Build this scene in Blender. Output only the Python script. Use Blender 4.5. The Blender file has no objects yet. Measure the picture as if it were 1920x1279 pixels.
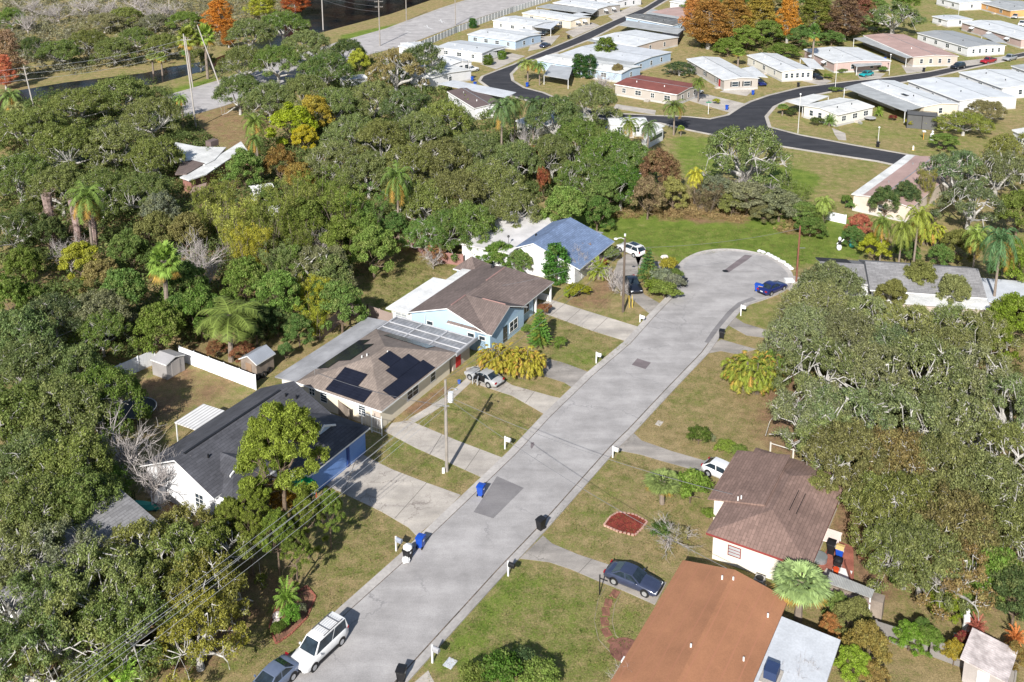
import bpy, math, random
import numpy as np
from mathutils import Vector, Matrix, noise as mnoise
random.seed(7)
D = bpy.data; SC = bpy.context.scene; COL = SC.collection
PI = math.pi
# ------------------------------------------------------------------ camera, sky, sun, exposure
CAM_H = 60.0; F_PX = 1890.13; CY = 155.42; PITCH = math.radians(13.547)
cd = D.cameras.new('camera'); cam = D.objects.new('camera', cd); COL.objects.link(cam); SC.camera = cam
cam.location = (0, 0, CAM_H); cam.rotation_euler = (PI/2 - PITCH, 0, 0)
cd.sensor_width = 36; cd.lens = F_PX/1920*36; cd.shift_y = (CY-639.5)/1920
cd.clip_start = 1; cd.clip_end = 6000
SUN_EL = math.radians(34); SUN_AZ = math.radians(16.4)          # the light travels towards azimuth 16.4
W = D.worlds.new('World'); SC.world = W; W.use_nodes = True
_nt = W.node_tree; _sky = _nt.nodes.new('ShaderNodeTexSky'); _sky.sky_type = 'NISHITA'; _sky.sun_disc = False
_sky.sun_elevation = SUN_EL; _sky.sun_rotation = SUN_AZ + PI
_bg = _nt.nodes['Background']; _nt.links.new(_sky.outputs[0], _bg.inputs[0]); _bg.inputs[1].default_value = 0.08
sl = D.lights.new('sun', 'SUN'); sl.energy = 5.0; sl.angle = math.radians(0.55); sl.color = (1.0, .965, .91)
sun = D.objects.new('sun', sl); COL.objects.link(sun)
_d = Vector((math.sin(SUN_AZ)*math.cos(SUN_EL), math.cos(SUN_AZ)*math.cos(SUN_EL), -math.sin(SUN_EL)))
sun.rotation_euler = _d.to_track_quat('-Z', 'Y').to_euler(); sun.location = (-60, -100, 120)
SC.view_settings.view_transform = 'Standard'; SC.view_settings.look = 'None'
SC.view_settings.exposure = 0.67; SC.view_settings.gamma = 1
SC.cycles.max_bounces = 5; SC.cycles.diffuse_bounces = 2; SC.cycles.transparent_max_bounces = 6
# ------------------------------------------------------------------ surveying: a point of the photo to a point of the place
_c, _s = math.cos(PITCH), math.sin(PITCH)
def G(px, py, z=0.0):
    u = (px-960)/F_PX; v = (py-CY)/F_PX
    r = Vector((u, _c - v*_s, -_s - v*_c)); t = (z-CAM_H)/r.z
    return Vector((r.x*t, r.y*t, z))
def HT(foot, ytop):                                             # height of an upright thing from its foot and the photo row of its top
    g = G(*foot); lo, hi = 0.0, 40.0
    for _ in range(40):
        m = (lo+hi)/2; fw = g.y*_c+(CAM_H-m)*_s; dn = -g.y*_s+(CAM_H-m)*_c
        if CY+F_PX*dn/fw > ytop: lo = m
        else: hi = m
    return lo
def mpp(p):                                                      # metres per photo pixel at a point
    return (p[1]*_c + (CAM_H-p[2])*_s)/F_PX
AZ = math.radians(30.055)
ROT = PI/2 - AZ                                                 # street frame: local x runs up the street, local y to its left
Rv = Vector((math.sin(AZ), math.cos(AZ), 0)); Qv = Vector((-math.cos(AZ), math.sin(AZ), 0))
def RQ(r, q, z=0.0): return Rv*r + Qv*q + Vector((0, 0, z))
def toRQ(p): return p.dot(Rv), p.dot(Qv)
# ------------------------------------------------------------------ objects
def tag(o, label=None, cat=None, group=None, kind=None):
    if label: o['label'] = label
    if cat: o['category'] = cat
    if group: o['group'] = group
    if kind: o['kind'] = kind
    return o
def root(name, label, cat, loc=(0, 0, 0), rz=0.0, group=None):
    o = D.objects.new(name, None); COL.objects.link(o); o.location = loc; o.rotation_euler = (0, 0, rz)
    o.empty_display_size = .2
    return tag(o, label, cat, group)
class MB:
    def __init__(s): s.v = []; s.f = []; s.m = []
    def add(s, vs, fs, m=0):
        b = len(s.v); s.v += [tuple(v) for v in vs]
        for f in fs: s.f.append([i+b for i in f]); s.m.append(m)
        return s
    def box(s, x0, x1, y0, y1, z0, z1, m=0):
        vs = [(x, y, z) for z in (z0, z1) for y in (y0, y1) for x in (x0, x1)]
        return s.add(vs, [(0, 2, 3, 1), (4, 5, 7, 6), (0, 1, 5, 4), (2, 6, 7, 3), (0, 4, 6, 2), (1, 3, 7, 5)], m)
    def obox(s, c, dx, dy, dz, m=0):                             # box from a centre and three half vectors
        c, dx, dy, dz = map(Vector, (c, dx, dy, dz)); vs = [c+i*dx+j*dy+k*dz for k in (-1, 1) for j in (-1, 1) for i in (-1, 1)]
        return s.add(vs, [(0, 2, 3, 1), (4, 5, 7, 6), (0, 1, 5, 4), (2, 6, 7, 3), (0, 4, 6, 2), (1, 3, 7, 5)], m)
    def slab(s, pts, th, m=0):                                   # polygon with its top at pts, th thick downwards
        n = len(pts); vs = [tuple(p) for p in pts]+[(p[0], p[1], p[2]-th) for p in pts]
        fs = [list(range(n)), list(range(2*n-1, n-1, -1))]+[(i, i+n, (i+1) % n+n, (i+1) % n) for i in range(n)]
        return s.add(vs, fs, m)
    def tube(s, pts, rs, n=6, m=0, cap=True):
        pts = [Vector(p) for p in pts]
        if not isinstance(rs, (list, tuple)): rs = [rs]*len(pts)
        vs = []; fs = []
        for i, p in enumerate(pts):
            d = (pts[min(i+1, len(pts)-1)]-pts[max(i-1, 0)]).normalized()
            a = d.cross(Vector((0, 0, 1)) if abs(d.z) < .9 else Vector((1, 0, 0))).normalized(); b = d.cross(a)
            for k in range(n):
                t = 2*PI*k/n; vs.append(p + (a*math.cos(t)+b*math.sin(t))*rs[i])
        for i in range(len(pts)-1):
            for k in range(n):
                k2 = (k+1) % n; fs.append((i*n+k, i*n+k2, (i+1)*n+k2, (i+1)*n+k))
        if cap: fs.append(list(range(n-1, -1, -1))); fs.append([(len(pts)-1)*n+k for k in range(n)])
        return s.add(vs, fs, m)
    def cyl(s, x, y, z0, z1, r0, r1=None, n=12, m=0):
        return s.tube([(x, y, z0), (x, y, z1)], [r0, r0 if r1 is None else r1], n, m)
    def ball(s, c, r, n=8, m=0, sz=1.0, jit=0.0):
        vs = [(c[0], c[1], c[2]-r*sz)]; fs = []; k = n//2
        for i in range(1, k):
            th = PI*i/k
            for j in range(n):
                a = 2*PI*j/n; q = r*(1+random.uniform(-jit, jit))
                vs.append((c[0]+q*math.sin(th)*math.cos(a), c[1]+q*math.sin(th)*math.sin(a), c[2]-q*sz*math.cos(th)))
        vs.append((c[0], c[1], c[2]+r*sz)); e = len(vs)-1
        for j in range(n):
            fs.append((0, 1+(j+1) % n, 1+j)); fs.append((e, e-n+j, e-n+(j+1) % n))
            for i in range(k-2): a = 1+i*n; fs.append((a+j, a+(j+1) % n, a+n+(j+1) % n, a+n+j))
        return s.add(vs, fs, m)
    def build(s, name, mats, parent=None, loc=(0, 0, 0), rz=0.0, smooth=False):
        me = D.meshes.new(name); me.from_pydata(s.v, [], s.f)
        if not isinstance(mats, (list, tuple)): mats = [mats]
        for m in mats: me.materials.append(m)
        if len(mats) > 1: me.polygons.foreach_set('material_index', s.m)
        if smooth: me.polygons.foreach_set('use_smooth', [True]*len(s.f))
        me.update()
        o = D.objects.new(name, me); COL.objects.link(o); o.location = loc; o.rotation_euler = (0, 0, rz); o.parent = parent
        return o
def dup_tree(r, loc, rz, sc, label=None, cat=None, group=None, color=None):
    def cp(o, par):
        c = o.copy(); COL.objects.link(c); c.parent = par
        if color is not None and 'crown' in o.name or color is not None and o.get('tinted'): c.color = color
        for ch in KIDS.get(o.name, []): cp(ch, c)
        return c
    c = cp(r, None); c.location = loc; c.rotation_euler = (0, 0, rz); c.scale = sc if hasattr(sc, '__len__') else (sc,)*3
    if label: c['label'] = label
    if cat: c['category'] = cat
    if group: c['group'] = group
    elif 'group' in c: del c['group']
    return c
KIDS = {}
# ------------------------------------------------------------------ materials
def node(nt, t, **k):
    n = nt.nodes.new('ShaderNode'+t)
    for a, b in k.items():
        if a.startswith('i_'):
            n.inputs[a[2:].replace('_', ' ')].default_value = b
        else: setattr(n, a, b)
    return n
def mix(nt, a, b, f, mode='MIX'):
    n = nt.nodes.new('ShaderNodeMix'); n.data_type = 'RGBA'; n.blend_type = mode
    for i, x in ((0, f), (6, a), (7, b)):
        if hasattr(x, 'links'): nt.links.new(x, n.inputs[i])
        elif i == 0: n.inputs[0].default_value = x
        else: n.inputs[i].default_value = (*x[:3], 1)
    return n.outputs[2]
def ramp(nt, src, lo, hi):
    n = node(nt, 'MapRange', clamp=True); nt.links.new(src, n.inputs[0]); n.inputs[1].default_value = lo; n.inputs[2].default_value = hi
    return n.outputs[0]
def noise(nt, vec, scale, detail=3, rough=.6):
    n = node(nt, 'TexNoise'); n.inputs['Scale'].default_value = scale; n.inputs['Detail'].default_value = detail
    n.inputs['Roughness'].default_value = rough; nt.links.new(vec, n.inputs['Vector']); return n.outputs[0]
def newmat(name, rough=.8, spec=.3, metal=0.0):
    m = D.materials.new(name); m.use_nodes = True; nt = m.node_tree; b = nt.nodes['Principled BSDF']
    b.inputs['Roughness'].default_value = rough; b.inputs['Specular IOR Level'].default_value = spec; b.inputs['Metallic'].default_value = metal
    tc = nt.nodes.new('ShaderNodeTexCoord'); return m, nt, b, tc
def bump(nt, b, h, st, dist=.05):
    n = node(nt, 'Bump'); n.inputs['Strength'].default_value = st; n.inputs['Distance'].default_value = dist
    nt.links.new(h, n.inputs['Height']); nt.links.new(n.outputs[0], b.inputs['Normal'])
MC = {}
def M(name, col, rough=.75, spec=.3, metal=0.0, var=.12, sc=1.2, pat=None, pcol=None, psc=1.0, fine=.1, fsc=25):
    """a surface of one colour with broad wear, fine speckle and an optional pattern (shingle, ribs, planks, seams, blocks)"""
    if name in MC: return MC[name]
    m, nt, b, tc = newmat(name, rough, spec, metal); oc = tc.outputs['Object']; col = tuple(col)
    dark = tuple(c*(1-var*1.6) for c in col); lite = tuple(min(1, c*(1+var)) for c in col)
    c = mix(nt, dark, lite, ramp(nt, noise(nt, oc, sc*.25, 5), .3, .7))
    if fine: c = mix(nt, c, mix(nt, (1-fine*2,)*3, (1,)*3, ramp(nt, noise(nt, oc, fsc, 2), .35, .65)), 1.0, 'MULTIPLY')
    if pat:
        pc = pcol or tuple(x*.55 for x in col)
        if pat == 'shingle':
            br = node(nt, 'TexBrick'); br.offset = .5; br.inputs['Scale'].default_value = 1; br.inputs['Brick Width'].default_value = .9*psc
            br.inputs['Row Height'].default_value = .28*psc; br.inputs['Mortar Size'].default_value = .035; br.inputs['Mortar Smooth'].default_value = .6
            br.inputs['Color1'].default_value = (1, 1, 1, 1); br.inputs['Color2'].default_value = (.72, .72, .72, 1); br.inputs['Mortar'].default_value = (.5, .5, .5, 1)
            nt.links.new(oc, br.inputs['Vector']); c = mix(nt, c, br.outputs['Color'], .8, 'MULTIPLY')
            vo = node(nt, 'TexVoronoi'); vo.inputs['Scale'].default_value = 2.6; nt.links.new(oc, vo.inputs['Vector'])
            c = mix(nt, c, mix(nt, (.82,)*3, (1.1,)*3, vo.outputs['Color']), .7, 'MULTIPLY')
        else:
            ax = {'ribs': 'X', 'ribsy': 'Y', 'seams': 'Y', 'planks': 'X', 'planksz': 'Z', 'blocks': 'Z'}[pat]
            wv = node(nt, 'TexWave', wave_type='BANDS', bands_direction=ax, wave_profile='SIN' if pat.startswith('ribs') else 'SAW')
            wv.inputs['Scale'].default_value = psc; wv.inputs['Distortion'].default_value = .0; nt.links.new(oc, wv.inputs['Vector'])
            f = ramp(nt, wv.outputs['Fac'], .0, .5) if pat.startswith('ribs') else ramp(nt, wv.outputs['Fac'], .0, .12)
            c = mix(nt, pc, c, f)
            if pat.startswith('ribs'): bump(nt, b, wv.outputs['Fac'], .4, .04)
    nt.links.new(c, b.inputs['Base Color']); MC[name] = m; return m
def glass(name='window glass', col=(.02, .028, .035), rough=.08):
    if name in MC: return MC[name]
    m, nt, b, tc = newmat(name, rough, .6); c = mix(nt, col, tuple(x*2.2 for x in col), ramp(nt, noise(nt, tc.outputs['Object'], 1.5), .35, .65))
    nt.links.new(c, b.inputs['Base Color']); MC[name] = m; return m
def paint(name, col):
    if name in MC: return MC[name]
    m, nt, b, tc = newmat(name, .28, .5); b.inputs['Coat Weight'].default_value = .6; b.inputs['Coat Roughness'].default_value = .08
    c = mix(nt, tuple(x*.85 for x in col), col, ramp(nt, noise(nt, tc.outputs['Object'], 2), .3, .7)); nt.links.new(c, b.inputs['Base Color']); MC[name] = m; return m
def leafmat(name, hue2, transl=.35):
    """leaf colour = the tree's own object colour, varied leaf by leaf and clump by clump towards hue2"""
    m, nt, b, tc = newmat(name, .6, .2)
    oi = node(nt, 'ObjectInfo'); at = node(nt, 'Attribute', attribute_name='tone'); a2 = node(nt, 'Attribute', attribute_name='clump')
    c = mix(nt, oi.outputs['Color'], hue2, ramp(nt, a2.outputs['Fac'], .55, 1.3))
    c = mix(nt, c, mix(nt, (.38,)*3, (1.6,)*3, at.outputs['Fac']), 1.0, 'MULTIPLY')
    nt.links.new(c, b.inputs['Base Color'])
    tr = node(nt, 'BsdfTranslucent'); nt.links.new(mix(nt, c, (1.0, 1.0, .5), 1.0, 'MULTIPLY'), tr.inputs['Color'])
    ms = node(nt, 'MixShader'); ms.inputs[0].default_value = transl
    nt.links.new(b.outputs[0], ms.inputs[1]); nt.links.new(tr.outputs[0], ms.inputs[2])
    nt.links.new(ms.outputs[0], nt.nodes['Material Output'].inputs['Surface']); return m
LEAF = leafmat('leaves', (.23, .235, .085), .42); NEEDLE = leafmat('needles', (.28, .34, .05)); RUST = leafmat('rust needles', (.28, .19, .06))
FROND = leafmat('fronds', (.36, .22, .05), .25)
BARK = M('pale bark', (.47, .45, .42), .9, var=.25, sc=4, fsc=8, fine=.2)
BARKD = M('brown bark', (.19, .14, .10), .9, var=.25, sc=4, fsc=8, fine=.2)
TWIG = M('grey twigs', (.42, .38, .36), .9, var=.2, sc=2)
PTRUNK = M('palm trunk', (.26, .21, .17), .9, var=.2, sc=4, pat='planksz', psc=.9)
THATCH = M('dead fronds', (.34, .19, .09), .9, var=.25, sc=4)
GLASS = glass(); WHITE = M('white paint', (.72, .72, .71), .5, var=.05, fine=.03); BLACK = M('black plastic', (.018, .018, .02), .45, var=.2)
WOODF = M('weathered wood', (.27, .22, .18), .9, var=.25, sc=3, pat='planks', psc=3.2)
CONC = M('concrete', (.47, .43, .38), .9, var=.16, sc=1.0, fine=.12, fsc=6)
STEEL = M('galvanised steel', (.45, .46, .47), .4, .5, .6)
# ================================================================== GROUND, ROADS, WATER
def P2(pts, z=0.0): return [G(x, y, z) for x, y in pts]
xs = np.concatenate([[-4000, -1500, -600, -320], np.arange(-230, 300, .8), [380, 700, 1500, 4000]])
ys = np.concatenate([[-4000, -1200, -300, -40], np.arange(44, 470, .8), [520, 620, 900, 2000, 5000]])
GX, GY = np.meshgrid(xs, ys)
def pip(poly):
    q = [(p.x, p.y) for p in P2(poly)]; ins = np.zeros(GX.shape, bool); j = len(q)-1
    mx = [min(p[k] for p in q) for k in (0, 1)]; Mx = [max(p[k] for p in q) for k in (0, 1)]
    i0, i1 = np.searchsorted(xs, mx[0]), np.searchsorted(xs, Mx[0])+1; j0, j1 = np.searchsorted(ys, mx[1]), np.searchsorted(ys, Mx[1])+1
    X, Y = GX[j0:j1, i0:i1], GY[j0:j1, i0:i1]; s = np.zeros(X.shape, bool)
    for i in range(len(q)):
        xi, yi = q[i]; xj, yj = q[j]
        if yi != yj: s ^= ((yi > Y) != (yj > Y)) & (X < (xj-xi)*(Y-yi)/(yj-yi)+xi)
        j = i
    ins[j0:j1, i0:i1] = s; return ins
def blur(a, n):
    for _ in range(n):
        a = (a + np.roll(a, 1, 0)+np.roll(a, -1, 0)+np.roll(a, 1, 1)+np.roll(a, -1, 1))/5
    return a
dry = np.full(GX.shape, .62); dirt = np.zeros(GX.shape); litter = np.zeros(GX.shape)
DRY = [  # (polygon in photo points, dryness 0 green .. 1 straw)
 ([(1000, 400), (1590, 400), (1620, 480), (1480, 500), (1270, 495), (1150, 450)], -.25),
 ([(1380, 250), (1640, 310), (1560, 410), (1440, 400), (1380, 330)], .45), ([(1460, 310), (1540, 330), (1500, 380), (1430, 340)], -.35),
 ([(1260, 255), (1370, 262), (1340, 340), (1280, 330)], -.1), ([(1450, 225), (1640, 262), (1800, 310), (1860, 260), (1700, 215)], .45),
 ([(1020, 590), (1190, 640), (1110, 700), (1030, 680)], .55), ([(1050, 650), (1160, 660), (1110, 695), (1060, 690)], .25),
 ([(1035, 565), (1240, 600), (1200, 615), (1100, 590)], .35), ([(780, 800), (850, 720), (1030, 775), (945, 858)], .5),
 ([(690, 860), (730, 810), (900, 890), (860, 928)], .42), ([(560, 1080), (740, 970), (760, 1040), (640, 1150), (520, 1250), (380, 1279), (430, 1180)], .52),
 ([(1190, 815), (1320, 662), (1440, 650), (1480, 800), (1400, 860), (1300, 860)], .82), ([(1240, 760), (1300, 680), (1340, 720), (1290, 800)], .55),
 ([(1025, 990), (1150, 850), (1330, 900), (1340, 1000), (1290, 1050), (1240, 1090)], .68), ([(1060, 960), (1150, 900), (1200, 950), (1120, 1000)], .5),
 ([(810, 1240), (950, 1070), (1120, 1085), (1230, 1140), (1150, 1279), (790, 1279)], .3), ([(820, 1240), (950, 1080), (990, 1090), (880, 1250)], -.1),
 ([(1120, 1100), (1230, 1130), (1180, 1210), (1110, 1180)], .5), ([(1380, 590), (1450, 570), (1480, 620), (1420, 625)], .35),
 ([(1650, 1120), (1900, 1160), (1900, 1279), (1600, 1279)], .8), ([(1700, 1130), (1800, 1150), (1790, 1200), (1690, 1180)], .55),
 ([(650, 560), (760, 470), (860, 500), (740, 600)], .45), ([(640, 84), (830, 20), (940, -10), (930, -25), (800, 0), (630, 62)], .75),
 ([(645, 80), (740, 50), (748, 44), (640, 66)], -.4), ([(300, 150), (400, 128), (400, 150), (310, 178)], .5), ([(305, 172), (400, 146), (402, 152), (310, 180)], -.5),
 ([(980, 110), (1080, 60), (1240, 0), (1400, 0), (1400, 160), (1180, 120)], .6), ([(1195, 130), (1240, 80), (1300, 90), (1300, 150)], .7),
 ([(1300, 200), (1360, 195), (1350, 217), (1290, 214)], .6), ([(1650, 0), (1920, 0), (1920, 140), (1500, 150)], .45)]
for p, v in DRY:
    m = pip(p); dry[m] = v
DIRT = [([(270, 830), (340, 780), (520, 690), (480, 720), (350, 680), (290, 700), (210, 740)], .55), ([(330, 900), (400, 940), (370, 1000), (300, 990)], .8),
 ([(1420, 740), (1490, 700), (1520, 860), (1440, 850)], .75), ([(1360, 740), (1420, 740), (1440, 860), (1400, 800)], .35),
 ([(1060, 560), (1160, 500), (1150, 570), (1080, 590)], .6), ([(390, 190), (450, 200), (480, 260), (420, 280), (380, 240)], .5), ([(1560, 920), (1620, 960), (1660, 1120), (1640, 1160), (1560, 1000)], .8),
 ([(740, 770), (830, 720), (850, 735), (770, 785)], .7), ([(490, 1160), (560, 1140), (590, 1170), (520, 1200)], .45),
 ([(0, 150), (660, 200), (1000, 420), (900, 450), (640, 560), (480, 660), (240, 680), (0, 800)], .4), ([(1480, 700), (1920, 640), (1920, 1150), (1620, 1120), (1540, 880)], .5),
 ([(0, 900), (300, 1000), (500, 1060), (560, 1100), (380, 1279), (0, 1279)], .6), ([(1230, 390), (1420, 400), (1400, 425), (1230, 412)], .6), ([(1450, 428), (1540, 432), (1530, 442), (1460, 440)], .6),
 ([(1060, 40), (1110, 55), (1040, 75), (1000, 70)], .35)]
for p, v in DIRT:
    m = pip(p); dirt[m] = np.maximum(dirt[m], v)
dry = blur(dry, 3); dirt = blur(dirt, 2)
gm = D.meshes.new('ground'); ny, nx = GX.shape
GZ = np.zeros(GX.shape)
gm.vertices.add(nx*ny); gm.vertices.foreach_set('co', np.stack([GX, GY, GZ], -1).ravel().astype('f4'))
ii = np.arange(nx*ny).reshape(ny, nx); quad = np.stack([ii[:-1, :-1], ii[:-1, 1:], ii[1:, 1:], ii[1:, :-1]], -1).reshape(-1, 4)
gm.loops.add(quad.size); gm.loops.foreach_set('vertex_index', quad.ravel().astype('i4'))
gm.polygons.add(len(quad)); gm.polygons.foreach_set('loop_start', (np.arange(len(quad))*4).astype('i4')); gm.update(calc_edges=True)
for nm, a in (('dry', dry), ('dirt', dirt)):
    at = gm.attributes.new(nm, 'FLOAT', 'POINT'); at.data.foreach_set('value', a.ravel().astype('f4'))
ground = D.objects.new('ground', gm); COL.objects.link(ground); tag(ground, 'lawns and bare earth of the neighbourhood', kind='structure')
m, nt, b, tc = newmat('lawn', .95, .1); oc = tc.outputs['Object']
ad = node(nt, 'Attribute', attribute_name='dry').outputs['Fac']; ae = node(nt, 'Attribute', attribute_name='dirt').outputs['Fac']
def addm(a, bb, k):
    x = node(nt, 'Math', operation='MULTIPLY_ADD'); nt.links.new(bb, x.inputs[0]); x.inputs[1].default_value = k
    if hasattr(a, 'links'): nt.links.new(a, x.inputs[2])
    else: x.inputs[2].default_value = a
    return x.outputs[0]
f = addm(addm(addm(ad, noise(nt, oc, .16, 4), 1.3), noise(nt, oc, .8, 5, .75), 2.0), noise(nt, oc, 4, 3, .75), 1.6)
green = mix(nt, (.095, .15, .022), (.20, .255, .05), ramp(nt, noise(nt, oc, .5, 4), .3, .7))
straw = mix(nt, (.23, .18, .085), (.36, .275, .14), ramp(nt, noise(nt, oc, .8, 4), .3, .7))
c = mix(nt, green, straw, ramp(nt, f, 2.35, 3.25))
f2 = addm(addm(ae, noise(nt, oc, .35, 5, .65), 1.4), noise(nt, oc, 4, 3), .5)
earth = mix(nt, (.16, .105, .06), (.33, .20, .12), ramp(nt, noise(nt, oc, 1.5, 5), .3, .7))
c = mix(nt, c, earth, ramp(nt, f2, 1.2, 1.65))
sp = node(nt, 'TexVoronoi'); sp.inputs['Scale'].default_value = 9; nt.links.new(oc, sp.inputs['Vector'])
c = mix(nt, c, mix(nt, (.5,)*3, (1.42,)*3, ramp(nt, noise(nt, oc, 7, 5, .85), .33, .67)), 1.0, 'MULTIPLY')
nt.links.new(c, b.inputs['Base Color']); bump(nt, b, noise(nt, oc, 12, 4, .8), .9, .12)
gm.materials.append(m)
# ---- helpers for sheets laid on the ground
def sheet(name, pts, z, mat, label=None, th=0.0, kind='structure'):
    mb = MB(); p = P2(pts, z)
    if th: mb.slab(p, th)
    else:
        mb.add(p, [list(range(len(p)))])
        a = sum(p[i].x*p[(i+1) % len(p)].y-p[(i+1) % len(p)].x*p[i].y for i in range(len(p)))
        if a < 0: mb.f[0].reverse()
    return tag(mb.build(name, mat), label, kind=kind)
def offset(pts, w, closed=False):
    out = []; n = len(pts)
    for i, p in enumerate(pts):
        a = pts[(i-1) % n] if closed or i else p; c2 = pts[(i+1) % n] if closed or i < n-1 else p
        d1 = (p-a).normalized() if (p-a).length > 1e-6 else (c2-p).normalized(); d2 = (c2-p).normalized() if (c2-p).length > 1e-6 else d1
        n1 = Vector((-d1.y, d1.x, 0)); n2 = Vector((-d2.y, d2.x, 0)); nn = (n1+n2)
        nn = nn.normalized() if nn.length > .2 else n1
        out.append(p + nn*w/max(.5, nn.dot(n1)))
    return out
def strip(name, pts, w0, w1, z0, z1, mat, label=None, closed=False, kind='structure', world=False):
    """a band from offset w0 (height z0) to offset w1 (height z1) beside a line, with a real outer face down to the ground"""
    p = [Vector((q.x, q.y, 0)) for q in (pts if world else P2(pts))]; a = offset(p, w0, closed); b2 = offset(p, w1, closed); mb = MB(); n = len(p)
    vs = [(q.x, q.y, z0) for q in a]+[(q.x, q.y, z1) for q in b2]+[(q.x, q.y, -.02) for q in a]+[(q.x, q.y, -.02) for q in b2]
    fs = []
    for i in range(n if closed else n-1):
        j = (i+1) % n; fs += [(i, j, n+j, n+i), (n+i, n+j, 3*n+j, 3*n+i), (j, i, 2*n+i, 2*n+j)]
    mb.add(vs, fs); return tag(mb.build(name, mat), label, kind=kind)
def densify(pts, k=4):                                           # Catmull-Rom through photo points
    out = []; n = len(pts)
    for i in range(n-1):
        p0, p1, p2, p3 = [np.array(pts[max(0, min(n-1, j))], float) for j in (i-1, i, i+1, i+2)]
        for t in np.arange(0, 1, 1/k):
            out.append(tuple(.5*((2*p1)+(-p0+p2)*t+(2*p0-5*p1+4*p2-p3)*t*t+(-p0+3*p1-3*p2+p3)*t**3)))
    out.append(tuple(pts[-1])); return out
def asphalt(name, lo, hi, crack=(.24, .23, .23), cs=.13, cw=.008, spk=.12):
    m, nt, b, tc = newmat(name, .92, .2); oc = tc.outputs['Object']
    mp = node(nt, 'Mapping'); mp.inputs['Rotation'].default_value = (0, 0, -ROT); mp.inputs['Scale'].default_value = (.18, 1, 1); nt.links.new(oc, mp.inputs['Vector'])
    lanes = noise(nt, mp.outputs[0], .55, 5, .6)
    c = mix(nt, lo, hi, ramp(nt, lanes, .32, .68))
    c = mix(nt, c, (.17, .16, .155), ramp(nt, noise(nt, oc, .9, 6, .8), .64, .8)) if spk < .15 else c
    c = mix(nt, c, mix(nt, (.80,)*3, (1.07,)*3, ramp(nt, noise(nt, oc, .35, 5, .65), .35, .65)), 1, 'MULTIPLY')
    c = mix(nt, c, mix(nt, (1-spk*1.5,)*3, (1+spk,)*3, ramp(nt, noise(nt, oc, 9, 4, .8), .3, .7)), 1, 'MULTIPLY')
    v = node(nt, 'TexVoronoi', feature='DISTANCE_TO_EDGE'); v.inputs['Scale'].default_value = cs
    wp = node(nt, 'TexNoise'); wp.inputs['Scale'].default_value = .5; wp.inputs['Detail'].default_value = 6; wp.inputs['Roughness'].default_value = .75; nt.links.new(oc, wp.inputs['Vector'])
    av = node(nt, 'VectorMath', operation='MULTIPLY_ADD'); nt.links.new(wp.outputs['Color'], av.inputs[0]); av.inputs[1].default_value = (3, 3, 0); nt.links.new(oc, av.inputs[2])
    nt.links.new(av.outputs[0], v.inputs['Vector'])
    gate = ramp(nt, noise(nt, oc, .12, 3), .45, .6)
    cr = node(nt, 'Math', operation='LESS_THAN'); nt.links.new(v.outputs[0], cr.inputs[0]); cr.inputs[1].default_value = cw
    mm = node(nt, 'Math', operation='MULTIPLY'); nt.links.new(cr.outputs[0], mm.inputs[0]); nt.links.new(gate, mm.inputs[1])
    c = mix(nt, c, crack, mm.outputs[0])
    nt.links.new(c, b.inputs['Base Color']); bump(nt, b, noise(nt, oc, 12, 4, .8), .5, .03); return m
A_OLD = asphalt('worn light asphalt', (.30, .286, .28), (.40, .383, .376)); A_PATCH = asphalt('grey asphalt patch', (.17, .16, .165), (.23, .22, .22), cw=0)
A_BROWN = asphalt('brown asphalt patch', (.15, .125, .13), (.20, .17, .175), cw=0); A_NEW = asphalt('fresh black asphalt', (.032, .033, .040), (.058, .058, .064), crack=(.02, .02, .02), cw=0, spk=.2)
A_MAIN = asphalt('main road asphalt', (.36, .34, .335), (.45, .43, .42), cw=.006)
GUT = M('gutter concrete', (.40, .375, .355), .9, var=.14, sc=1.0, fine=.08, fsc=3); DRIVE = asphalt('driveway concrete', (.35, .32, .29), (.50, .455, .40), crack=(.22, .19, .17), cs=.3, cw=.01)
DRIVE2 = asphalt('stained driveway concrete', (.20, .185, .17), (.40, .365, .33), crack=(.15, .14, .12), cs=.35, cw=.01)
EDGE = M('leaf litter in the gutter', (.17, .13, .10), .95, var=.4, sc=4, fine=.3, fsc=6)
# ---- our street
L_low = [(470, 1310), (537, 1250), (645, 1144), (757, 1044), (812, 991), (890, 917), (960, 850), (1025, 780), (1105, 703), (1177, 642), (1222, 592), (1262, 551)]
L_bulb = densify([(1262, 551), (1284, 522), (1279, 497), (1305, 479), (1335, 471.5), (1370, 470), (1405, 474), (1440, 483), (1466, 499), (1481, 518), (1470, 541), (1440, 556), (1402, 569)], 4)
R_low = [(1402, 569), (1382, 584), (1357, 613), (1322, 662), (1254, 733), (1185, 807), (1150, 841), (1045, 960), (1017, 991), (940, 1072), (825, 1199), (725, 1310)]
street = L_low + L_bulb[1:] + R_low[1:]
sheet('street', street, .012, A_OLD, 'worn pale asphalt residential street running up to its round turning end')
strip('kerb', L_low, -.35, .1, .02, .05, GUT, 'concrete gutter along the left side of the street'); strip('kerb', L_low, .1, .42, .05, .12, GUT, 'pale kerb lip along the left side of the street')
strip('kerb', L_bulb, -.2, .15, .02, .05, GUT, 'concrete gutter round the street end'); strip('kerb', L_bulb, .15, .45, .05, .13, GUT, 'pale kerb lip round the street end')
strip('kerb', R_low, -.35, .1, .02, .05, GUT, 'concrete gutter along the right side of the street'); strip('kerb', R_low, .1, .42, .05, .12, GUT, 'pale kerb lip along the right side of the street')
strip('road', R_low, -.36, -.46, .017, .017, EDGE, 'dark line of leaf litter in the right gutter'); strip('road', L_low, -.36, -.42, .017, .017, EDGE, 'thin dark seam by the left gutter')
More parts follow.
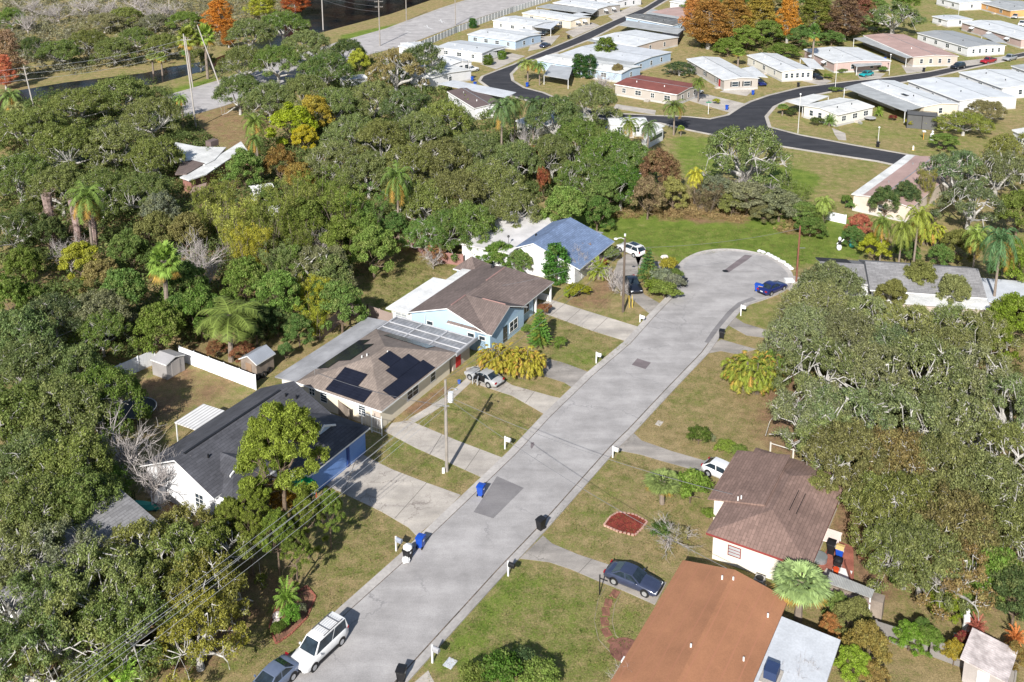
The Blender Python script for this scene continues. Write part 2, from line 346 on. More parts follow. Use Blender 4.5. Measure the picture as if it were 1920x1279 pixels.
strip('road', [(1420, 562), (1395, 572), (1376, 589), (1350, 622), (1335, 645)], -.1, -.95, .0175, .0175, A_PATCH, 'dark asphalt repair along the right gutter near the street end')
sheet('road', [(932, 893), (982, 915), (925, 972), (888, 960)], .017, A_PATCH, 'large grey asphalt patch in the street')
sheet('road', [(1184.5, 684), (1195, 672), (1220.5, 680), (1210.5, 692)], .017, A_BROWN, 'small square brown asphalt patch in the street')
sheet('road', [(1355, 509), (1384, 487), (1397, 477.5), (1411, 479.5), (1402, 487), (1366, 511)], .017, A_BROWN, 'brown patched strip across the turning circle')
sheet('road', [(995, 830), (1001, 829), (1002, 834), (997, 842), (995, 838)], .017, A_BROWN, 'small dark blot on the street')
DRV = [([(602, 905), (640, 875), (672, 848), (735, 880), (800, 905), (864, 928), (832, 962), (781, 1005), (766, 989), (715, 959), (650, 928)], DRIVE, 'wide concrete driveway before the blue garage'),
 ([(720, 808), (735, 793), (767, 788), (855, 825), (942, 858), (936, 873), (903, 895), (870, 880), (780, 840)], DRIVE, 'concrete driveway by the gated yellow house'),
 ([(765, 786), (835, 744), (874, 710), (884, 716), (845, 752), (778, 792)], DRIVE, 'narrow concrete walk along the solar panel house'),
 ([(874, 710), (874, 690), (902, 684), (960, 722), (1035, 743), (1058, 748), (1026, 780), (1006, 768), (960, 742), (905, 724)], DRIVE, 'concrete driveway under the silver car'),
 ([(980, 690), (1000, 668), (1022, 671), (1060, 681), (1107, 699), (1078, 730), (1058, 717), (1010, 702)], DRIVE2, 'grey paved path beside the areca palms'),
 ([(1003, 572), (1034, 562), (1120, 589), (1198, 613), (1178, 641), (1110, 620), (1022, 588)], DRIVE, 'concrete driveway leading to the carport'),
 ([(1150, 515), (1158, 490), (1175, 476), (1205, 476), (1196, 500), (1197, 528), (1208, 552), (1243, 572), (1222, 592), (1185, 560), (1168, 545)], DRIVE2, 'curved concrete driveway with a dark car'),
 ([(1190, 478), (1222, 490), (1257, 492), (1281, 497), (1276, 513), (1240, 505), (1198, 503)], DRIVE2, 'concrete spur behind the shrub island'),
 ([(1152, 843), (1185, 809), (1203, 826), (1260, 846), (1330, 866), (1390, 880), (1370, 905), (1320, 886), (1240, 864), (1200, 852)], DRIVE2, 'narrow concrete driveway to the white car'),
 ([(975, 1047), (1018, 1004), (1035, 1019), (1085, 1040), (1140, 1058), (1250, 1092), (1228, 1134), (1170, 1108), (1118, 1088), (1072, 1068), (1030, 1054)], DRIVE2, 'stained concrete driveway under the dark blue sedan'),
 ([(777, 1279), (803, 1257), (812, 1275), (830, 1310), (750, 1310)], DRIVE, 'corner of a driveway at the bottom edge'),
 ([(1366, 610), (1374, 592), (1395, 606), (1445, 621), (1480, 640), (1440, 634), (1400, 629)], DRIVE2, 'driveway under the big right hand oak, upper one'),
 ([(1325, 663), (1338, 645), (1352, 636), (1386, 646), (1420, 655), (1380, 664), (1352, 658)], DRIVE2, 'short driveway under the big right hand oak'),
 ([(1482, 516), (1500, 520), (1540, 535), (1560, 560), (1480, 545), (1473, 540)], DRIVE, 'driveway under the tree by the brown pole')]
for p, mt, lb in DRV: sheet('driveway', p, .024, mt, lb, th=.06)
JNT = M('driveway joint', (.2, .18, .16), .9)
for a, b2 in (((640, 935), (672, 850)), ((800, 905), (740, 972)), ((805, 853), (829, 814)), ((872, 882), (900, 842)), ((1062, 603), (1088, 580)), ((1112, 621), (1140, 595)), ((985, 755), (1003, 733)), ((1085, 1074), (1110, 1048))):
    A, B = G(*a, .0265), G(*b2, .0265); d = (B-A).normalized(); n = Vector((-d.y, d.x, 0))*.035
    tag(MB().add([A-n, B-n, B+n, A+n], [(0, 1, 2, 3)]).build('driveway', JNT), 'dark joint line across a driveway slab', kind='structure')
for q0, q1, w0, w1 in ((46.0, 37.75, 0, 0),):
    tag(MB().add([RQ(-80, 37.75, .0115), RQ(49.0, 37.75, .0115), RQ(44.3, 46.1, .0115), RQ(-80, 46.1, .0115)], [(0, 1, 2, 3)]).build('street', A_OLD), 'the same street running on below the frame', kind='structure')
strip('kerb', [RQ(-80, 46.1), RQ(43.0, 46.1)], -.35, .42, .03, .1, GUT, 'kerb of the street below the frame, left', world=True); strip('kerb', [RQ(47.5, 37.75), RQ(-80, 37.75)], -.35, .42, .03, .1, GUT, 'kerb of the street below the frame, right', world=True)
# ---- roads of the mobile home park
PA = [(896, 152), (902, 143), (930, 132), (960, 121), (992, 106), (1070, 74), (1150, 38), (1207, 14), (1240, -6), (1262, -14), (1278, -10), (1250, 2), (1212, 25), (1160, 48), (1112, 73), (1047, 99), (1007, 112), (975, 125), (961, 139), (964, 151), (985, 164), (1020, 173), (1060, 190), (1110, 205), (1160, 212), (1232, 216),
      (1290, 218), (1330, 222), (1362, 215), (1385, 200), (1405, 190), (1440, 178), (1502, 163), (1600, 151), (1677, 143), (1740, 134), (1830, 116), (1960, 90), (1960, 99), (1830, 127), (1745, 147), (1650, 163), (1560, 173), (1480, 189), (1455, 201), (1440, 219), (1446, 238), (1500, 252), (1600, 271), (1715, 291), (1830, 312),
      (1830, 345), (1645, 304), (1540, 288), (1447, 273), (1360, 259), (1290, 245), (1236, 232), (1150, 228), (1070, 212), (1010, 196), (960, 182), (918, 168)]
sheet('road', PA, .02, A_NEW, 'fresh black asphalt road winding through the mobile home park')
strip('kerb', PA, .05, -.75, .03, .09, CONC, 'pale concrete kerb along the park road', closed=True)
sheet('driveway', [(1285, 170), (1330, 178), (1400, 195), (1372, 212), (1330, 200), (1290, 188)], .024, DRIVE, 'pale driveway beside the red roofed mobile home', th=.05)
for p in ([(1380, 160), (1420, 163), (1400, 180), (1350, 172)], [(1520, 140), (1560, 152), (1540, 160), (1505, 152)], [(1600, 130), (1660, 138), (1650, 146), (1612, 148)], [(1690, 122), (1740, 122), (1730, 134), (1700, 138)], [(1155, 195), (1230, 207), (1228, 215), (1150, 203)],
          [(1560, 240), (1585, 250), (1587, 263), (1572, 262), (1565, 252)], [(900, 120), (960, 100), (985, 105), (930, 130)], [(1060, 60), (1110, 42), (1125, 48), (1075, 70)], [(1140, 30), (1190, 10), (1205, 14), (1150, 38)], [(1000, 70), (1050, 66), (1030, 88), (990, 96)], [(1770, 118), (1900, 104), (1905, 112), (1780, 128)]):
    sheet('driveway', p, .026, DRIVE, 'small concrete drive in the mobile home park', th=.04)
# ---- main road, berm and canal
MR = [(-60, 330), (100, 268), (220, 225), (320, 181), (410, 155), (520, 118), (642, 80), (730, 55), (830, 17), (900, -6), (1000, -40), (1120, -40), (1010, 1), (960, 12), (855, 47), (755, 85), (680, 104), (560, 150), (415, 198), (325, 224), (220, 270), (60, 350)]
sheet('road', MR, .02, A_MAIN, 'wide pale main road beyond the trees')
strip('kerb', [(-60, 330), (100, 268), (220, 225), (320, 181), (410, 155), (520, 118), (642, 80), (730, 55), (830, 17), (900, -6), (1000, -40)], -.1, 1.5, .03, .12, GUT, 'kerb and gutter of the main road, canal side')
strip('kerb', [(1120, -40), (1010, 1), (960, 12), (855, 47), (755, 85), (680, 104), (560, 150), (415, 198), (325, 224), (220, 270)], -.1, 1.0, .03, .12, GUT, 'kerb of the main road, park side')
for a, b2 in (((795, 49), (812, 55)), ((800, 47), (803, 53)), ((822, 38), (835, 42)), ((826, 36), (829, 43)), ((760, 58), (770, 61))):
    A, B = G(*a, .026), G(*b2, .026); d = (B-A).normalized(); n = Vector((-d.y, d.x, 0))*.12
    tag(MB().add([A-n, B-n, B+n, A+n], [(0, 1, 2, 3)]).build('road', WHITE), 'white painted turn arrow stroke on the main road', kind='structure')
m, nt, b, tc = newmat('canal water', .2, .1); b.inputs['Base Color'].default_value = (.012, .012, .012, 1)
mp = node(nt, 'Mapping'); mp.inputs['Scale'].default_value = (1, .35, 1); nt.links.new(tc.outputs['Object'], mp.inputs['Vector']); bump(nt, b, noise(nt, mp.outputs[0], 1.3, 4, .6), .35, .12)
nt.links.new(mix(nt, (.022, .014, .012), (.004, .005, .008), ramp(nt, noise(nt, tc.outputs['Object'], .12, 5), .4, .6)), b.inputs['Base Color'])
CN = [(-80, 255), (30, 196), (110, 174), (200, 166), (290, 159), (395, 129), (460, 110), (520, 88), (592, 64), (632, 53), (730, 27), (805, 1), (900, -30), (560, -30), (560, 20), (520, 50), (480, 78), (395, 113), (330, 124), (270, 137), (120, 155), (20, 172), (-80, 205)]
sheet('water', CN, .015, m, 'dark canal water with a blue streak of sky')
# ================================================================== PLANTS
def cards(name, cen, crad, per, size, asp, seed, flat=.75, up=.35, mats=None, clumpv=None, outward=.8):
    """a crown: leaf cards gathered in clumps; one mesh"""
    rg = np.random.default_rng(seed); n = len(cen); N = n*per
    cid = np.repeat(np.arange(n), per); d = rg.normal(size=(N, 3)); d /= np.linalg.norm(d, axis=1)[:, None]
    rr = rg.uniform(.25, 1, N)**.6; off = d*rr[:, None]*np.asarray(crad)[cid][:, None]; off[:, 2] *= flat
    c = np.asarray(cen)[cid]+off
    nrm = d*outward+rg.normal(size=(N, 3))*.55; nrm[:, 2] += up; nrm /= np.linalg.norm(nrm, axis=1)[:, None]
    t = np.cross(nrm, rg.normal(size=(N, 3))); t /= np.linalg.norm(t, axis=1)[:, None]+1e-9; b = np.cross(nrm, t)
    s = size*rg.uniform(.6, 1.35, N)[:, None]; t = t*s; b = b*s*asp; k = nrm*s*.18
    v = np.stack([c-t, c-b*.9+k, c+t, c+b*.9+k], 1).reshape(-1, 3)
    me = D.meshes.new(name); me.vertices.add(4*N); me.vertices.foreach_set('co', v.astype('f4').ravel())
    me.loops.add(4*N); me.loops.foreach_set('vertex_index', np.arange(4*N, dtype='i4')); me.polygons.add(N); me.polygons.foreach_set('loop_start', np.arange(0, 4*N, 4, dtype='i4'))
    me.update(calc_edges=True)
    cv = rg.uniform(0, 1, n) if clumpv is None else np.asarray(clumpv)
    a = me.attributes.new('tone', 'FLOAT', 'FACE'); a.data.foreach_set('value', np.clip(rg.normal(.45, .2, N)+(cv[cid]-.5)*.35, 0, 1).astype('f4'))
    a = me.attributes.new('clump', 'FLOAT', 'FACE'); a.data.foreach_set('value', cv[cid].astype('f4'))
    me.materials.append(mats or LEAF); return me
def lobed(rg, R, H, hb, nl, per, lr, top=1.0, shell=.72):
    """clump centres over rounded lobes set on a dome of radius R from height hb to H"""
    cs = []; lobes = []
    for i in range(nl):
        a = i*2.39996+rg.uniform(-.3, .3); q = math.sqrt((i+.4)/nl)*shell*R*rg.uniform(.85, 1.12); r = lr*rg.uniform(.72, 1.3)
        z = hb+(H-hb-r*.75)*math.sqrt(max(0, 1-(q/R/1.02)**2))*rg.uniform(.82, 1.04)*top
        L = np.array([q*math.cos(a), q*math.sin(a), z]); lobes.append((L, r))
        for j in range(per):
            d = rg.normal(size=3); d /= np.linalg.norm(d); d[2] = abs(d[2]) if rg.random() < .8 else d[2]*.6
            cs.append(L+d*r*rg.uniform(.55, 1.0)*np.array([1, 1, .72]))
    return np.array(cs), lobes
def limbs(mb, rg, lobes, cs, H, r0, hb, lean=.0, twig=.035, fork=.22, twigs=1.0, nb=7, reach=.7):
    """trunk, a few wandering main boughs, a branch from the nearest bough to every lobe, and twigs"""
    zf = H*fork; mb.tube([(0, 0, -.2), (r0*.2, 0, zf*.5), (lean, 0, zf)], [r0*1.35, r0, r0*.9], 8); R = max(np.hypot(L[0], L[1]) for L, r in lobes); nodes = []
    for k in range(nb):
        az = k*2*PI/nb+rg.uniform(-.35, .35); p = np.array([lean, 0, zf*rg.uniform(.8, 1.05)]); el = rg.uniform(.35, 1.0); pts = [p]; n = 9; st = R*reach*rg.uniform(.75, 1.15)/n
        for i in range(n):
            az += rg.normal(0, .26); el = el*.86+rg.normal(0, .16)+.04; p = p+np.array([math.cos(az)*math.cos(el), math.sin(az)*math.cos(el), math.sin(el)])*st*1.15; p[2] = min(p[2], H*.86*math.sqrt(max(.1, 1-(np.hypot(p[0], p[1])/R/1.1)**2))); pts.append(p)
        rs = [r0*.62*(1-.78*i/n) for i in range(n+1)]; mb.tube(pts, rs, 6, cap=False); nodes += [(q, r_) for q, r_ in zip(pts[2:], rs[2:])]
    NP = np.array([q for q, r_ in nodes])
    for L, r in lobes:
        i = int(np.argmin(((NP-L)**2).sum(1))); q, rr = nodes[i]; mid = (q+L)/2+rg.normal(size=3)*.12*np.linalg.norm(L-q); mb.tube([q, mid, L], [rr*.55, rr*.42, twig*.9], 5, cap=False)
    if twigs:
        LL = np.array([l for l, r in lobes])
        for c in cs:
            if rg.random() > twigs: continue
            L = LL[np.argmin(((LL-c)**2).sum(1))]; mid = (L+c)/2+rg.normal(size=3)*.14
            mb.tube([L, mid, c+(c-L)*rg.uniform(.0, .2)], [twig*1.1, twig*.7, twig*.3], 4, cap=False)
KINDS = {}
def proto(kind, name, crown_me, trunk_mb, tmat, R, H, col, cname='crown'):
    """unlinked source meshes of one kind of plant; copies are made one by one"""
    tm = None
    if trunk_mb: 
        tm = D.meshes.new(name+' trunk'); tm.from_pydata([tuple(map(float, v)) for v in trunk_mb.v], [], trunk_mb.f); tm.materials.append(tmat); tm.update()
    KINDS.setdefault(kind, []).append((name, crown_me, tm, R, H, col, cname))
for i in range(6):                                               # live oaks: wide, lumpy, pale limbs showing
    rg = np.random.default_rng(20+i); big = i % 2; cs, lb = lobed(rg, 6.5, 8, .5, 52 if big else 78, 12 if big else 9, 1.55 if big else 1.1, shell=.93); keep = np.repeat(rg.random(len(lb)) < .82, 12 if big else 9); cs = cs[keep]
    mb = MB(); limbs(mb, rg, lb, cs, 8, .34, 3.2, twig=.05, twigs=.9, reach=.82)
    proto('oak', 'live_oak', cards('oak crown', cs, rg.uniform(.42, .8, len(cs)), 54, .12 if big else .13, .55, i, mats=LEAF), mb, BARK, 6.5, 8, (.19, .225, .085))
for i in range(3):                                               # thinner oak with much bare limb
    rg = np.random.default_rng(50+i); cs, lb = lobed(rg, 6.5, 8, .5, 66, 9, 1.15, shell=.95); cs = cs[np.repeat(rg.random(len(lb)) < .66, 9)]
    mb = MB(); limbs(mb, rg, lb, cs, 8, .46, 2.6, twig=.06, reach=.86, nb=8)
    proto('thin', 'live_oak', cards('thin oak crown', cs, rg.uniform(.42, .75, len(cs)), 52, .12, .6, 60+i), mb, BARK, 6.5, 8, (.20, .23, .09))
for i in range(3):                                               # leafy dense tree
    rg = np.random.default_rng(70+i); cs, lb = lobed(rg, 4, 8, .1, 48, 9, .85, shell=.92); mb = MB(); limbs(mb, rg, lb, cs, 8, .2, 1.2, twig=.025, twigs=.3)
    proto('leafy', 'broadleaf_tree', cards('leafy crown', cs, rg.uniform(.35, .7, len(cs)), 52, .135, .65, 80+i), mb, BARKD, 4, 8, (.09, .16, .03))
for i in range(3):                                               # shrub, leaves to the ground
    rg = np.random.default_rng(90+i); cs, lb = lobed(rg, 1.6, 2.2, .2, 9, 14, .6, shell=.75); mb = MB(); limbs(mb, rg, lb, cs, 2.2, .06, .2, twig=.012, twigs=.3)
    proto('shrub', 'shrub', cards('shrub crown', cs, rg.uniform(.25, .42, len(cs)), 40, .085, .65, 95+i), mb, BARKD, 1.6, 2.2, (.09, .15, .03))
for i in range(2):                                               # upright clipped or columnar shrub
    rg = np.random.default_rng(100+i); n = 150; z = rg.uniform(.25, 4.6, n); a = rg.uniform(0, 2*PI, n); q = 1.25*np.sqrt(np.clip(np.sin(np.clip(z/5.0, 0, 1)**.75*PI), .05, 1))*rg.uniform(.6, 1, n)
    cs = np.stack([q*np.cos(a), q*np.sin(a), z], 1); mb = MB(); mb.tube([(0, 0, -.1), (.05, 0, 2.4), (0, 0, 4.3)], [.1, .07, .02], 6)
    proto('column', 'upright_shrub', cards('column crown', cs, rg.uniform(.35, .5, n), 46, .1, .6, 105+i), mb, BARKD, 1.5, 5, (.06, .11, .025))
for i in range(2):                                               # pine: separate bright tufts of needles on bare limbs
    rg = np.random.default_rng(110+i); cs, lb = lobed(rg, 4.2, 11, 2.8, 64, 10, .85, shell=.95); cs = cs[np.repeat(rg.random(len(lb)) < (1.0 if i == 0 else .75), 10)]; mb = MB(); limbs(mb, rg, lb, cs, 11, .22, 4.5, twig=.035, fork=.45)
    proto('pine', 'pine_tree', cards('pine crown', cs, rg.uniform(.3, .52, len(cs)), 72, .16, .22, 115+i, mats=NEEDLE, up=.1), mb, BARKD, 4.2, 11, (.25, .30, .05))
for i in range(2):                                               # bald cypress in autumn: tall, soft and rusty
    rg = np.random.default_rng(120+i); n = 420; z = rg.uniform(2.5, 13.5, n); a = rg.uniform(0, 2*PI, n); q = 3.9*np.power(np.clip((14.2-z)/11.5, 0, 1), .5)*np.sqrt(rg.uniform(.25, 1, n))*(1+.3*np.sin(a*3+z*.9+i))*np.clip((z-1)/4, .5, 1)
    cs = np.stack([q*np.cos(a), q*np.sin(a), z], 1); mb = MB(); mb.tube([(0, 0, -.2), (0, 0, 6), (.1, 0, 13)], [.4, .24, .05], 7)
    for c in cs[:120]: mb.tube([(0, 0, c[2]-.6), c], [.05, .015], 4, cap=False)
    proto('cypress', 'bald_cypress', cards('cypress crown', cs, rg.uniform(.5, .85, n), 46, .17, .45, 125+i, mats=RUST), mb, BARK, 3.4, 14, (.26, .11, .028))
def bare(rg, R, H, n1, depth=3, wob=.3):
    mb = MB()
    def grow(p, d, L, r, k):
        pts = [p]; q = p
        for j in range(3):
            d = (d+rg.normal(size=3)*.13); d[2] += .04; d /= np.linalg.norm(d); q = q+d*L/3; pts.append(q)
        mb.tube(pts, [r, r*.8, r*.62, r*.45], 4 if k else 5, cap=False)
        if k < depth:
            for m_ in range(4 if k else n1):
                e = d+rg.normal(size=3)*.62; e[2] += .12; e /= np.linalg.norm(e); grow(pts[rg.integers(1, 4)], e, L*rg.uniform(.55, .8), r*.5, k+1)
    grow(np.array([0, 0, -.1]), np.array([0, 0, 1.]), H*.34, R*.045, 0)
    for j in range(5):
        a = j*1.26+rg.uniform(-.3, .3); grow(np.array([0, 0, H*.16]), np.array([math.cos(a)*.75, math.sin(a)*.75, .8]), H*.36, R*.03, 1)
    return mb
for i in range(3):
    rg = np.random.default_rng(130+i); proto('bare', 'bare_tree', None, bare(rg, 4, 8, 6, 4), TWIG, 3.6, 7.5, (.3, .3, .3))
# ---- palms
def quads_mesh(name, Q, tone, mat, clump=None):
    Q = np.array(Q, 'f4').reshape(-1, 3); N = len(Q)//4; me = D.meshes.new(name); me.vertices.add(4*N); me.vertices.foreach_set('co', Q.ravel())
    me.loops.add(4*N); me.loops.foreach_set('vertex_index', np.arange(4*N, dtype='i4')); me.polygons.add(N); me.polygons.foreach_set('loop_start', np.arange(0, 4*N, 4, dtype='i4')); me.update(calc_edges=True)
    a = me.attributes.new('tone', 'FLOAT', 'FACE'); a.data.foreach_set('value', np.clip(tone, 0, 1).astype('f4'))
    a = me.attributes.new('clump', 'FLOAT', 'FACE'); a.data.foreach_set('value', (np.array(clump) if clump is not None else np.zeros(N)).astype('f4'))
    me.materials.append(mat); return me
def feather(rg, Q, T, Cc, base, az, el, L, droop, leaf, nn=22, w=.06, clump=0.0):
    d = np.array([math.cos(az)*math.cos(el), math.sin(az)*math.cos(el), math.sin(el)]); side = np.array([-math.sin(az), math.cos(az), 0.]); p = np.array(base, float); ps = [p]
    for k in range(nn):
        d = d+np.array([0, 0, -droop/nn*(1+1.2*k/nn)]); d /= np.linalg.norm(d); p = p+d*L/nn; ps.append(p)
        if k < 2: continue
        t = k/nn; ll = leaf*math.sin(min(1, t*1.25+.18)*PI*.62+.35)*rg.uniform(.85, 1.1)*(1 if t < .85 else .6)
        for sgn in (-1, 1):
            tip = p+side*sgn*ll*.78+d*ll*.45+np.array([0, 0, -ll*rg.uniform(.2, .65)]); ww = d*w
            Q += [p-ww, p+ww, tip+ww*.3, tip-ww*.3]; T.append(rg.normal(.5, .2)); Cc.append(clump)
    for k in range(nn):
        a_, b_ = ps[k], ps[k+1]; Q += [a_-side*.03, a_+side*.03, b_+side*.03, b_-side*.03]; T.append(.9); Cc.append(clump)
for i in range(3):                                               # queen palm
    rg = np.random.default_rng(140+i); Q, T, Cc = [], [], []; top = (.15, 0, 7.0)
    for k in range(28):
        age = k/28; feather(rg, Q, T, Cc, top, k*2.4, 1.25-age*1.45, rg.uniform(2.8, 3.4), 1.6+age*.8, .8, 26, .05, clump=(1.3 if k in (19, 22, 24, 25) else age*.5))
    mb = MB(); mb.tube([(0, 0, -.1), (.05, 0, 3), (.12, 0, 6.4), (.15, 0, 7.1)], [.2, .16, .15, .19], 8)
    proto('queen', 'queen_palm', quads_mesh('queen crown', Q, np.array(T), FROND, Cc), mb, PTRUNK, 3.0, 7.6, (.13, .175, .045))
for i in range(3):                                               # fan palm (cabbage palm)
    rg = np.random.default_rng(150+i); Q, T, Cc = [], [], []; top = np.array([0, 0, 5.0])
    for k in range(44):
        age = k/44; el = 1.35-age*2.0; az = k*2.4; d = np.array([math.cos(az)*math.cos(el), math.sin(az)*math.cos(el), math.sin(el)]); side = np.array([-math.sin(az), math.cos(az), 0.]); up = np.cross(d, side)
        hub = top+d*rg.uniform(.75, 1.0)+np.array([0, 0, -.1*age]); Q += [top-side*.025, top+side*.025, hub+side*.025, hub-side*.025]; T.append(.9); Cc.append(age*.6)
        cv = 1.25 if age > .85 else age*.55
        for j in range(19):
            t = (j-9)/9*1.55; l = rg.uniform(.8, 1.0)*(1.0-.18*abs(t)); e = d*math.cos(t)+side*math.sin(t); tip = hub+e*l+np.array([0, 0, -.16-.25*abs(math.sin(t))])
            nrm = side*math.cos(t)-d*math.sin(t); Q += [hub, hub+e*l*.55+nrm*.06, tip, hub+e*l*.55-nrm*.06]; T.append(rg.normal(.5, .2)); Cc.append(cv)
    mb = MB(); mb.tube([(0, 0, -.1), (.03, 0, 2.2), (0, 0, 4.6), (0, 0, 5.1)], [.22, .2, .21, .26], 8)
    proto('fan', 'cabbage_palm', quads_mesh('fan crown', Q, np.array(T), FROND, Cc), mb, PTRUNK, 2.0, 6.2, (.12, .19, .05))
for i in range(2):                                               # areca: a dense clump of arching yellow green canes
    rg = np.random.default_rng(160+i); Q, T, Cc = [], [], []; mb = MB()
    for k in range(250):
        a = rg.uniform(0, 2*PI); q = 2.2*math.sqrt(rg.random()); hz = rg.uniform(1.2, 3.0)*(1-.2*q/2.1); b0 = np.array([q*math.cos(a), q*math.sin(a), hz])
        feather(rg, Q, T, Cc, b0, a+rg.normal(0, .7), rg.uniform(.5, 1.3), rg.uniform(.85, 1.25), 2.0, .36, 12, .05, clump=rg.choice([0, .3, .8, 1.3], p=[.35, .3, .2, .15]))
        if k % 4 == 0: mb.tube([(b0[0]*.6, b0[1]*.6, -.05), b0], [.035, .025], 4, cap=False)
    proto('areca', 'areca_palm', quads_mesh('areca crown', Q, np.array(T), FROND, Cc), mb, PTRUNK, 2.9, 4.2, (.11, .16, .02))
for i in range(2):                                               # sago or young date palm: stiff low rosette
    rg = np.random.default_rng(170+i); Q, T, Cc = [], [], []
    for k in range(34): feather(rg, Q, T, Cc, (0, 0, .7), k*2.4, 1.35-k/34*1.1, rg.uniform(1.5, 1.9), .9, .38, 18, .035, clump=k/34*.5)
    mb = MB(); mb.tube([(0, 0, -.05), (0, 0, .75)], [.2, .24], 8)
    proto('sago', 'low_palm', quads_mesh('sago crown', Q, np.array(T), FROND, Cc), mb, PTRUNK, 1.6, 2.0, (.12, .19, .03))
rg = np.random.default_rng(180); Q, T, Cc = [], [], []; mb = MB(); mb.tube([(0, 0, -.1), (0, 0, 4.9)], [.1, .02], 6)   # tiered conifer
for k in range(11):
    z = .5+k*.42; L = 1.75*(1-k/12.5)
    for j in range(13): feather(rg, Q, T, Cc, (0, 0, z), j*2*PI/13+k*.4, .28, L*rg.uniform(.85, 1.1), .25, .34, 12, .07, clump=rg.uniform(0, .9))
proto('norfolk', 'tiered_conifer', quads_mesh('norfolk crown', Q, np.array(T), FROND, Cc), mb, BARKD, 1.75, 5.2, (.07, .14, .03))
for i in range(2):                                               # bamboo and yellowing feathery thicket
    rg = np.random.default_rng(190+i); n = 190; a = rg.uniform(0, 2*PI, n); q = 2.6*np.sqrt(rg.random(n)); z = rg.uniform(1.0, 7.5, n); cs = np.stack([q*np.cos(a)*(z/5+.35), q*np.sin(a)*(z/5+.35), z], 1); mb = MB()
    for c in cs[:60]: mb.tube([(c[0]*.3, c[1]*.3, -.1), (c[0]*.75, c[1]*.75, c[2]*.7), (c[0]*1.05, c[1]*1.05, c[2]+.6)], [.04, .03, .012], 4, cap=False)
    proto('bamboo', 'bamboo_clump', cards('bamboo crown', cs, rg.uniform(.45, .8, n), 52, .17, .25, 195+i, up=-.1), mb, PTRUNK, 3.2, 8, (.25, .265, .055))
TCOUNT = {}; NAMED = set()
def T(kind, px, py, rpx, h, label, col=None, group=None, name=None, cat=None, sq=1.0, gy=None, var=None):
    """one plant: crown centre at photo point px,py, crown radius rpx photo pixels, total height h metres. gy: foot given instead of crown centre"""
    vs = KINDS[kind]; k = TCOUNT.get(kind, 0); TCOUNT[kind] = k+1; nm, cme, tme, R, H, c0, cn = vs[(k if var is None else var) % len(vs)]
    big = kind in ('oak', 'thin'); h = h*.80 if big else h*.9 if kind == 'leafy' else h
    p = G(px, py, 0 if gy else h*(.58 if kind in ('oak', 'thin', 'pine') else .8 if kind in ('queen', 'fan') else .5)); p = Vector((p.x, p.y, 0))
    r = rpx*mpp((p.x, p.y, h*.5)); r = max(r*1.12, h*.58) if big else max(r, h*.4) if kind == 'leafy' else r; cats = {'oak': 'tree', 'thin': 'tree', 'leafy': 'tree', 'shrub': 'shrub', 'column': 'shrub', 'pine': 'tree', 'cypress': 'tree', 'bare': 'tree', 'queen': 'palm', 'fan': 'palm', 'areca': 'palm', 'sago': 'palm', 'norfolk': 'tree', 'bamboo': 'bamboo'}
    o = root(name or nm, label, cat or cats[kind], p, random.uniform(0, 6.28), group); o.scale = (r/R, r/R*sq, h/H)
    c = tuple(x*(1.3 if col and col not in NAMED else 1) for x in (col or c0)); j = random.uniform(.8, 1.18); u_ = random.uniform(.88, 1.14); j *= 1.1; c = (c[0]*j*u_*.97, c[1]*j*1.05, c[2]*j*random.uniform(.7, 1.05))
    if cme: q = D.objects.new('crown', cme); COL.objects.link(q); q.parent = o; q.color = (*c, 1)
    if tme: q = D.objects.new('trunk' if kind not in ('shrub', 'areca', 'bamboo') else 'stem', tme); COL.objects.link(q); q.parent = o
    return o
# ================================================================== BUILDINGS
SH_BROWN = M('brown shingles', (.20, .155, .14), .95, var=.14, pat='shingle', sc=.8); SH_TAN = M('tan brown shingles', (.29, .235, .20), .95, var=.12, pat='shingle', sc=.8)
SH_DARK = M('charcoal shingles', (.095, .096, .11), .9, var=.22, pat='shingle', sc=1.6); SH_BLUE = M('blue grey shingles', (.19, .26, .41), .9, var=.15, pat='shingle')
SH_MAROON = M('maroon shingles', (.265, .175, .145), .95, var=.16, pat='shingle', sc=.8); SH_GREY = M('grey shingles', (.27, .265, .27), .95, var=.12, pat='shingle')
SH_RED = M('red brown roofing', (.22, .075, .06), .8, var=.15, sc=1.5); ORANGE = M('terracotta roof coating', (.33, .155, .082), .9, var=.12, sc=1.2, pat='seams', psc=.3, pcol=(.33, .145, .085), fine=.07, fsc=9)
WROOF = M('white roof coating', (.66, .66, .64), .6, var=.16, sc=1.6, fine=.1, fsc=6); WMET = M('white ribbed metal roof', (.66, .67, .67), .45, var=.17, sc=1.6, pat='ribs', psc=.4, pcol=(.50, .51, .52), fine=.08, fsc=5)
GMET = M('weathered grey metal roof', (.40, .41, .41), .6, var=.22, sc=2, pat='ribs', psc=.62, pcol=(.33, .34, .34), fine=.1); GFLAT = M('stained flat grey roof', (.33, .33, .34), .85, var=.22, sc=1.5, pat='seams', psc=.16, pcol=(.24, .24, .25))
DGMET = M('dirty dark grey metal roof', (.17, .175, .175), .8, var=.4, sc=3, pat='ribs', psc=.62, pcol=(.12, .12, .12)); WFLAT = M('off white flat roof', (.60, .58, .57), .85, var=.16, sc=1.4, fine=.08)
PINKR = M('faded pink tan roof', (.42, .29, .26), .85, var=.12, sc=1.2); LWHITE = M('pale grey white roof', (.52, .54, .57), .75, var=.1, sc=2, fine=.06, fsc=6)
W_CREAM = M('cream wall', (.72, .64, .50), .85, var=.05); W_BLUE = M('pale blue siding', (.40, .55, .68), .7, var=.05, pat='planksz', psc=1.6, pcol=(.33, .46, .58)); W_WHITE = M('white stucco', (.70, .70, .71), .8, var=.05)
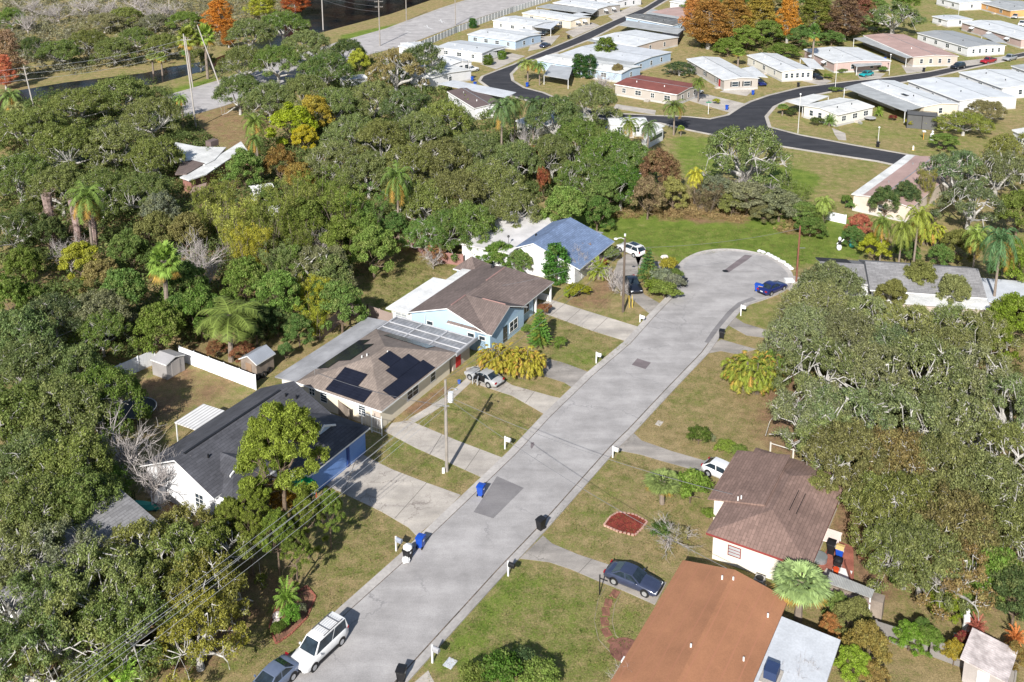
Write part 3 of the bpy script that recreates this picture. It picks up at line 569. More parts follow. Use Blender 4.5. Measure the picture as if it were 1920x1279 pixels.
W_ROYAL = M('blue garage paint', (.17, .30, .62), .6, var=.08, pat='planksz', psc=.6, pcol=(.13, .24, .52)); W_TAN = M('tan wall', (.50, .42, .36), .85, var=.07); W_GREYG = M('greige siding', (.43, .39, .35), .75, var=.05, pat='planksz', psc=1.4, pcol=(.37, .34, .30))
W_PINK = M('pinkish siding', (.48, .36, .33), .8, var=.06); W_IVORY = M('ivory siding', (.70, .67, .60), .75, var=.05); W_PBLUE = M('powder blue siding', (.42, .53, .66), .7, var=.05); W_BBLUE = M('bright blue siding', (.10, .30, .62), .6)
W_ORNG = M('orange wall', (.62, .34, .14), .8); TRIM = WHITE; DARKS = M('dark screen', (.03, .03, .032), .7); REDD = M('red door', (.5, .02, .03), .45); SOLAR = M('solar glass', (.012, .013, .022), .22, .5, var=.15, sc=3, pat='planks', psc=.9, pcol=(.02, .021, .03), fine=0)
BLUEG = M('blue shutters', (.06, .15, .32), .6); BRICK = M('red brick paving', (.36, .13, .09), .9, var=.2, sc=5, fine=.2); AWN = M('white aluminium awning', (.74, .75, .76), .5, pat='planks', psc=1.3, pcol=(.5, .51, .52))
def window(rt, face, c, u, z, w, h, nx=1, nz=1, fm=None, gm=None, shut=None, dep=.05, out=None):
    """face x-,x+,y-,y+ at coordinate c; u centre along the wall, z sill height"""
    s = -1 if face[1] == '-' else 1; ax = face[0]; fm = fm or WHITE; gm = gm or GLASS
    def bx(mb, u0, u1, z0, z1, d0, d1, m=0):
        a, b = sorted((c+s*d0, c+s*d1)); return mb.box(a, b, u0, u1, z0, z1, m) if ax == 'x' else mb.box(u0, u1, a, b, z0, z1, m)
    mb = MB(); t = .07
    bx(mb, u-w/2-t, u-w/2, z-t, z+h+t, .004, dep); bx(mb, u+w/2, u+w/2+t, z-t, z+h+t, .004, dep); bx(mb, u-w/2, u+w/2, z-t, z, .004, dep); bx(mb, u-w/2, u+w/2, z+h, z+h+t, .004, dep)
    for i in range(1, nx): bx(mb, u-w/2+w*i/nx-.03, u-w/2+w*i/nx+.03, z, z+h, .026, dep-.002)
    for i in range(1, nz): bx(mb, u-w/2, u+w/2, z+h*i/nz-.025, z+h*i/nz+.025, .0265, dep-.004)
    f = mb.build('window', fm, rt); bx(MB(), 0, 0, 0, 0, 0, 0); p = MB(); bx(p, u-w/2, u+w/2, z, z+h, .003, .025); p.build('pane', gm, f)
    if shut:
        for k in (-1, 1): p = MB(); a = u+k*(w/2+.26); bx(p, a-.17, a+.17, z-.05, z+h+.05, .005, .04); p.build('shutter', shut, f)
    return f
def door(rt, face, c, u, w=.95, h=2.05, mat=None, z=.15):
    s = -1 if face[1] == '-' else 1; ax = face[0]
    def bx(mb, u0, u1, z0, z1, d0, d1):
        a, b = sorted((c+s*d0, c+s*d1)); return mb.box(a, b, u0, u1, z0, z1) if ax == 'x' else mb.box(u0, u1, a, b, z0, z1)
    d = bx(MB(), u-w/2, u+w/2, z, z+h, .004, .045).build('door', mat or WHITE, rt); bx(MB(), u+w/2-.16, u+w/2-.1, z+.98, z+1.05, .046, .09).build('handle', STEEL, d); return d
def hip(rt, x0, x1, y0, y1, ze, rise, mat, fas=None, ends=(1, 1), th=.18, name='roof', ins=None):
    """hip or gable roof with its ridge along the longer side; ends: 1 hipped 0 gabled"""
    mb = MB(); L, Wd = x1-x0, y1-y0
    if L >= Wd:
        k = (Wd/2 if ins is None else ins); ym = (y0+y1)/2; a, b = (x0+k*ends[0], ym, ze+rise), (x1-k*ends[1], ym, ze+rise); e = [(x0, y0, ze), (x1, y0, ze), (x1, y1, ze), (x0, y1, ze)]
        tp = [(0, 1, 5, 4), (2, 3, 4, 5), (1, 2, 5), (3, 0, 4)]
    else:
        k = (L/2 if ins is None else ins); xm = (x0+x1)/2; a, b = (xm, y0+k*ends[0], ze+rise), (xm, y1-k*ends[1], ze+rise); e = [(x0, y0, ze), (x1, y0, ze), (x1, y1, ze), (x0, y1, ze)]
        tp = [(3, 0, 4, 5), (1, 2, 5, 4), (0, 1, 4), (2, 3, 5)]
    if abs((b[0]-a[0])+(b[1]-a[1])) < .01: b = (b[0]+.01, b[1]+.01, b[2])
    mb.add(e+[a, b], tp, 0); lo = [(p[0], p[1], ze-th) for p in e]
    mb.add(e+lo, [(0, 4, 5, 1), (1, 5, 6, 2), (2, 6, 7, 3), (3, 7, 4, 0), (7, 6, 5, 4)], 1)
    return mb.build(name, [mat, fas or TRIM], rt)
def gable(rt, x0, x1, y0, y1, ze, rise, mat, along='x', th=.13, fas=None, name='roof'):
    """two roof slabs meeting at a ridge; edges trimmed"""
    mb = MB()
    if along == 'x':
        ym = (y0+y1)/2; S = [[(x0, y0, ze), (x1, y0, ze), (x1, ym, ze+rise), (x0, ym, ze+rise)], [(x1, y1, ze), (x0, y1, ze), (x0, ym, ze+rise), (x1, ym, ze+rise)]]
    else:
        xm = (x0+x1)/2; S = [[(x0, y1, ze), (x0, y0, ze), (xm, y0, ze+rise), (xm, y1, ze+rise)], [(x1, y0, ze), (x1, y1, ze), (xm, y1, ze+rise), (xm, y0, ze+rise)]]
    for q in S:
        n = 4; lo = [(p[0], p[1], p[2]-th) for p in q]; mb.add(q, [(0, 1, 2, 3)], 0); mb.add(q+lo, [(i, i+4, (i+1) % 4+4, (i+1) % 4) for i in (0, 1, 3)]+[(7, 6, 5, 4)], 1)
    return mb.build(name, [mat, fas or TRIM], rt)
def walls(rt, x0, x1, y0, y1, z1, mat, gab=None, rise=0, name='wall', skirt=None):
    mb = MB(); mb.box(x0, x1, y0, y1, -.05, z1)
    if gab == 'x': ym = (y0+y1)/2; mb.add([(x0, y0, z1), (x0, y1, z1), (x0, ym, z1+rise), (x1, y0, z1), (x1, y1, z1), (x1, ym, z1+rise)], [(0, 2, 1), (3, 4, 5), (0, 3, 5, 2), (1, 2, 5, 4)])
    if gab == 'y': xm = (x0+x1)/2; mb.add([(x0, y0, z1), (x1, y0, z1), (xm, y0, z1+rise), (x0, y1, z1), (x1, y1, z1), (xm, y1, z1+rise)], [(0, 1, 2), (3, 5, 4), (0, 2, 5, 3), (1, 4, 5, 2)])
    return mb.build(name, mat, rt)
def loc(rt, p):                                                  # world point to a root's own coordinates
    d = Vector(p)-Vector(rt.location); a = -rt.rotation_euler[2]; return Vector((d.x*math.cos(a)-d.y*math.sin(a), d.x*math.sin(a)+d.y*math.cos(a), d.z))
def awning(rt, pts, z, mat, posts=(0, 1, 2, 3), th=.1, pm=None, name='awning_roof', drop=0):
    p = [loc(rt, G(x, y, z)) for x, y in pts]
    a = sum(p[i].x*p[(i+1) % len(p)].y-p[(i+1) % len(p)].x*p[i].y for i in range(len(p)))
    if a < 0: p.reverse()
    MB().slab([(q.x, q.y, z) for q in p], th).build(name, mat, rt); c = sum(p, Vector())/len(p)
    for i in posts:
        q = p[i]+(c-p[i]).normalized()*.25; MB().box(q.x-.06, q.x+.06, q.y-.06, q.y+.06, -.02, z-th).build('post', pm or WHITE, rt)
def HR(name, label, r0, q0): return root(name, label, 'house', RQ(r0, q0), ROT)
# ---- the tan hip-roofed house with solar panels
h = HR('solar_panel_house', 'cream single storey house with tan hip roof carrying black solar panels', 74.0, 58.4)
walls(h, .55, 13.6, .6, 11.0, 2.45, W_CREAM); walls(h, .55, 13.4, 11.0, 14.2, 2.2, W_IVORY)
hip(h, 0, 14.2, 0, 11.6, 2.6, 1.9, SH_TAN, ins=5.8)
MB().slab([(0, 11.62, 2.62), (16.5, 11.62, 2.62), (16.5, 14.7, 2.38), (0, 14.7, 2.38)], .14).build('flat_roof', GFLAT, h)
k = 1.9/5.8
def pan(pts, nm='solar_panel'): return MB().slab(pts, .05).build(nm, SOLAR, h)
def on_near(x0, x1, y0, y1): return [(x0, y0, 2.6+k*x0+.1), (x1, y0, 2.6+k*x1+.1), (x1, y1, 2.6+k*x1+.1), (x0, y1, 2.6+k*x0+.1)]
def on_front(x0, x1, y0, y1): return [(x0, y0, 2.6+k*y0+.1), (x1, y0, 2.6+k*y0+.1), (x1, y1, 2.6+k*y1+.1), (x0, y1, 2.6+k*y1+.1)]
def on_rear(x0, x1, y0, y1): return [(x0, y0, 2.6+k*(11.6-y0)+.1), (x1, y0, 2.6+k*(11.6-y0)+.1), (x1, y1, 2.6+k*(11.6-y1)+.1), (x0, y1, 2.6+k*(11.6-y1)+.1)]
for i in range(5): pan(on_near(.22, 1.84, 2.5+i*1.04, 3.52+i*1.04))
for i in range(3): pan(on_near(1.87, 3.5, 4.5+i*1.04, 5.52+i*1.04))
for i in range(7): pan(on_front(2.5+i*1.07, 3.55+i*1.07, .12, 1.72))
for i in range(4): pan(on_front(5.2+i*1.07, 6.25+i*1.07, 1.76, 3.36))
for i in range(2): pan(on_front(6.05+i*1.07, 7.1+i*1.07, 3.4, 5.0))
for i in range(7): pan(on_rear(3.2+i*1.07, 4.25+i*1.07, 9.75, 11.4))
for i in range(4): pan(on_rear(5.0+i*1.07, 6.05+i*1.07, 8.1, 9.72))
for i in range(6): pan([(x, y, 2.6+k*(14.2-x)+.1) for x, y in ((12.3, 2.8+i*1.04), (13.9, 2.8+i*1.04), (13.9, 3.82+i*1.04), (12.3, 3.82+i*1.04))])
# side patio of translucent panels on white beams
MB().slab([(14.25, .1, 2.42), (18.4, .1, 2.32), (18.4, 11.6, 2.32), (14.25, 11.6, 2.42)], .06).build('patio_roof', M('translucent grey patio panels', (.27, .275, .29), .4, var=.3, sc=3, pat='ribsy', psc=.55, pcol=(.18, .185, .20)), h)
mb = MB()
for y in (.1, 3.9, 7.6, 11.5): mb.box(14.3, 18.4, y-.07, y+.07, 2.43, 2.56)
for x in (15.3, 16.7, 18.3): mb.box(x-.06, x+.06, .18, 11.42, 2.44, 2.54)
mb.build('beam', M('dull white beam', (.5, .5, .52), .6), h)
mb = MB(); mb.box(14.0, 18.6, -.15, .0, 2.2, 2.6); mb.build('fascia', M('grey fascia', (.3, .3, .31), .7), h)
walls(h, 14.3, 17.9, .6, 1.0, 2.2, W_TAN, name='patio_wall')
for y in (3.0, 8.2): window(h, 'x-', .55, y, .95, .85, 1.15, 1, 4)
window(h, 'x-', .55, 8.25+1.6, 1.3, .7, .8, 2, 2)
window(h, 'y-', .6, 6.3, .85, 2.0, 1.15, 2, 2); window(h, 'y-', .6, 10.2, .85, .9, 1.15, 1, 2); door(h, 'y-', .6, 15.4, 1.0, 2.0, mat=REDD); door(h, 'x-', .55, 1.1, mat=W_TAN)
mb = MB(); mb.tube([(1.6, 10.3, 3.1), (1.6, 10.3, 4.0)], .025); mb.tube([(1.6, 9.8, 3.9), (1.6, 10.8, 3.95)], .02)
for j in range(5): mb.tube([(1.35, 9.9+j*.2, 3.91), (1.85, 9.9+j*.2, 3.91)], .012, 4)
mb.build('roof_antenna', STEEL, h)
for x, y, z in ((6.0, 6.5, 4.35), (7.9, 5.1, 4.2), (5.6, 6.9, 4.2)): MB().cyl(x, y, z-.4, z+.2, .07).build('vent_pipe', WHITE, h)
# entrance gate of white ironwork at the near corner
t = root('gate', 'white ironwork entry gate at the near corner of the cream solar panel house', 'gate', RQ(73.7, 58.2), ROT)
for dx, dy in ((0, 0), (0, 1.3), (0, 2.6)): MB().box(dx-.04, dx+.04, dy-.04, dy+.04, -.02, 2.25).build('post', WHITE, t)
mb = MB()
for i in range(13): mb.box(-.012, .012, .1+i*.2, .124+i*.2, .2, 1.9)
mb.box(-.02, .02, 0, 2.6, .2, .26); mb.box(-.021, .021, 0, 2.6, 1.85, 1.91); mb.build('gate_panel', WHITE, t)
# ---- pale blue house with brown roof
h = HR('pale_blue_house', 'pale blue house with brown shingle roof, white flat rear roof and open carport', 93.4, 57.4)
walls(h, .4, 12.3, .55, 11.4, 2.65, W_BLUE, 'x', 1.75); walls(h, .4, 8.6, -.1, 2.0, 2.66, W_BLUE); walls(h, .45, 10.3, 11.4, 14.5, 2.4, W_IVORY)
gable(h, 0, 14.2, 0, 11.6, 2.8, 1.95, SH_BROWN)
mb = MB(); e = [(14.2, 0, 2.8), (17.0, 0, 2.8), (17.0, 11.6, 2.8), (14.2, 11.6, 2.8), (14.2, 5.8, 4.75)]; mb.add(e, [(0, 1, 4), (1, 2, 4), (2, 3, 4)], 0)
lo = [(p[0], p[1], 2.66) for p in e[:4]]; mb.add(e[:4]+lo, [(0, 4, 5, 1), (1, 5, 6, 2), (2, 6, 7, 3), (7, 6, 5, 4)], 1); mb.build('roof', [SH_BROWN, TRIM], h)
gable(h, 0, 8.8, -.55, 5.9, 2.82, 1.95, SH_BROWN, along='y')
MB().add([(.4, -.1, 2.62), (8.4, -.1, 2.62), (4.4, -.1, 4.42)], [(0, 1, 2)]).build('gable_wall', M('pale blue gable', (.36, .50, .66), .7), h)
MB().slab([(-.1, 11.55, 2.78), (10.5, 11.55, 2.78), (10.5, 15.0, 2.6), (-.1, 15.0, 2.6)], .18).build('flat_roof', M('white flat roof with stains', (.70, .70, .69), .6, var=.12, sc=2.4, fine=.06, fsc=5), h)
MB().slab([(10.52, 11.55, 2.78), (14.8, 11.55, 2.78), (14.8, 13.0, 2.7), (10.52, 13.0, 2.7)], .18).build('flat_roof', WROOF, h)
hip(h, 14.4, 18.2, 10.6, 14.4, 2.5, 1.5, SH_BROWN, name='rear_roof'); walls(h, 14.8, 17.8, 11.0, 14.0, 2.3, W_BLUE, name='rear_wall')
for y, w in ((2.6, .9), (1.0, .8)): window(h, 'x-', .4, y, 1.65, w, .45)
window(h, 'x-', .4, 8.6, 1.7, .85, .45); window(h, 'x-', .45, 13.0, .8, 1.7, 1.3, 2, 4, gm=M('louvre glass', (.35, .37, .38), .4))
window(h, 'y-', -.1, 6.0, .75, 1.9, 1.3, 2, 2); door(h, 'y-', -.1, 3.9, mat=GLASS); window(h, 'y-', .55, 10.4, 1.1, 1.3, 1.0, 2, 1)
for x in (12.6, 16.7): MB().box(x-.1, x+.1, .25, .5, -.02, 2.66).build('carport_post', WHITE, h)
MB().box(16.55, 16.7, .6, 11.2, -.02, .9).build('carport_wall', WHITE, h)
RV = M('reddish ridge caps', (.33, .20, .18), .9)
for a, b2 in (((1.0, 5.8, 4.78), (4.2, 5.8, 4.78)), ((9.2, 5.8, 4.78), (13.9, 5.8, 4.78)), ((4.4, 3.4, 4.81), (4.4, .1, 4.81))): MB().tube([a, b2], .09, 5).build('ridge_cap', RV, h)
mb = MB(); mb.tube([(-.0, 9.2, .0), (.3, 9.2, 3.0)], .03); mb.build('pipe', WHITE, h)
MB().cyl(14.5, 8.0, 4.0, 4.35, .28, .2, 12).build('roof_vent', BLACK, h)
# ---- blue-roofed white house further up
h = HR('blue_roofed_house', 'white house with blue grey shingle roof and large flat off white rear roof', 116.0, 56.4)
walls(h, .3, 10.6, .9, 9.8, 2.4, W_WHITE); hz = 4.95
mb = MB(); S = [[(0, 0, 2.6), (11.6, 0, 2.6), (11.6, 7.3, hz), (0, 7.3, hz)], [(11.6, 10.4, 3.6), (0, 10.4, 3.6), (0, 7.3, hz), (11.6, 7.3, hz)]]
for q in S: lo = [(p[0], p[1], p[2]-.14) for p in q]; mb.add(q, [(0, 1, 2, 3)], 0); mb.add(q+lo, [(i, i+4, (i+1) % 4+4, (i+1) % 4) for i in (0, 1, 3)]+[(7, 6, 5, 4)], 1)
mb.build('roof', [SH_BLUE, TRIM], h)
MB().add([(.3, .9, 2.38), (.3, 9.8, 2.38), (.3, 9.8, 3.5), (.3, 7.3, 4.75), (.3, .9, 2.7)], [(0, 1, 2, 3, 4)]).build('gable_wall', W_WHITE, h)
MB().slab([(-1.5, 10.3, 3.35), (13.6, 10.3, 3.35), (13.6, 18.8, 3.1), (-1.5, 18.8, 3.1)], .2).build('flat_roof', WFLAT, h); walls(h, -1.2, 13.2, 10.0, 18.4, 3.0, W_WHITE)
MB().slab([(11.62, 3.0, 2.75), (14.2, 3.0, 2.5), (14.2, 8.2, 2.5), (11.62, 8.2, 2.75)], .08).build('side_awning', GMET, h)
window(h, 'x-', .3, 4.6, .9, .95, 1.2, 1, 2, shut=M('navy shutters', (.03, .04, .08), .6)); window(h, 'x-', -1.2, 13.5, .9, .8, 1.0); window(h, 'y-', .9, 6.0, .8, 1.6, 1.3, 2, 2); door(h, 'y-', .9, 3.0)
mb = MB(); mb.tube([(1.2, 12, 3.2), (1.2, 12, 4.6)], .03); mb.ball((1.2, 12, 4.6), .2, 8); mb.build('roof_vent', BLACK, h); MB().cyl(4.5, 9.3, 3.9, 4.4, .14).build('roof_vent', BLACK, h)
# ---- charcoal-roofed house with the blue garage
h = HR('charcoal_roofed_house', 'white house with charcoal shingle roof and royal blue garage wing', 54.9, 57.5)
walls(h, .35, 15.6, 5.8, 14.1, 2.6, W_WHITE, 'x', 1.8); walls(h, .35, 7.6, 4.2, 5.9, 2.45, W_WHITE); walls(h, 7.2, 15.6, .5, 5.85, 2.5, M('blue grey side wall', (.62, .66, .78), .8))
MB().box(7.1, 15.7, .38, .5, -.02, 2.6).build('garage_front', W_ROYAL, h)
for x0, x1 in ((7.6, 12.6), (13.2, 15.4)): MB().box(x0, x1, .33, .38, .02, 2.25).build('garage_door', W_ROYAL, h)
MB().box(12.75, 13.05, .28, .38, 0, 2.5).build('downpipe', M('deep blue trim', (.03, .07, .25), .5), h)
gable(h, 0, 16.0, 5.0, 14.7, 2.8, 2.25, SH_DARK)
mb = MB(); e = [(6.9, 0, 2.7), (16.1, 0, 2.7), (16.1, 7.5, 2.7), (6.9, 7.5, 2.7), (11.5, 3.4, 4.45), (11.5, 8.6, 4.45)]
mb.add(e, [(1, 2, 5, 4), (3, 0, 4, 5), (0, 1, 4)], 0); lo = [(p[0], p[1], 2.52) for p in e[:4]]; mb.add(e[:4]+lo, [(0, 4, 5, 1), (1, 5, 6, 2), (3, 7, 4, 0), (7, 6, 5, 4)], 1); mb.build('wing_roof', [SH_DARK, TRIM], h)
mb = MB(); e = [(.6, 3.5, 2.65), (7.2, 3.5, 2.65), (7.2, 9, 2.65), (.6, 9, 2.65), (3.9, 6.3, 3.95), (3.9, 9.2, 3.95)]
mb.add(e, [(1, 2, 5, 4), (3, 0, 4, 5), (0, 1, 4)], 0); lo = [(p[0], p[1], 2.48) for p in e[:4]]; mb.add(e[:4]+lo, [(0, 4, 5, 1), (1, 5, 6, 2), (3, 7, 4, 0), (7, 6, 5, 4)], 1); mb.build('wing_roof', [SH_DARK, TRIM], h)
def louvre(cx, cy, cz, w, hh):
    mb = MB(); mb.slab([(cx-w, cy, cz-hh), (cx, cy, cz), (cx, cy+2.6, cz), (cx-w, cy+2.6, cz-hh)], .1, 0); mb.slab([(cx, cy, cz), (cx+w, cy, cz-hh), (cx+w, cy+2.6, cz-hh), (cx, cy+2.6, cz)], .1, 0)
    g = mb.build('gablet', SH_DARK, h); MB().obox((cx-w/2, cy-.04, cz-hh/2), (w/2+.05, 0, hh/2+.03), (0, .05, 0), (0, 0, .1)).build('trim', WHITE, g); MB().obox((cx+w/2, cy-.045, cz-hh/2), (w/2+.05, 0, -hh/2-.03), (0, .05, 0), (0, 0, .1)).build('trim', WHITE, g)
    MB().add([(cx-w+.1, cy+.12, cz-hh), (cx+w-.1, cy+.12, cz-hh), (cx, cy+.12, cz-.1)], [(0, 1, 2)]).build('louvre', W_PBLUE, g)
louvre(11.5, 2.0, 4.75, 1.6, .75); louvre(3.9, 5.4, 4.25, 1.5, .7)
MB().box(1.2, 13.9, 9.72, 9.98, 5.0, 5.1).build('ridge_vent', BLACK, h)
for x, y, z in ((2.6, 8.3, 4.45), (13.8, 9.0, 4.75), (14.5, 8.2, 4.4)): MB().cyl(x, y, z-.2, z+.25, .09).build('vent_pipe', BLACK, h)
window(h, 'x-', .35, 7.3, .9, .95, 1.3, 2, 3); window(h, 'y-', 4.2, 3.0, .8, 1.8, 1.3, 2, 2); window(h, 'y-', 4.2, 5.9, .8, 1.0, 1.3, 1, 2)
mb = MB(); mb.box(.55, 6.4, 3.35, 3.4, 2.5, 2.62); mb.build('gutter', WHITE, h)
# ---- white ribbed patio cover behind it
t = root('patio_cover', 'white ribbed metal patio cover in the back yard behind the charcoal roof', 'patio cover', G(375, 785, 2.3)-Vector((0, 0, 2.3)), ROT)
pq = [loc(t, G(x, y, 2.4)) for x, y in ((327, 792), (367, 806), (421, 770), (381, 757))]
MB().slab([(q.x, q.y, 2.4) for q in (pq if (pq[1]-pq[0]).cross(pq[2]-pq[1]).z > 0 else pq[::-1])], .1).build('cover_roof', M('white corrugated cover', (.74, .73, .72), .5, pat='ribsy', psc=.75, pcol=(.36, .35, .34)), t)
for q in (pq[0], pq[1], pq[3]): MB().box(q.x*.93-.05, q.x*.93+.05, q.y*.93-.05, q.y*.93+.05, -.02, 2.3).build('leg', WHITE, t)
# ---- maroon-roofed house on the right of the street
h = HR('maroon_roofed_house', 'cream house with wide maroon shingle hip roof on the right of the street', 72.7, 14.2)
walls(h, .5, 13.6, .5, 8.3, 2.5, M('pale cream stucco', (.72, .66, .57), .85, var=.04)); walls(h, 5.1, 13.4, 8.2, 9.8, 2.48, MC['pale cream stucco'])
RM = M('maroon fascia', (.25, .05, .045), .6)
mb = MB(); e = [(0, 0, 2.7), (14.3, 0, 2.7), (14.3, 8.8, 2.7), (0, 8.8, 2.7), (4.4, 4.4, 3.75), (9.9, 4.4, 3.75)]; mb.add(e, [(0, 1, 5, 4), (2, 3, 4, 5), (1, 2, 5), (3, 0, 4)], 0); lo = [(p[0], p[1], 2.5) for p in e[:4]]; mb.add(e[:4]+lo, [(0, 4, 5, 1), (1, 5, 6, 2), (2, 6, 7, 3), (3, 7, 4, 0), (7, 6, 5, 4)], 1); mb.build('roof', [SH_MAROON, RM], h)
mb = MB(); e = [(4.7, 10.3, 2.52), (13.2, 10.3, 2.52), (13.2, 5.2, 3.73), (4.7, 5.2, 3.73)]; mb.slab(e[::-1], .14); mb.build('porch_roof', SH_MAROON, h)
window(h, 'x-', .5, 6.4, 1.0, 1.0, .85, 1, 3, fm=RM, gm=M('white blinds', (.45, .46, .47), .5)); window(h, 'x-', .5, 1.9, 1.0, .9, .85, 1, 3, fm=RM)
window(h, 'y+', 9.8, 9.0, .9, 1.8, 1.2, 2, 2); door(h, 'y+', 9.8, 6.8)
for x, y, z in ((4.9, 7.6, 3.2), (5.2, 7.4, 3.2)): MB().cyl(x, y, z-.5, z+.35, .06).build('vent_pipe', WHITE, h)
for y in (2.6, 3.2): MB().obox((7.0, y, 2.7+y*.2386+.03), (1.6, 0, 0), (0, .025, .006), (0, 0, .02)).build('ridge_strip', BLACK, h)
# ---- terracotta-roofed house at the bottom right
h = HR('terracotta_roofed_house', 'long house with smooth terracotta coloured roof and pale flat rear roof', 44.0, 10.4)
walls(h, .4, 23.9, 4.8, 12.6, 2.6, W_TAN); gable(h, 0, 24.4, 4.4, 13.05, 2.8, .85, ORANGE, fas=M('terracotta fascia', (.30, .12, .07), .8))
MB().slab([(0, 0, 2.62), (22.4, 0, 2.62), (22.4, 4.38, 2.74), (0, 4.38, 2.74)], .15).build('flat_roof', LWHITE, h); walls(h, .4, 22.0, .4, 4.7, 2.45, W_TAN)
for x, y in ((23.0, 9.3), (23.3, 8.5), (15.2, 9.0), (16.5, 5.5), (21.5, 5.2)): MB().cyl(x, y, 3.0, 3.85 if y > 6 else 3.3, .07).build('vent_pipe', WHITE, h)
u = MB(); u.box(15.9, 17.0, 3.0, 3.9, 2.84, 3.5); u.build('roof_air_unit', M('navy air unit', (.03, .05, .12), .5), h); MB().box(15.5, 17.2, 2.8, 4.1, 2.7, 2.84).build('unit_base', CONC, h)
MB().box(12.4, 12.9, 13.06, 13.2, 2.55, 2.72).build('gutter', WHITE, h); window(h, 'y+', 12.6, 8, .9, 1.8, 1.2, 2, 2); window(h, 'y+', 12.6, 18, .9, 1.8, 1.2, 2, 2); door(h, 'y+', 12.6, 12)
# ---- grey-roofed house under the oaks, right
h = root('grey_roofed_house', 'grey shingle roofed house half hidden under the right hand oaks', 'house', G(1745, 505, 2.8)-Vector((0, 0, 2.8)), math.radians(-10))
ca = [loc(h, G(x, y, z)) for x, y, z in ((1608, 474, 2.8), (1820, 486, 2.9), (1880, 530, 2.8), (1690, 540, 2.8))]
walls(h, -8.6, 4.6, -7.3, 1.4, 2.5, W_WHITE); hip(h, -9.2, 5.2, -8.0, 2.0, 2.7, 1.9, SH_GREY, ends=(0, 0))
walls(h, -14.2, -8.8, -5.6, 1.2, 2.4, W_WHITE); gable(h, -15.0, -8.6, -6.2, 1.8, 2.6, 1.2, SH_GREY)
MB().slab([(-15.05, -2.1, 3.84), (-10.8, -2.1, 3.84), (-10.8, 1.9, 2.66), (-15.05, 1.9, 2.66)], .06).build('roof_patch', M('black shingles', (.04, .04, .05), .9, pat='shingle'), h)
MB().slab([(5.25, -8.5, 2.5), (13.0, -8.5, 2.4), (13.0, -1.0, 2.4), (5.25, -1.0, 2.5)], .12).build('flat_roof', LWHITE, h); walls(h, 5.25, 12.6, -8.1, -1.4, 2.28, W_TAN)
MB().slab([(-6, -10.6, 2.35), (5.2, -10.6, 2.35), (5.2, -8.05, 2.5), (-6, -8.05, 2.5)], .12).build('flat_roof', WROOF, h); window(h, 'y-', -7.3, -3, .9, 1.5, 1.1, 2, 1); walls(h, -5.6, 4.8, -10.3, -7.3, 2.2, W_TAN)
# ---- grey-roofed house bottom left under oaks
h = HR('grey_roofed_house', 'grey shingle roofed house under oaks at the lower left edge', 37.0, 62.0)
walls(h, .5, 12.3, .5, 12.0, 2.5, W_WHITE, 'x', 1.7); gable(h, 0, 12.8, 0, 12.5, 2.75, 2.1, SH_GREY); window(h, 'x-', .5, 4, .9, 1.2, 1.1, 2, 2); window(h, 'y-', .5, 6, .9, 1.6, 1.2, 2, 2); MB().box(.4, 12.4, 6.1, 6.4, 4.8, 4.9).build('ridge_vent', SH_GREY, h)
# ---- white-roofed house in the woods, upper left
h = root('white_roofed_house', 'low house with white flat roofs and brown gables among the upper left trees', 'house', G(395, 300, 2.8)-Vector((0, 0, 2.8)), ROT)
def pslab(rt, pts, z, th, mat, nm, sh=1.0):
    q = [loc(rt, G(x, y, z)) for x, y in pts]; c = sum(q, Vector())/len(q); q = [c+(v-c)*sh for v in q]
    if sum(q[i].x*q[(i+1) % len(q)].y-q[(i+1) % len(q)].x*q[i].y for i in range(len(q))) < 0: q.reverse()
    return MB().slab([(v.x, v.y, z) for v in q], th).build(nm, mat, rt)
RA = [(326, 266), (372, 275), (424, 276), (402, 300), (384, 309), (334, 303)]; RB = [(337, 332), (392, 303), (452, 265), (474, 296), (440, 291), (388, 326), (354, 338)]
pslab(h, RA, 3.0, .2, WROOF, 'flat_roof'); pslab(h, RA, 2.78, 2.8, W_TAN, 'wall', .93); pslab(h, RB, 2.85, .2, WROOF, 'flat_roof'); pslab(h, RB, 2.63, 2.7, M('red brown wall', (.30, .15, .12), .9), 'wall', .93)
pslab(h, [(328, 326), (341, 303), (360, 300), (384, 306), (350, 326)], 3.05, .25, SH_BROWN, 'gable_roof'); pslab(h, [(355, 362), (385, 352), (388, 342), (362, 350)], 2.2, .2, M('tan lean-to roof', (.36, .25, .2), .9), 'porch_roof'); pslab(h, [(355, 362), (385, 352), (388, 342), (362, 350)], 2.0, 2.0, W_TAN, 'porch_wall', .9)
q = loc(h, G(398, 272, 3)); MB().box(q.x-1, q.x+1, q.y-.7, q.y+.7, 2.9, 4.0).build('chimney', M('dark stone chimney', (.16, .12, .11), .9), h)
for px, py, s, lb in ((490, 349, 3.4, 'small white roofed garden shed among trees left of the yellow foliage'), (513, 388, 1.6, 'small white weathered lean-to in the thicket below the white shed'), (662, 144, 6.0, 'white roof of a home showing through oaks beyond the main woods')):
    t = root('garden_shed' if s < 5 else 'small_home', lb, 'shed' if s < 5 else 'house', G(px, py, 2.3)-Vector((0, 0, 2.3)), math.radians(25)); walls(t, -s/2, s/2, -s*.35, s*.35, 2.1, W_WHITE); gable(t, -s/2-.2, s/2+.2, -s*.35-.2, s*.35+.2, 2.2, .35, WROOF); door(t, 'y-', -s*.35, 0, .8, 1.8)
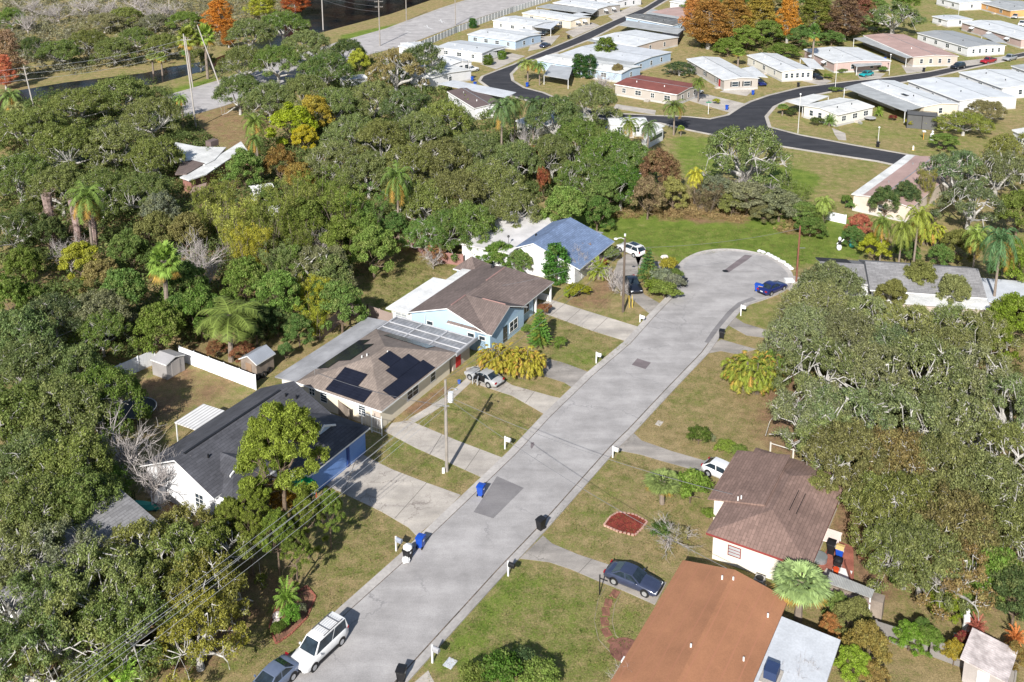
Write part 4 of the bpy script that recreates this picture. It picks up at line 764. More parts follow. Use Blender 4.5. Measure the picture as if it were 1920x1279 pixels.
# ---- sheds by the white fence
t = root('garden_shed', 'grey resin garden shed inside the white vinyl fence corner', 'shed', G(317, 698), ROT); PS = M('grey resin', (.34, .32, .31), .6)
walls(t, -1.3, 1.3, -1.2, 1.2, 1.9, PS); gable(t, -1.4, 1.4, -1.3, 1.3, 1.95, .45, M('grey resin roof', (.40, .39, .40), .5), along='y'); door(t, 'y-', -1.2, 0, 1.2, 1.7, M('grey resin door', (.40, .37, .35), .6), .08)
t = root('garden_shed', 'small wooden shed with pitched roof beside stacked tyres', 'shed', G(484, 697), ROT)
walls(t, -1.4, 1.4, -1.2, 1.2, 2.0, WOODF, 'x', .7); gable(t, -1.55, 1.55, -1.4, 1.4, 2.0, .75, M('blue grey shed roof', (.30, .32, .36), .7)); door(t, 'x-', -1.4, 0, .9, 1.7, M('shed door', (.3, .2, .13), .8), .05)
t = root('garden_shed', 'weathered white and red board roofed shed at the lower right corner', 'shed', G(1855, 1228, 1.9)-Vector((0, 0, 1.9)), ROT-.12)
walls(t, -1.55, 1.55, -1.35, 1.35, 1.75, M('whitewashed boards', (.42, .38, .36), .9, pat='planks', psc=3, pcol=(.35, .2, .17))); MB().slab([(-1.85, -1.6, 1.8), (1.85, -1.6, 1.8), (1.85, 1.6, 2.1), (-1.85, 1.6, 2.1)], .08).build('roof', M('peeling white roof boards', (.58, .52, .50), .85, var=.3, sc=5, pat='planks', psc=1.4, pcol=(.34, .15, .12)), t); door(t, 'x-', -1.55, 0, .8, 1.5, None, .05)

for lb, r, q, a in (('beige air conditioner unit behind the charcoal roofed house', 62.0, 73.2, 0), ('beige air conditioner unit in the gap beside the solar panel house wall', 73.0, 66.5, 0), ('grey air conditioner unit beside the maroon roofed house wall', 71.9, 18.0, 0), ('grey air conditioner unit at the side of the pale blue house', 92.6, 66.0, 0)):
    t = root('air_conditioner', lb, 'air conditioner', RQ(r, q), ROT); MB().box(-.4, .4, -.4, .4, .06, .85).build('casing', M('beige metal casing', (.5, .48, .44), .6, pat='planksz', psc=3), t); MB().cyl(0, 0, .851, .88, .33, .33, 14).build('fan_grille', BLACK, t); MB().box(-.5, .5, -.5, .5, -.02, .06).build('pad', CONC, t)
# ================================================================== MOBILE HOME PARK
def cxx_(right, L): return L-.25 if right == 'x+' else .25
def mobile(label, A, B, C, roofm, wallm, ze=2.8, rise=.45, wins=4, endw=(3, .8), ext=(), name='mobile_home', awn=None, skirt=True, fl=False, doorx=None, shut=None, dormer=False):
    """A,B,C: eave corners in the photo; A-B the long near eave, C behind B. ext: awnings as photo quads"""
    a, b2, c2 = G(*A, ze), G(*B, ze), G(*C, ze); d = (b2-a).normalized(); n = Vector((-d.y, d.x, 0)); w = (c2-b2).dot(n)
    if w < 0: o = b2; d = -d; n = -n; w = -w; right = 'x-'
    else: o = a; right = 'x+'
    L = (b2-a).length; t = root(name, label, 'mobile home' if name == 'mobile_home' else 'house', (o.x, o.y, 0), math.atan2(d.y, d.x))
    walls(t, .25, L-.25, .25, w-.25, ze-.12, wallm, 'x', rise*.9)
    (gable(t, 0, L, 0, w, ze, rise, roofm) if not fl else MB().slab([(0, 0, ze), (L, 0, ze), (L, w, ze), (0, w, ze)], .15).build('roof', roofm, t))
    if skirt:
        mb = MB(); mb.box(.2, L-.2, .2, .25, -.03, .45); mb.box(.2, .25, .25, w-.2, -.03, .45); mb.box(L-.25, L-.2, .25, w-.2, -.03, .45); mb.build('skirting', M('grey skirting', (.5, .49, .47), .8), t)
    for i in range(wins):
        u = L*(i+.7)/(wins+.4); window(t, 'y-', .25, u, 1.0, random.choice((.9, 1.3, 1.5)), 1.05, 2, 2, shut=shut)
    if awn:
        for i in range(wins if awn == 'side' else endw[0]):
            if awn == 'side': u = L*(i+.7)/(wins+.4); MB().slab([(u-.95, -.75, 1.75), (u+.95, -.75, 1.75), (u+.95, .22, 2.3), (u-.95, .22, 2.3)], .04).build('window_awning', AWN, t)
            else:
                u = w*(i+1)/(endw[0]+1); x0 = cxx_(right, L); sx = 1 if right == 'x+' else -1; q = [(x0+sx*1.0, u-.85, 1.7), (x0+sx*1.0, u+.85, 1.7), (x0+sx*.02, u+.85, 2.3), (x0+sx*.02, u-.85, 2.3)]; MB().slab(q if sx > 0 else q[::-1], .04).build('window_awning', AWN, t)
    st = L*(.55 if doorx is None else doorx); mb = MB(); mb.box(st-.6, st+.6, -.55, .24, -.02, .42).box(st-.6, st+.6, -.9, -.56, -.02, .2); mb.build('steps', CONC, t)
    if doorx: door(t, 'y-', .25, L*doorx, mat=REDD if doorx > .7 else None)
    if endw:
        cxx = L-.25 if right == 'x+' else .25
        for i in range(endw[0]): window(t, right, cxx, w*(i+1)/(endw[0]+1), .95, endw[1], 1.15, 1, 2, shut=shut if endw[0] < 3 else None)
    for i in range(2): MB().cyl(L*(.25+.45*i)+random.uniform(-.6, .6), w*.32, ze+rise*.5, ze+rise*.64+.35, .11, .11, 8).build('roof_vent', random.choice((STEEL, BLACK, WHITE)), t)
    if not fl: MB().box(.05, L-.05, w/2-.08, w/2+.08, ze+rise+.01, ze+rise+.05).build('ridge_cap', STEEL, t)
    MB().box(.2, L-.2, -.08, -.01, ze-.22, ze-.12).build('gutter', WHITE, t)
    for e in ext:
        awning(t, e[0], e[1], e[2], posts=e[3] if len(e) > 3 else (0, 1, 2, 3))
    return t
mobile('red brown roofed greige mobile home with white framed windows', (1151, 157.5), (1270, 177.5), (1296, 156), SH_RED, W_GREYG, wins=4, endw=(3, .8))
mobile('greige mobile home with white roof, red door and black shutters', (1287, 110), (1357, 150), (1417, 143), WMET, W_GREYG, wins=3, endw=(2, 1.6), doorx=.88, shut=BLACK, ext=[([(1417, 143), (1390, 128), (1412, 124), (1440, 145)], 2.5, WMET, (2, 3))])
mobile('light grey mobile home with white roof, dark fascia and six end windows', (1400, 103), (1466, 134), (1518, 127), WMET, W_IVORY, wins=3, endw=(5, .75), ext=[([(1518, 127), (1500, 108), (1525, 110), (1546, 130)], 2.5, WMET, (2, 3))])
mobile('white roofed mobile home with window awnings, carport and teal car', (1507, 92), (1564, 118), (1647, 104), WMET, W_PINK, wins=2, endw=(2, .9), awn='side', ext=[([(1590, 115), (1647, 104), (1654, 121), (1606, 125)], 2.4, GMET, (0, 2, 3))])
mobile('tan mobile home with pinkish brown roof and grey lean-to porch roof', (1618, 66), (1712, 107), (1775, 96), PINKR, W_TAN, wins=1, endw=(4, .8), ext=[([(1600, 72), (1627, 68), (1735, 103), (1700, 109)], 2.55, GMET, (0, 3))])
mobile('white mobile home with grey roof and five front windows near pickups', (1719, 61), (1815, 89), (1865, 79), M('mid grey metal roof', (.33, .34, .345), .6, var=.1, pat='ribs', psc=.62, pcol=(.28, .29, .3)), W_WHITE, wins=4, endw=(5, .7), ext=[([(1865, 79), (1840, 66), (1860, 62), (1888, 80)], 2.5, GMET, (2, 3))])
mobile('pink sided mobile home with white roof and white window awnings', (1802, 41), (1915, 74), (1962, 62), WMET, W_PINK, wins=3, endw=None, awn='side')
mobile('orange walled home with grey roof at the top right corner', (1833, 3), (1895, 20), (1940, 8), GMET, W_ORNG, wins=2, endw=None, ze=2.7)
mobile('small white carport cabin with a low white roof, top right', (1747, 30), (1777, 38), (1787, 26), LWHITE, W_WHITE, wins=1, endw=(1, .8), ze=2.4, rise=.2)
mobile('white home with flat roof behind the big pale trunked tree, top right', (1755, -5), (1800, 6), (1838, -4), WMET, W_WHITE, wins=2, endw=(2, .8))
mobile('white mobile home whose dark edged gable faces the road bend', (1640, 199), (1570, 215), (1503, 198), WROOF, W_IVORY, wins=3, endw=(3, .9), ext=[([(1473, 190), (1525, 176), (1555, 180), (1505, 199)], 2.5, WROOF, (0, 1))])
t = mobile('long cream mobile home with white roof, dark vent and grey lean-to', (1615, 155), (1732, 200), (1786, 190), WMET, W_CREAM, wins=0, endw=(1, .9), ext=[([(1582, 164), (1615, 155), (1732, 200), (1698, 209)], 2.6, GMET, (0, 3))])
walls(t, 1.5, 15.5, -1.6, .24, 2.3, W_CREAM, name='porch_wall')
for i in range(4): window(t, 'y-', -1.6, 3+i*3.4, .9, 1.5, 1.1, 2, 2)
MB().box(13.0, 15.0, 1.6, 2.4, 3.02, 3.12).build('roof_hatch', BLACK, t)
mobile('wide grey white mobile home with dark streaks on its ribbed roof', (1701, 151), (1800, 189), (1880, 172), M('streaked white metal roof', (.62, .64, .66), .55, var=.14, pat='ribs', psc=.62, pcol=(.52, .54, .56)), W_WHITE, wins=3, endw=(1, .8))
mobile('white mobile home at the right edge with a big bright roof', (1797, 135), (1880, 165), (1950, 148), WMET, W_WHITE, wins=3, endw=(2, .9))
mobile('grey roofed mobile home cut off by the right edge near pickups', (1895, 123), (1960, 145), (1992, 130), GMET, W_WHITE, wins=3, endw=None)
mobile('white roof corner cut off at the right edge above the oak', (1897, 243), (1926, 256), (1950, 236), WROOF, W_WHITE, wins=1, endw=None)
mobile('home with split white and pinkish tan roof behind the lawn', (1700, 291), (1597, 365), (1735, 368), PINKR, M('light tan wall', (.62, .53, .45), .85), wins=2, endw=(1, .9), rise=.7, name='split_roofed_home', ext=[([(1700, 290), (1596, 364), (1632, 366), (1716, 291)], 3.05, WROOF, ())])
# small white house at the park road
t = mobile('small white house with two level white roof beside the curled palms', (1143, 232), (1215, 231), (1232, 219), WMET, W_WHITE, wins=2, endw=None, name='small_house', ze=2.9)
awning(t, [(1198, 242), (1217, 251), (1247, 236), (1230, 229)], 2.5, WROOF, ()); pq = [loc(t, G(x, y)) for x, y in ((1203, 270), (1216, 278), (1243, 263), (1230, 255))]
MB().slab([(q.x, q.y, 2.35) for q in (pq if (pq[1]-pq[0]).cross(pq[2]-pq[1]).z > 0 else pq[::-1])], 2.4).build('porch_wall', W_WHITE, t); d = (pq[2]-pq[1]); MB().obox((pq[1]+d*.5+Vector((0, 0, 1.5))), d*.42, Vector((d.y, -d.x, 0)).normalized()*.03, (0, 0, .4)).build('window', GLASS, t)
mobile('pale home with steep white gable behind feather palms', (966, 226), (1010, 242), (1024, 190), WROOF, W_IVORY, wins=1, endw=(1, .9), rise=1.0, name='small_house')
mobile('white walled home with dark brown roof left of the palms', (838, 171), (890, 203), (922, 181), M('dark brown roof', (.14, .105, .10), .85, var=.08), W_WHITE, wins=1, endw=(1, .9), ext=[([(820, 157), (948, 183), (968, 173), (850, 150)], 3.1, LWHITE, ())])
mobile('white mobile home with grey white roof nearest the bend', (817, 88), (904, 100), (938, 85), M('pale grey metal roof', (.52, .54, .56), .6, var=.08, pat='ribs', psc=.62, pcol=(.44, .46, .48)), W_WHITE, wins=3, endw=(2, 1.0), ext=[([(905, 99), (938, 85), (955, 88), (938, 93)], 2.5, WMET, (2, 3))])
mobile('mobile home with white roof and bright blue end wall', (876, 64), (967, 77), (994, 61), WMET, W_PBLUE, wins=4, endw=(2, .9), ext=[([(994, 61), (967, 55), (985, 53), (1016, 60)], 2.6, WMET, (2, 3))])
mobile('white mobile home with grey screened porch roof, third from bend', (923, 38), (998, 49), (1016, 36), WMET, W_WHITE, wins=3, endw=None, ext=[([(997, 50), (1033, 54), (1051, 40), (1014, 36)], 2.5, LWHITE, (1, 2, 0))])
mobile('beige mobile home with white roof and two tilted window awnings', (978, 24), (1070, 39), (1090, 29), WMET, W_CREAM, wins=3, endw=(2, 1.0), awn='end', ext=[([(1090, 29), (1075, 26), (1095, 22), (1112, 26)], 2.6, WMET, (2, 3))])
mobile('mobile home with white upper roof and stained grey lower roof', (1036, 5), (1120, 17), (1146, 6), WMET, W_GREYG, wins=3, endw=(2, 1.0), awn='end', ext=[([(1005, 13), (1030, 7), (1122, 18), (1110, 27)], 2.6, GMET, (3,))])
mobile('white roofed mobile home at the very top of the row', (1100, -6), (1158, 3), (1178, -8), WMET, W_WHITE, wins=2, endw=(2, .9))
mobile('screened white cottage with slatted sides near a crape myrtle', (808, 111), (844, 122), (858, 107), WMET, W_WHITE, wins=0, endw=(3, 1.2), name='screened_cottage', rise=.6)
mobile('white walled mobile home half hidden by the dark tree top', (748, 134), (803, 148), (832, 118), WROOF, W_WHITE, wins=2, endw=(1, .9))
mobile('white roofed home just beyond the reddish topped tree', (746, 86), (800, 97), (832, 88), WMET, W_WHITE, wins=1, endw=None)
# right of the park road
mobile('mobile home with white roof and grey lower strip, right of road', (1111, 72), (1193, 87), (1229, 62), WMET, W_TAN, wins=2, endw=(2, .8), ext=[([(1100, 76), (1112, 72), (1194, 87), (1185, 91)], 2.6, GMET, ())])
mobile('double width pale grey roofed home with blue end wall', (1050, 101), (1183, 122), (1223, 92), LWHITE, W_PBLUE, wins=3, endw=(3, .9), ext=[([(1090, 108), (1183, 122.5), (1193, 116), (1104, 101)], 2.92, GMET, ())])
mobile('long white roofed mobile home behind clipped evergreen trees', (1005, 112), (1166, 137), (1183, 121), WROOF, W_PBLUE, wins=3, endw=(1, .8), ext=[([(1019, 141), (1066, 149), (1074, 126), (1032, 122)], 2.5, M('dull silver carport roof', (.42, .43, .44), .5, var=.12), (0, 1))])
t = mobile('dark grey roofed mobile home with black screened end porch', (1172, 31), (1262, 48), (1278, 39), DGMET, W_PBLUE, wins=2, endw=(1, .8), ext=[([(1159, 47), (1271, 64), (1283, 54), (1176, 38)], 2.6, GMET, ())])
q1, q2, q3 = loc(t, G(1239, 80)), loc(t, G(1272, 84)), loc(t, G(1281, 68)); MB().slab([(q1.x, q1.y, 2.45), (q2.x, q2.y, 2.45), (q3.x, q3.y, 2.45), (q1.x+q3.x-q2.x, q1.y+q3.y-q2.y, 2.45)], 1.9).build('screen_porch', DARKS, t)
mobile('home with faded brown roof and grey strip, top row right', (1210, 25), (1280, 36), (1300, 12), PINKR, W_WHITE, wins=2, endw=None, ext=[([(1210, 25), (1280, 36), (1290, 28), (1222, 17)], 2.9, GMET, ())])
mobile('white roof at the top edge beyond the faded brown roof', (1255, 2), (1294, 10), (1305, -4), WROOF, W_WHITE, wins=1, endw=None)
# screened cage and sundries
t = root('screen_enclosure', 'dark mesh screen enclosure at the end of the cream mobile home', 'screen room', G(1727, 238), -.35); mb = MB()
for x in (-3, 0, 3):
    for y in (-2, 2): mb.box(x-.05, x+.05, y-.05, y+.05, 0, 3)
mb.box(-3, 3, -2.05, -1.95, 2.95, 3.04); mb.box(-3, 3, 1.95, 2.05, 2.95, 3.04); mb.box(-3.05, -2.95, -1.94, 1.94, 2.95, 3.04); mb.box(2.95, 3.05, -1.94, 1.94, 2.95, 3.04); mb.build('frame', BLACK, t); MB().box(-2.94, 2.94, -1.93, 1.93, .02, 2.9).build('screen', M('dark mesh', (.11, .11, .11), .9), t)
# ================================================================== FENCES
def fence(name, label, pts, h, mat, step=2.4, posts=True, pm=None, th=.05, group=None, z0=0):
    p = P2(pts); c = p[0]; t = root(name, label, 'fence', c, 0, group); mb = MB()
    for a, b2 in zip(p, p[1:]):
        a, b2 = a-c, b2-c; d = (b2-a).normalized(); n = Vector((-d.y, d.x, 0)); L = (b2-a).length; mb.obox((a+b2)/2+Vector((0, 0, (h+z0)/2)), d*L/2, n*th/2, (0, 0, (h-z0)/2))
        if posts:
            k = max(1, round(L/step))
            for i in range(k+1):
                q = a+d*L*i/k; MB().box(q.x-.07, q.x+.07, q.y-.07, q.y+.07, -.05, h+.08).build('post', pm or mat, t)
    mb.build('panel', mat, t); return t
VIN = M('white vinyl', (.74, .75, .78), .5, var=.03, pat='planks', psc=1.1, pcol=(.55, .56, .6), fine=0)
fence('vinyl_fence', 'tall white vinyl fence running from the grey shed to the charcoal roof', [(338, 676), (480, 731)], 1.85, VIN)
fence('vinyl_fence', 'shaded white vinyl fence stretch left of the grey shed under oaks', [(195, 725), (292, 682)], 1.85, VIN)
fence('vinyl_gate', 'white vinyl fence panel beside the charcoal roofed house wall', [(287, 955), (325, 930)], 1.8, VIN, step=3)
fence('slatted_fence', 'short white slatted screen below the charcoal roofed porch', [(452, 962), (492, 938)], .9, M('white slats', (.7, .7, .72), .6, pat='planks', psc=4, pcol=(.1, .1, .12)), posts=False)
fence('board_fence', 'brown board fence in the narrow gap beside the solar panel house', [(566, 722), (600, 745), (655, 795)], 1.7, WOODF)
fence('board_fence', 'greying board fence behind the solar panel house yard', [(600, 638), (655, 592), (690, 596), (735, 612)], 1.8, M('grey brown boards', (.32, .25, .22), .9, pat='planks', psc=3))
fence('board_fence', 'reddish board fence behind the pale blue house back lawn', [(752, 452), (780, 468), (815, 492), (868, 498)], 1.7, M('red brown boards', (.30, .16, .14), .9, pat='planks', psc=3))
fence('picket_fence', 'weathered grey picket fence at the bottom right', [(1640, 1195), (1740, 1228), (1830, 1262), (1900, 1292)], 1.5, M('grey pickets', (.21, .195, .185), .9, pat='planks', psc=3.4, pcol=(.10, .09, .08)))
fence('rail_fence', 'low white rail behind the maroon roofed house', [(1444, 846), (1530, 872), (1560, 884)], .95, M('cream rail', (.6, .56, .5), .7), th=.05, step=2, z0=.86)
fence('vinyl_fence', 'short piece of white fence beside the red leaved shrub', [(1549, 412), (1585, 420)], 1.5, VIN)
fence('perimeter_fence', 'long white panel fence between the main road and the park', [(752, 93), (790, 90), (855, 62), (960, 24), (1030, 2), (1110, -28)], 2.0, M('white fence panels', (.66, .68, .71), .6), step=2.4, pm=M('pale fence posts', (.8, .8, .8), .6))
fence('garden_wall', 'old brick edge of the porch beside the mulch bed by the tiled patio', [(1585, 1060), (1598, 1100)], .5, BRICK, posts=False, th=.15)
# ================================================================== CARS
TYRE = M('tyre rubber', (.02, .02, .02), .85); RIM = M('alloy rim', (.5, .51, .53), .35, .5, .5); LAMP = M('lamp lens', (.75, .77, .8), .15, .6); TAIL = M('red tail lamp', (.35, .01, .015), .25, .5); CGL = glass('car glass', (.012, .018, .024), .04); PLATE = M('number plate', (.7, .72, .74), .5)
CK = {'sedan': dict(L=4.75, W=1.82, H=1.44, top=[(-.5, .60), (-.485, .86), (-.40, .98), (-.30, 1.0), (.10, .95), (.17, .93), (.30, .86), (.43, .76), (.485, .64), (.5, .5)], cab=(-.36, -.20, .02, .19), wb=2.75),
      'suv': dict(L=4.7, W=1.88, H=1.68, top=[(-.5, .7), (-.49, 1.0), (-.40, 1.06), (-.30, 1.07), (.10, 1.04), (.20, 1.02), (.32, .98), (.43, .90), (.485, .76), (.5, .55)], cab=(-.48, -.38, .06, .22), wb=2.75),
      'hatch': dict(L=4.3, W=1.78, H=1.48, top=[(-.5, .62), (-.49, .92), (-.40, .98), (-.30, .99), (.10, .95), (.20, .93), (.32, .88), (.43, .8), (.485, .66), (.5, .5)], cab=(-.47, -.30, .06, .22), wb=2.6),
      'van': dict(L=4.8, W=1.90, H=1.86, top=[(-.5, .7), (-.495, 1.08), (-.40, 1.12), (-.30, 1.12), (.10, 1.10), (.22, 1.06), (.33, 1.0), (.44, .92), (.485, .78), (.5, .55)], cab=(-.49, -.46, .12, .27), wb=2.95),
      'pickup': dict(L=5.4, W=1.92, H=1.80, top=[(-.5, .9), (-.495, 1.12), (-.40, 1.12), (-.15, 1.12), (.10, 1.12), (.2, 1.10), (.32, 1.06), (.43, 1.0), (.485, .9), (.5, .6)], cab=(-.13, -.10, .10, .2), wb=3.4)}
def car(kind, pm, pos, ang, label, cat='car', name='parked_car', group=None, rack=False, sunroof=False, opened=False, bonnet=None, detail=True):
    k = CK[kind]; L, Wd, H = k['L'], k['W'], k['H']; hw = Wd/2; t = root(name, label, cat, (pos[0], pos[1], pos[2] if len(pos) > 2 else .02), ang, group)
    mb = MB(); rings = []; tps = k['top']
    for f, z in tps:
        e = abs(f); w = hw*(1-.10*max(0, (e-.36)/.14)**2-.10*max(0, (e-.47)/.03)**2*.6); zb = .24+(.12 if e > .48 else 0)
        half = [(w*.86, zb), (w, zb+.12), (w*1.0, (zb+z)/2+.05), (w*.975, z-.10), (w*.90, z-.015), (w*.45, z+.015)]
        rings.append([(f*L, y, zz) for y, zz in half]+[(f*L, 0, z+.02)]+[(f*L, -y, zz) for y, zz in half[::-1]])
    n = len(rings[0]); vs = [v for r in rings for v in r]; fs = []
    for i in range(len(rings)-1):
        for j in range(n): j2 = (j+1) % n; fs.append((i*n+j, (i+1)*n+j, (i+1)*n+j2, i*n+j2))
    fs.append(list(range(n))); fs.append([(len(rings)-1)*n+j for j in range(n-1, -1, -1)]); mb.add(vs, fs, 0)
    for x in (-k['wb']/2, k['wb']/2):
        for s in (-1, 1): mb.tube([(x, s*(hw-.02), .36), (x, s*(hw+.004), .36)], .40, 14, 1)
    if kind == 'van':
        for s in (-1, 1): mb.box(-k['wb']/2+.42, k['wb']/2-.42, s*(hw+.01)-.015, s*(hw+.01)+.015, .28, .50, 1)
    if kind == 'pickup': mb.box(-.485*L, -.14*L, -hw+.16, hw-.16, 1.0, 1.146, 1)
    mb.box(-.503*L, -.49*L, -hw*.7, hw*.7, .38, .5, 1); mb.box(.492*L, .503*L, -hw*.55, hw*.55, .34, .56, 1)
    body = mb.build('body', [pm, BLACK], t, smooth=True)
    for p in body.data.polygons:
        if p.material_index == 1: p.use_smooth = False
    r0, r1, r2, r3 = [c*L for c in k['cab']]; def_z = lambda x: float(np.interp(x/L, [a for a, b in tps], [b for a, b in tps])); bw, tw = hw*.88, hw*.70; zt = H-.05
    def P(x, y, z): return Vector((x, y, z))
    zb0, zb3 = def_z(r0)-.02, def_z(r3)-.02; mb = MB(); lo = [P(r0, -bw, zb0), P(r3, -bw, zb3), P(r3, bw, zb3), P(r0, bw, zb0)]; hi = [P(r1, -tw, zt-.03), P(r2, -tw, zt-.03), P(r2, tw, zt-.03), P(r1, tw, zt-.03)]
    mb.add(lo+hi, [(0, 1, 5, 4), (1, 2, 6, 5), (2, 3, 7, 6), (3, 0, 4, 7), (4, 5, 6, 7)]); mb.build('cabin', pm, t)
    mb = MB(); n_ = 8; vs = []
    for i in range(n_+1):
        x = r1+(r2-r1)*i/n_; cr = math.sin(PI*i/n_)*.035
        for y in (-1, -.5, 0, .5, 1): vs.append((x, y*tw*1.0, zt-.028+cr+.035*(1-y*y)))
    mb.add(vs, [(i*5+j, (i+1)*5+j, (i+1)*5+j+1, i*5+j+1) for i in range(n_) for j in range(4)]); mb.build('roof_panel', pm, t, smooth=True)
    def pane(nm, a, b, c, d, m_=CGL, ins=.07, off=.012):
        cc = (a+b+c+d)/4; nn = (b-a).cross(d-a).normalized(); nn = nn if nn.dot(cc-P(0, 0, .9)) > 0 else -nn; q = [v+(cc-v).normalized()*ins+nn*off for v in (a, b, c, d)]
        mb = MB(); mb.add(q+[v-nn*(off-.002) for v in q], [(0, 1, 2, 3), (0, 4, 5, 1), (1, 5, 6, 2), (2, 6, 7, 3), (3, 7, 4, 0)]); return mb.build(nm, m_, t)
    pane('windscreen', lo[1], lo[2], hi[2], hi[1], ins=.09); pane('rear_window', lo[3], lo[0], hi[0], hi[3], ins=.09)
    for s in (0, 1):
        a, b_, c_, d_ = (lo[0], lo[1], hi[1], hi[0]) if s == 0 else (lo[3], lo[2], hi[2], hi[3]); m1 = .5 if kind != 'pickup' else .5
        mid0, mid1 = a.lerp(b_, .5), d_.lerp(c_, .42)
        pane('side_window', a.lerp(b_, .05), mid0, mid1, d_, ins=.05); pane('side_window', mid0, b_.lerp(a, .04), c_, mid1, ins=.05)
    if sunroof: MB().box(r1+.5, r2-.2, -tw*.75, tw*.75, H+.005, H+.018).build('sunroof', CGL, t)
    if bonnet: MB().slab([(r1+.05, -tw+.05, H+.01), (r2-.05, -tw+.05, H+.01), (r2-.05, tw-.05, H+.01), (r1+.05, tw-.05, H+.01)], .03).build('roof_highlight', bonnet, t)
    if rack:
        mb = MB()
        for s in (-1, 1): mb.box(r1+.25, r2-.5, s*tw*.9-.02, s*tw*.9+.02, H+.0, H+.06)
        for x in (r1+.7, r2-1.1): mb.box(x-.025, x+.025, -tw*.9, tw*.9, H+.05, H+.075)
        mb.build('roof_rack', M('dark roof rack', (.12, .12, .13), .5), t)
        mb = MB()
        for i in range(5): mb.box(r1+.4, r2-.6, -.42+i*.2, -.36+i*.2, H+.008, H+.022)
        mb.build('roof_ribs', M('white ribs', (.55, .56, .58), .4), t)
    for x in (-k['wb']/2, k['wb']/2):
        for s in (-1, 1):
            w_ = MB().tube([(x, s*(hw-.20), .33), (x, s*(hw+.015), .33)], .33, 16).build('wheel', TYRE, t)
            mb = MB(); mb.tube([(x, s*(hw+.016), .33), (x, s*(hw+.022), .33)], .21, 12); mb.build('rim', RIM, w_)
    if detail:
        for s in (-1, 1):
            MB().obox((L*.462, s*hw*.72, def_z(.462*L)-.10), (.13, -s*.05, 0), (0, .16, 0), (0, 0, .06)).build('headlight', LAMP, t); MB().obox((-L*.487, s*hw*.74, def_z(-.485*L)-.06), (.05, 0, 0), (0, .15, 0), (0, 0, .09)).build('tail_light', TAIL, t)
            MB().obox((r3-.35, s*(hw+.07), def_z(r3)+.06), (.06, 0, 0), (0, .08, 0), (0, 0, .06)).build('wing_mirror', pm, t)
        MB().box(-.507*L, -.504*L, -.2, .2, .62, .75).build('number_plate', PLATE, t)
    if opened:
        dk = M('dark door lining', (.05, .05, .055), .7)
        for x0, L0, a in ((r3-.25, 1.0, 62), (.05, .9, 58)):
            e = Vector((-math.cos(math.radians(a)), math.sin(math.radians(a)), 0)); b_ = Vector((x0, hw, 0)); nn = Vector((e.y, -e.x, 0))*.05
            dr = MB().obox(b_+e*L0/2+Vector((0, 0, .68)), e*L0/2, nn, (0, 0, .34)).build('open_door', pm, t); MB().obox(b_+e*L0/2+nn*1.15+Vector((0, 0, .68)), e*L0*.46, nn*.1, (0, 0, .30)).build('door_lining', dk, dr)
            MB().obox(b_+Vector((-.5, -.012, .86)), (.42, 0, 0), (0, .03, 0), (0, 0, .38)).build('door_opening', BLACK, t)
    return t
def by_wheels(kind, f, r, side):
    """pose from the ground contacts of the two wheels on the side we see; side +1 when that is the car's left"""
    a, b2 = G(*f), G(*r); d = (a-b2).normalized(); n = Vector((-d.y, d.x, 0)); c = (a+b2)/2-n*side*(CK[kind]['W']/2-.05); return c, math.atan2(d.y, d.x)
def pose(p, q):                                                  # p centre, q a point ahead
    a, b2 = G(*p), G(*q); return a, math.atan2(b2.y-a.y, b2.x-a.x)
CW = paint('white car paint', (.7, .7, .7)); CS = paint('silver car paint', (.36, .365, .37)); CN_ = paint('navy car paint', (.035, .045, .085)); CD = paint('black blue car paint', (.012, .014, .022)); CB = paint('deep blue car paint', (.012, .02, .11)); CG = paint('grey blue car paint', (.12, .15, .22))
c, a = by_wheels('van', (591, 1257), (639.5, 1211), 1); car('van', CW, c, a, 'white minivan with black roof rack parked at the left kerb', 'minivan', 'parked_van', rack=True)
car('sedan', CG, G(508, 1290), a, 'blue grey car cut off at the bottom edge behind the minivan')
c, a = by_wheels('sedan', (1207, 1119), (1152, 1097), -1); car('sedan', CN_, c, a, 'dark navy sedan parked on the stained driveway by the terracotta roof')
c, a = by_wheels('hatch', (1371, 913), (1329, 894), -1); car('hatch', CW, c, a, 'white hatchback tucked in beside the maroon roofed house')
c, a = by_wheels('sedan', (880, 712), (917, 728), 1); car('sedan', CS, c, a, 'silver sedan with its doors standing open by the areca palms', opened=True)
car('sedan', CD, *pose((1186, 540), (1196, 558)), 'black car on the curved driveway behind the brown utility pole')
c, a = by_wheels('suv', (1158, 470), (1193.5, 485), 1); car('suv', CW, c, a, 'white crossover with glass roof near the blue roofed house', sunroof=True)
car('sedan', CB, *pose((1448, 546), (1478, 533)), 'dark blue sedan parked on the turning circle by the blue bin')
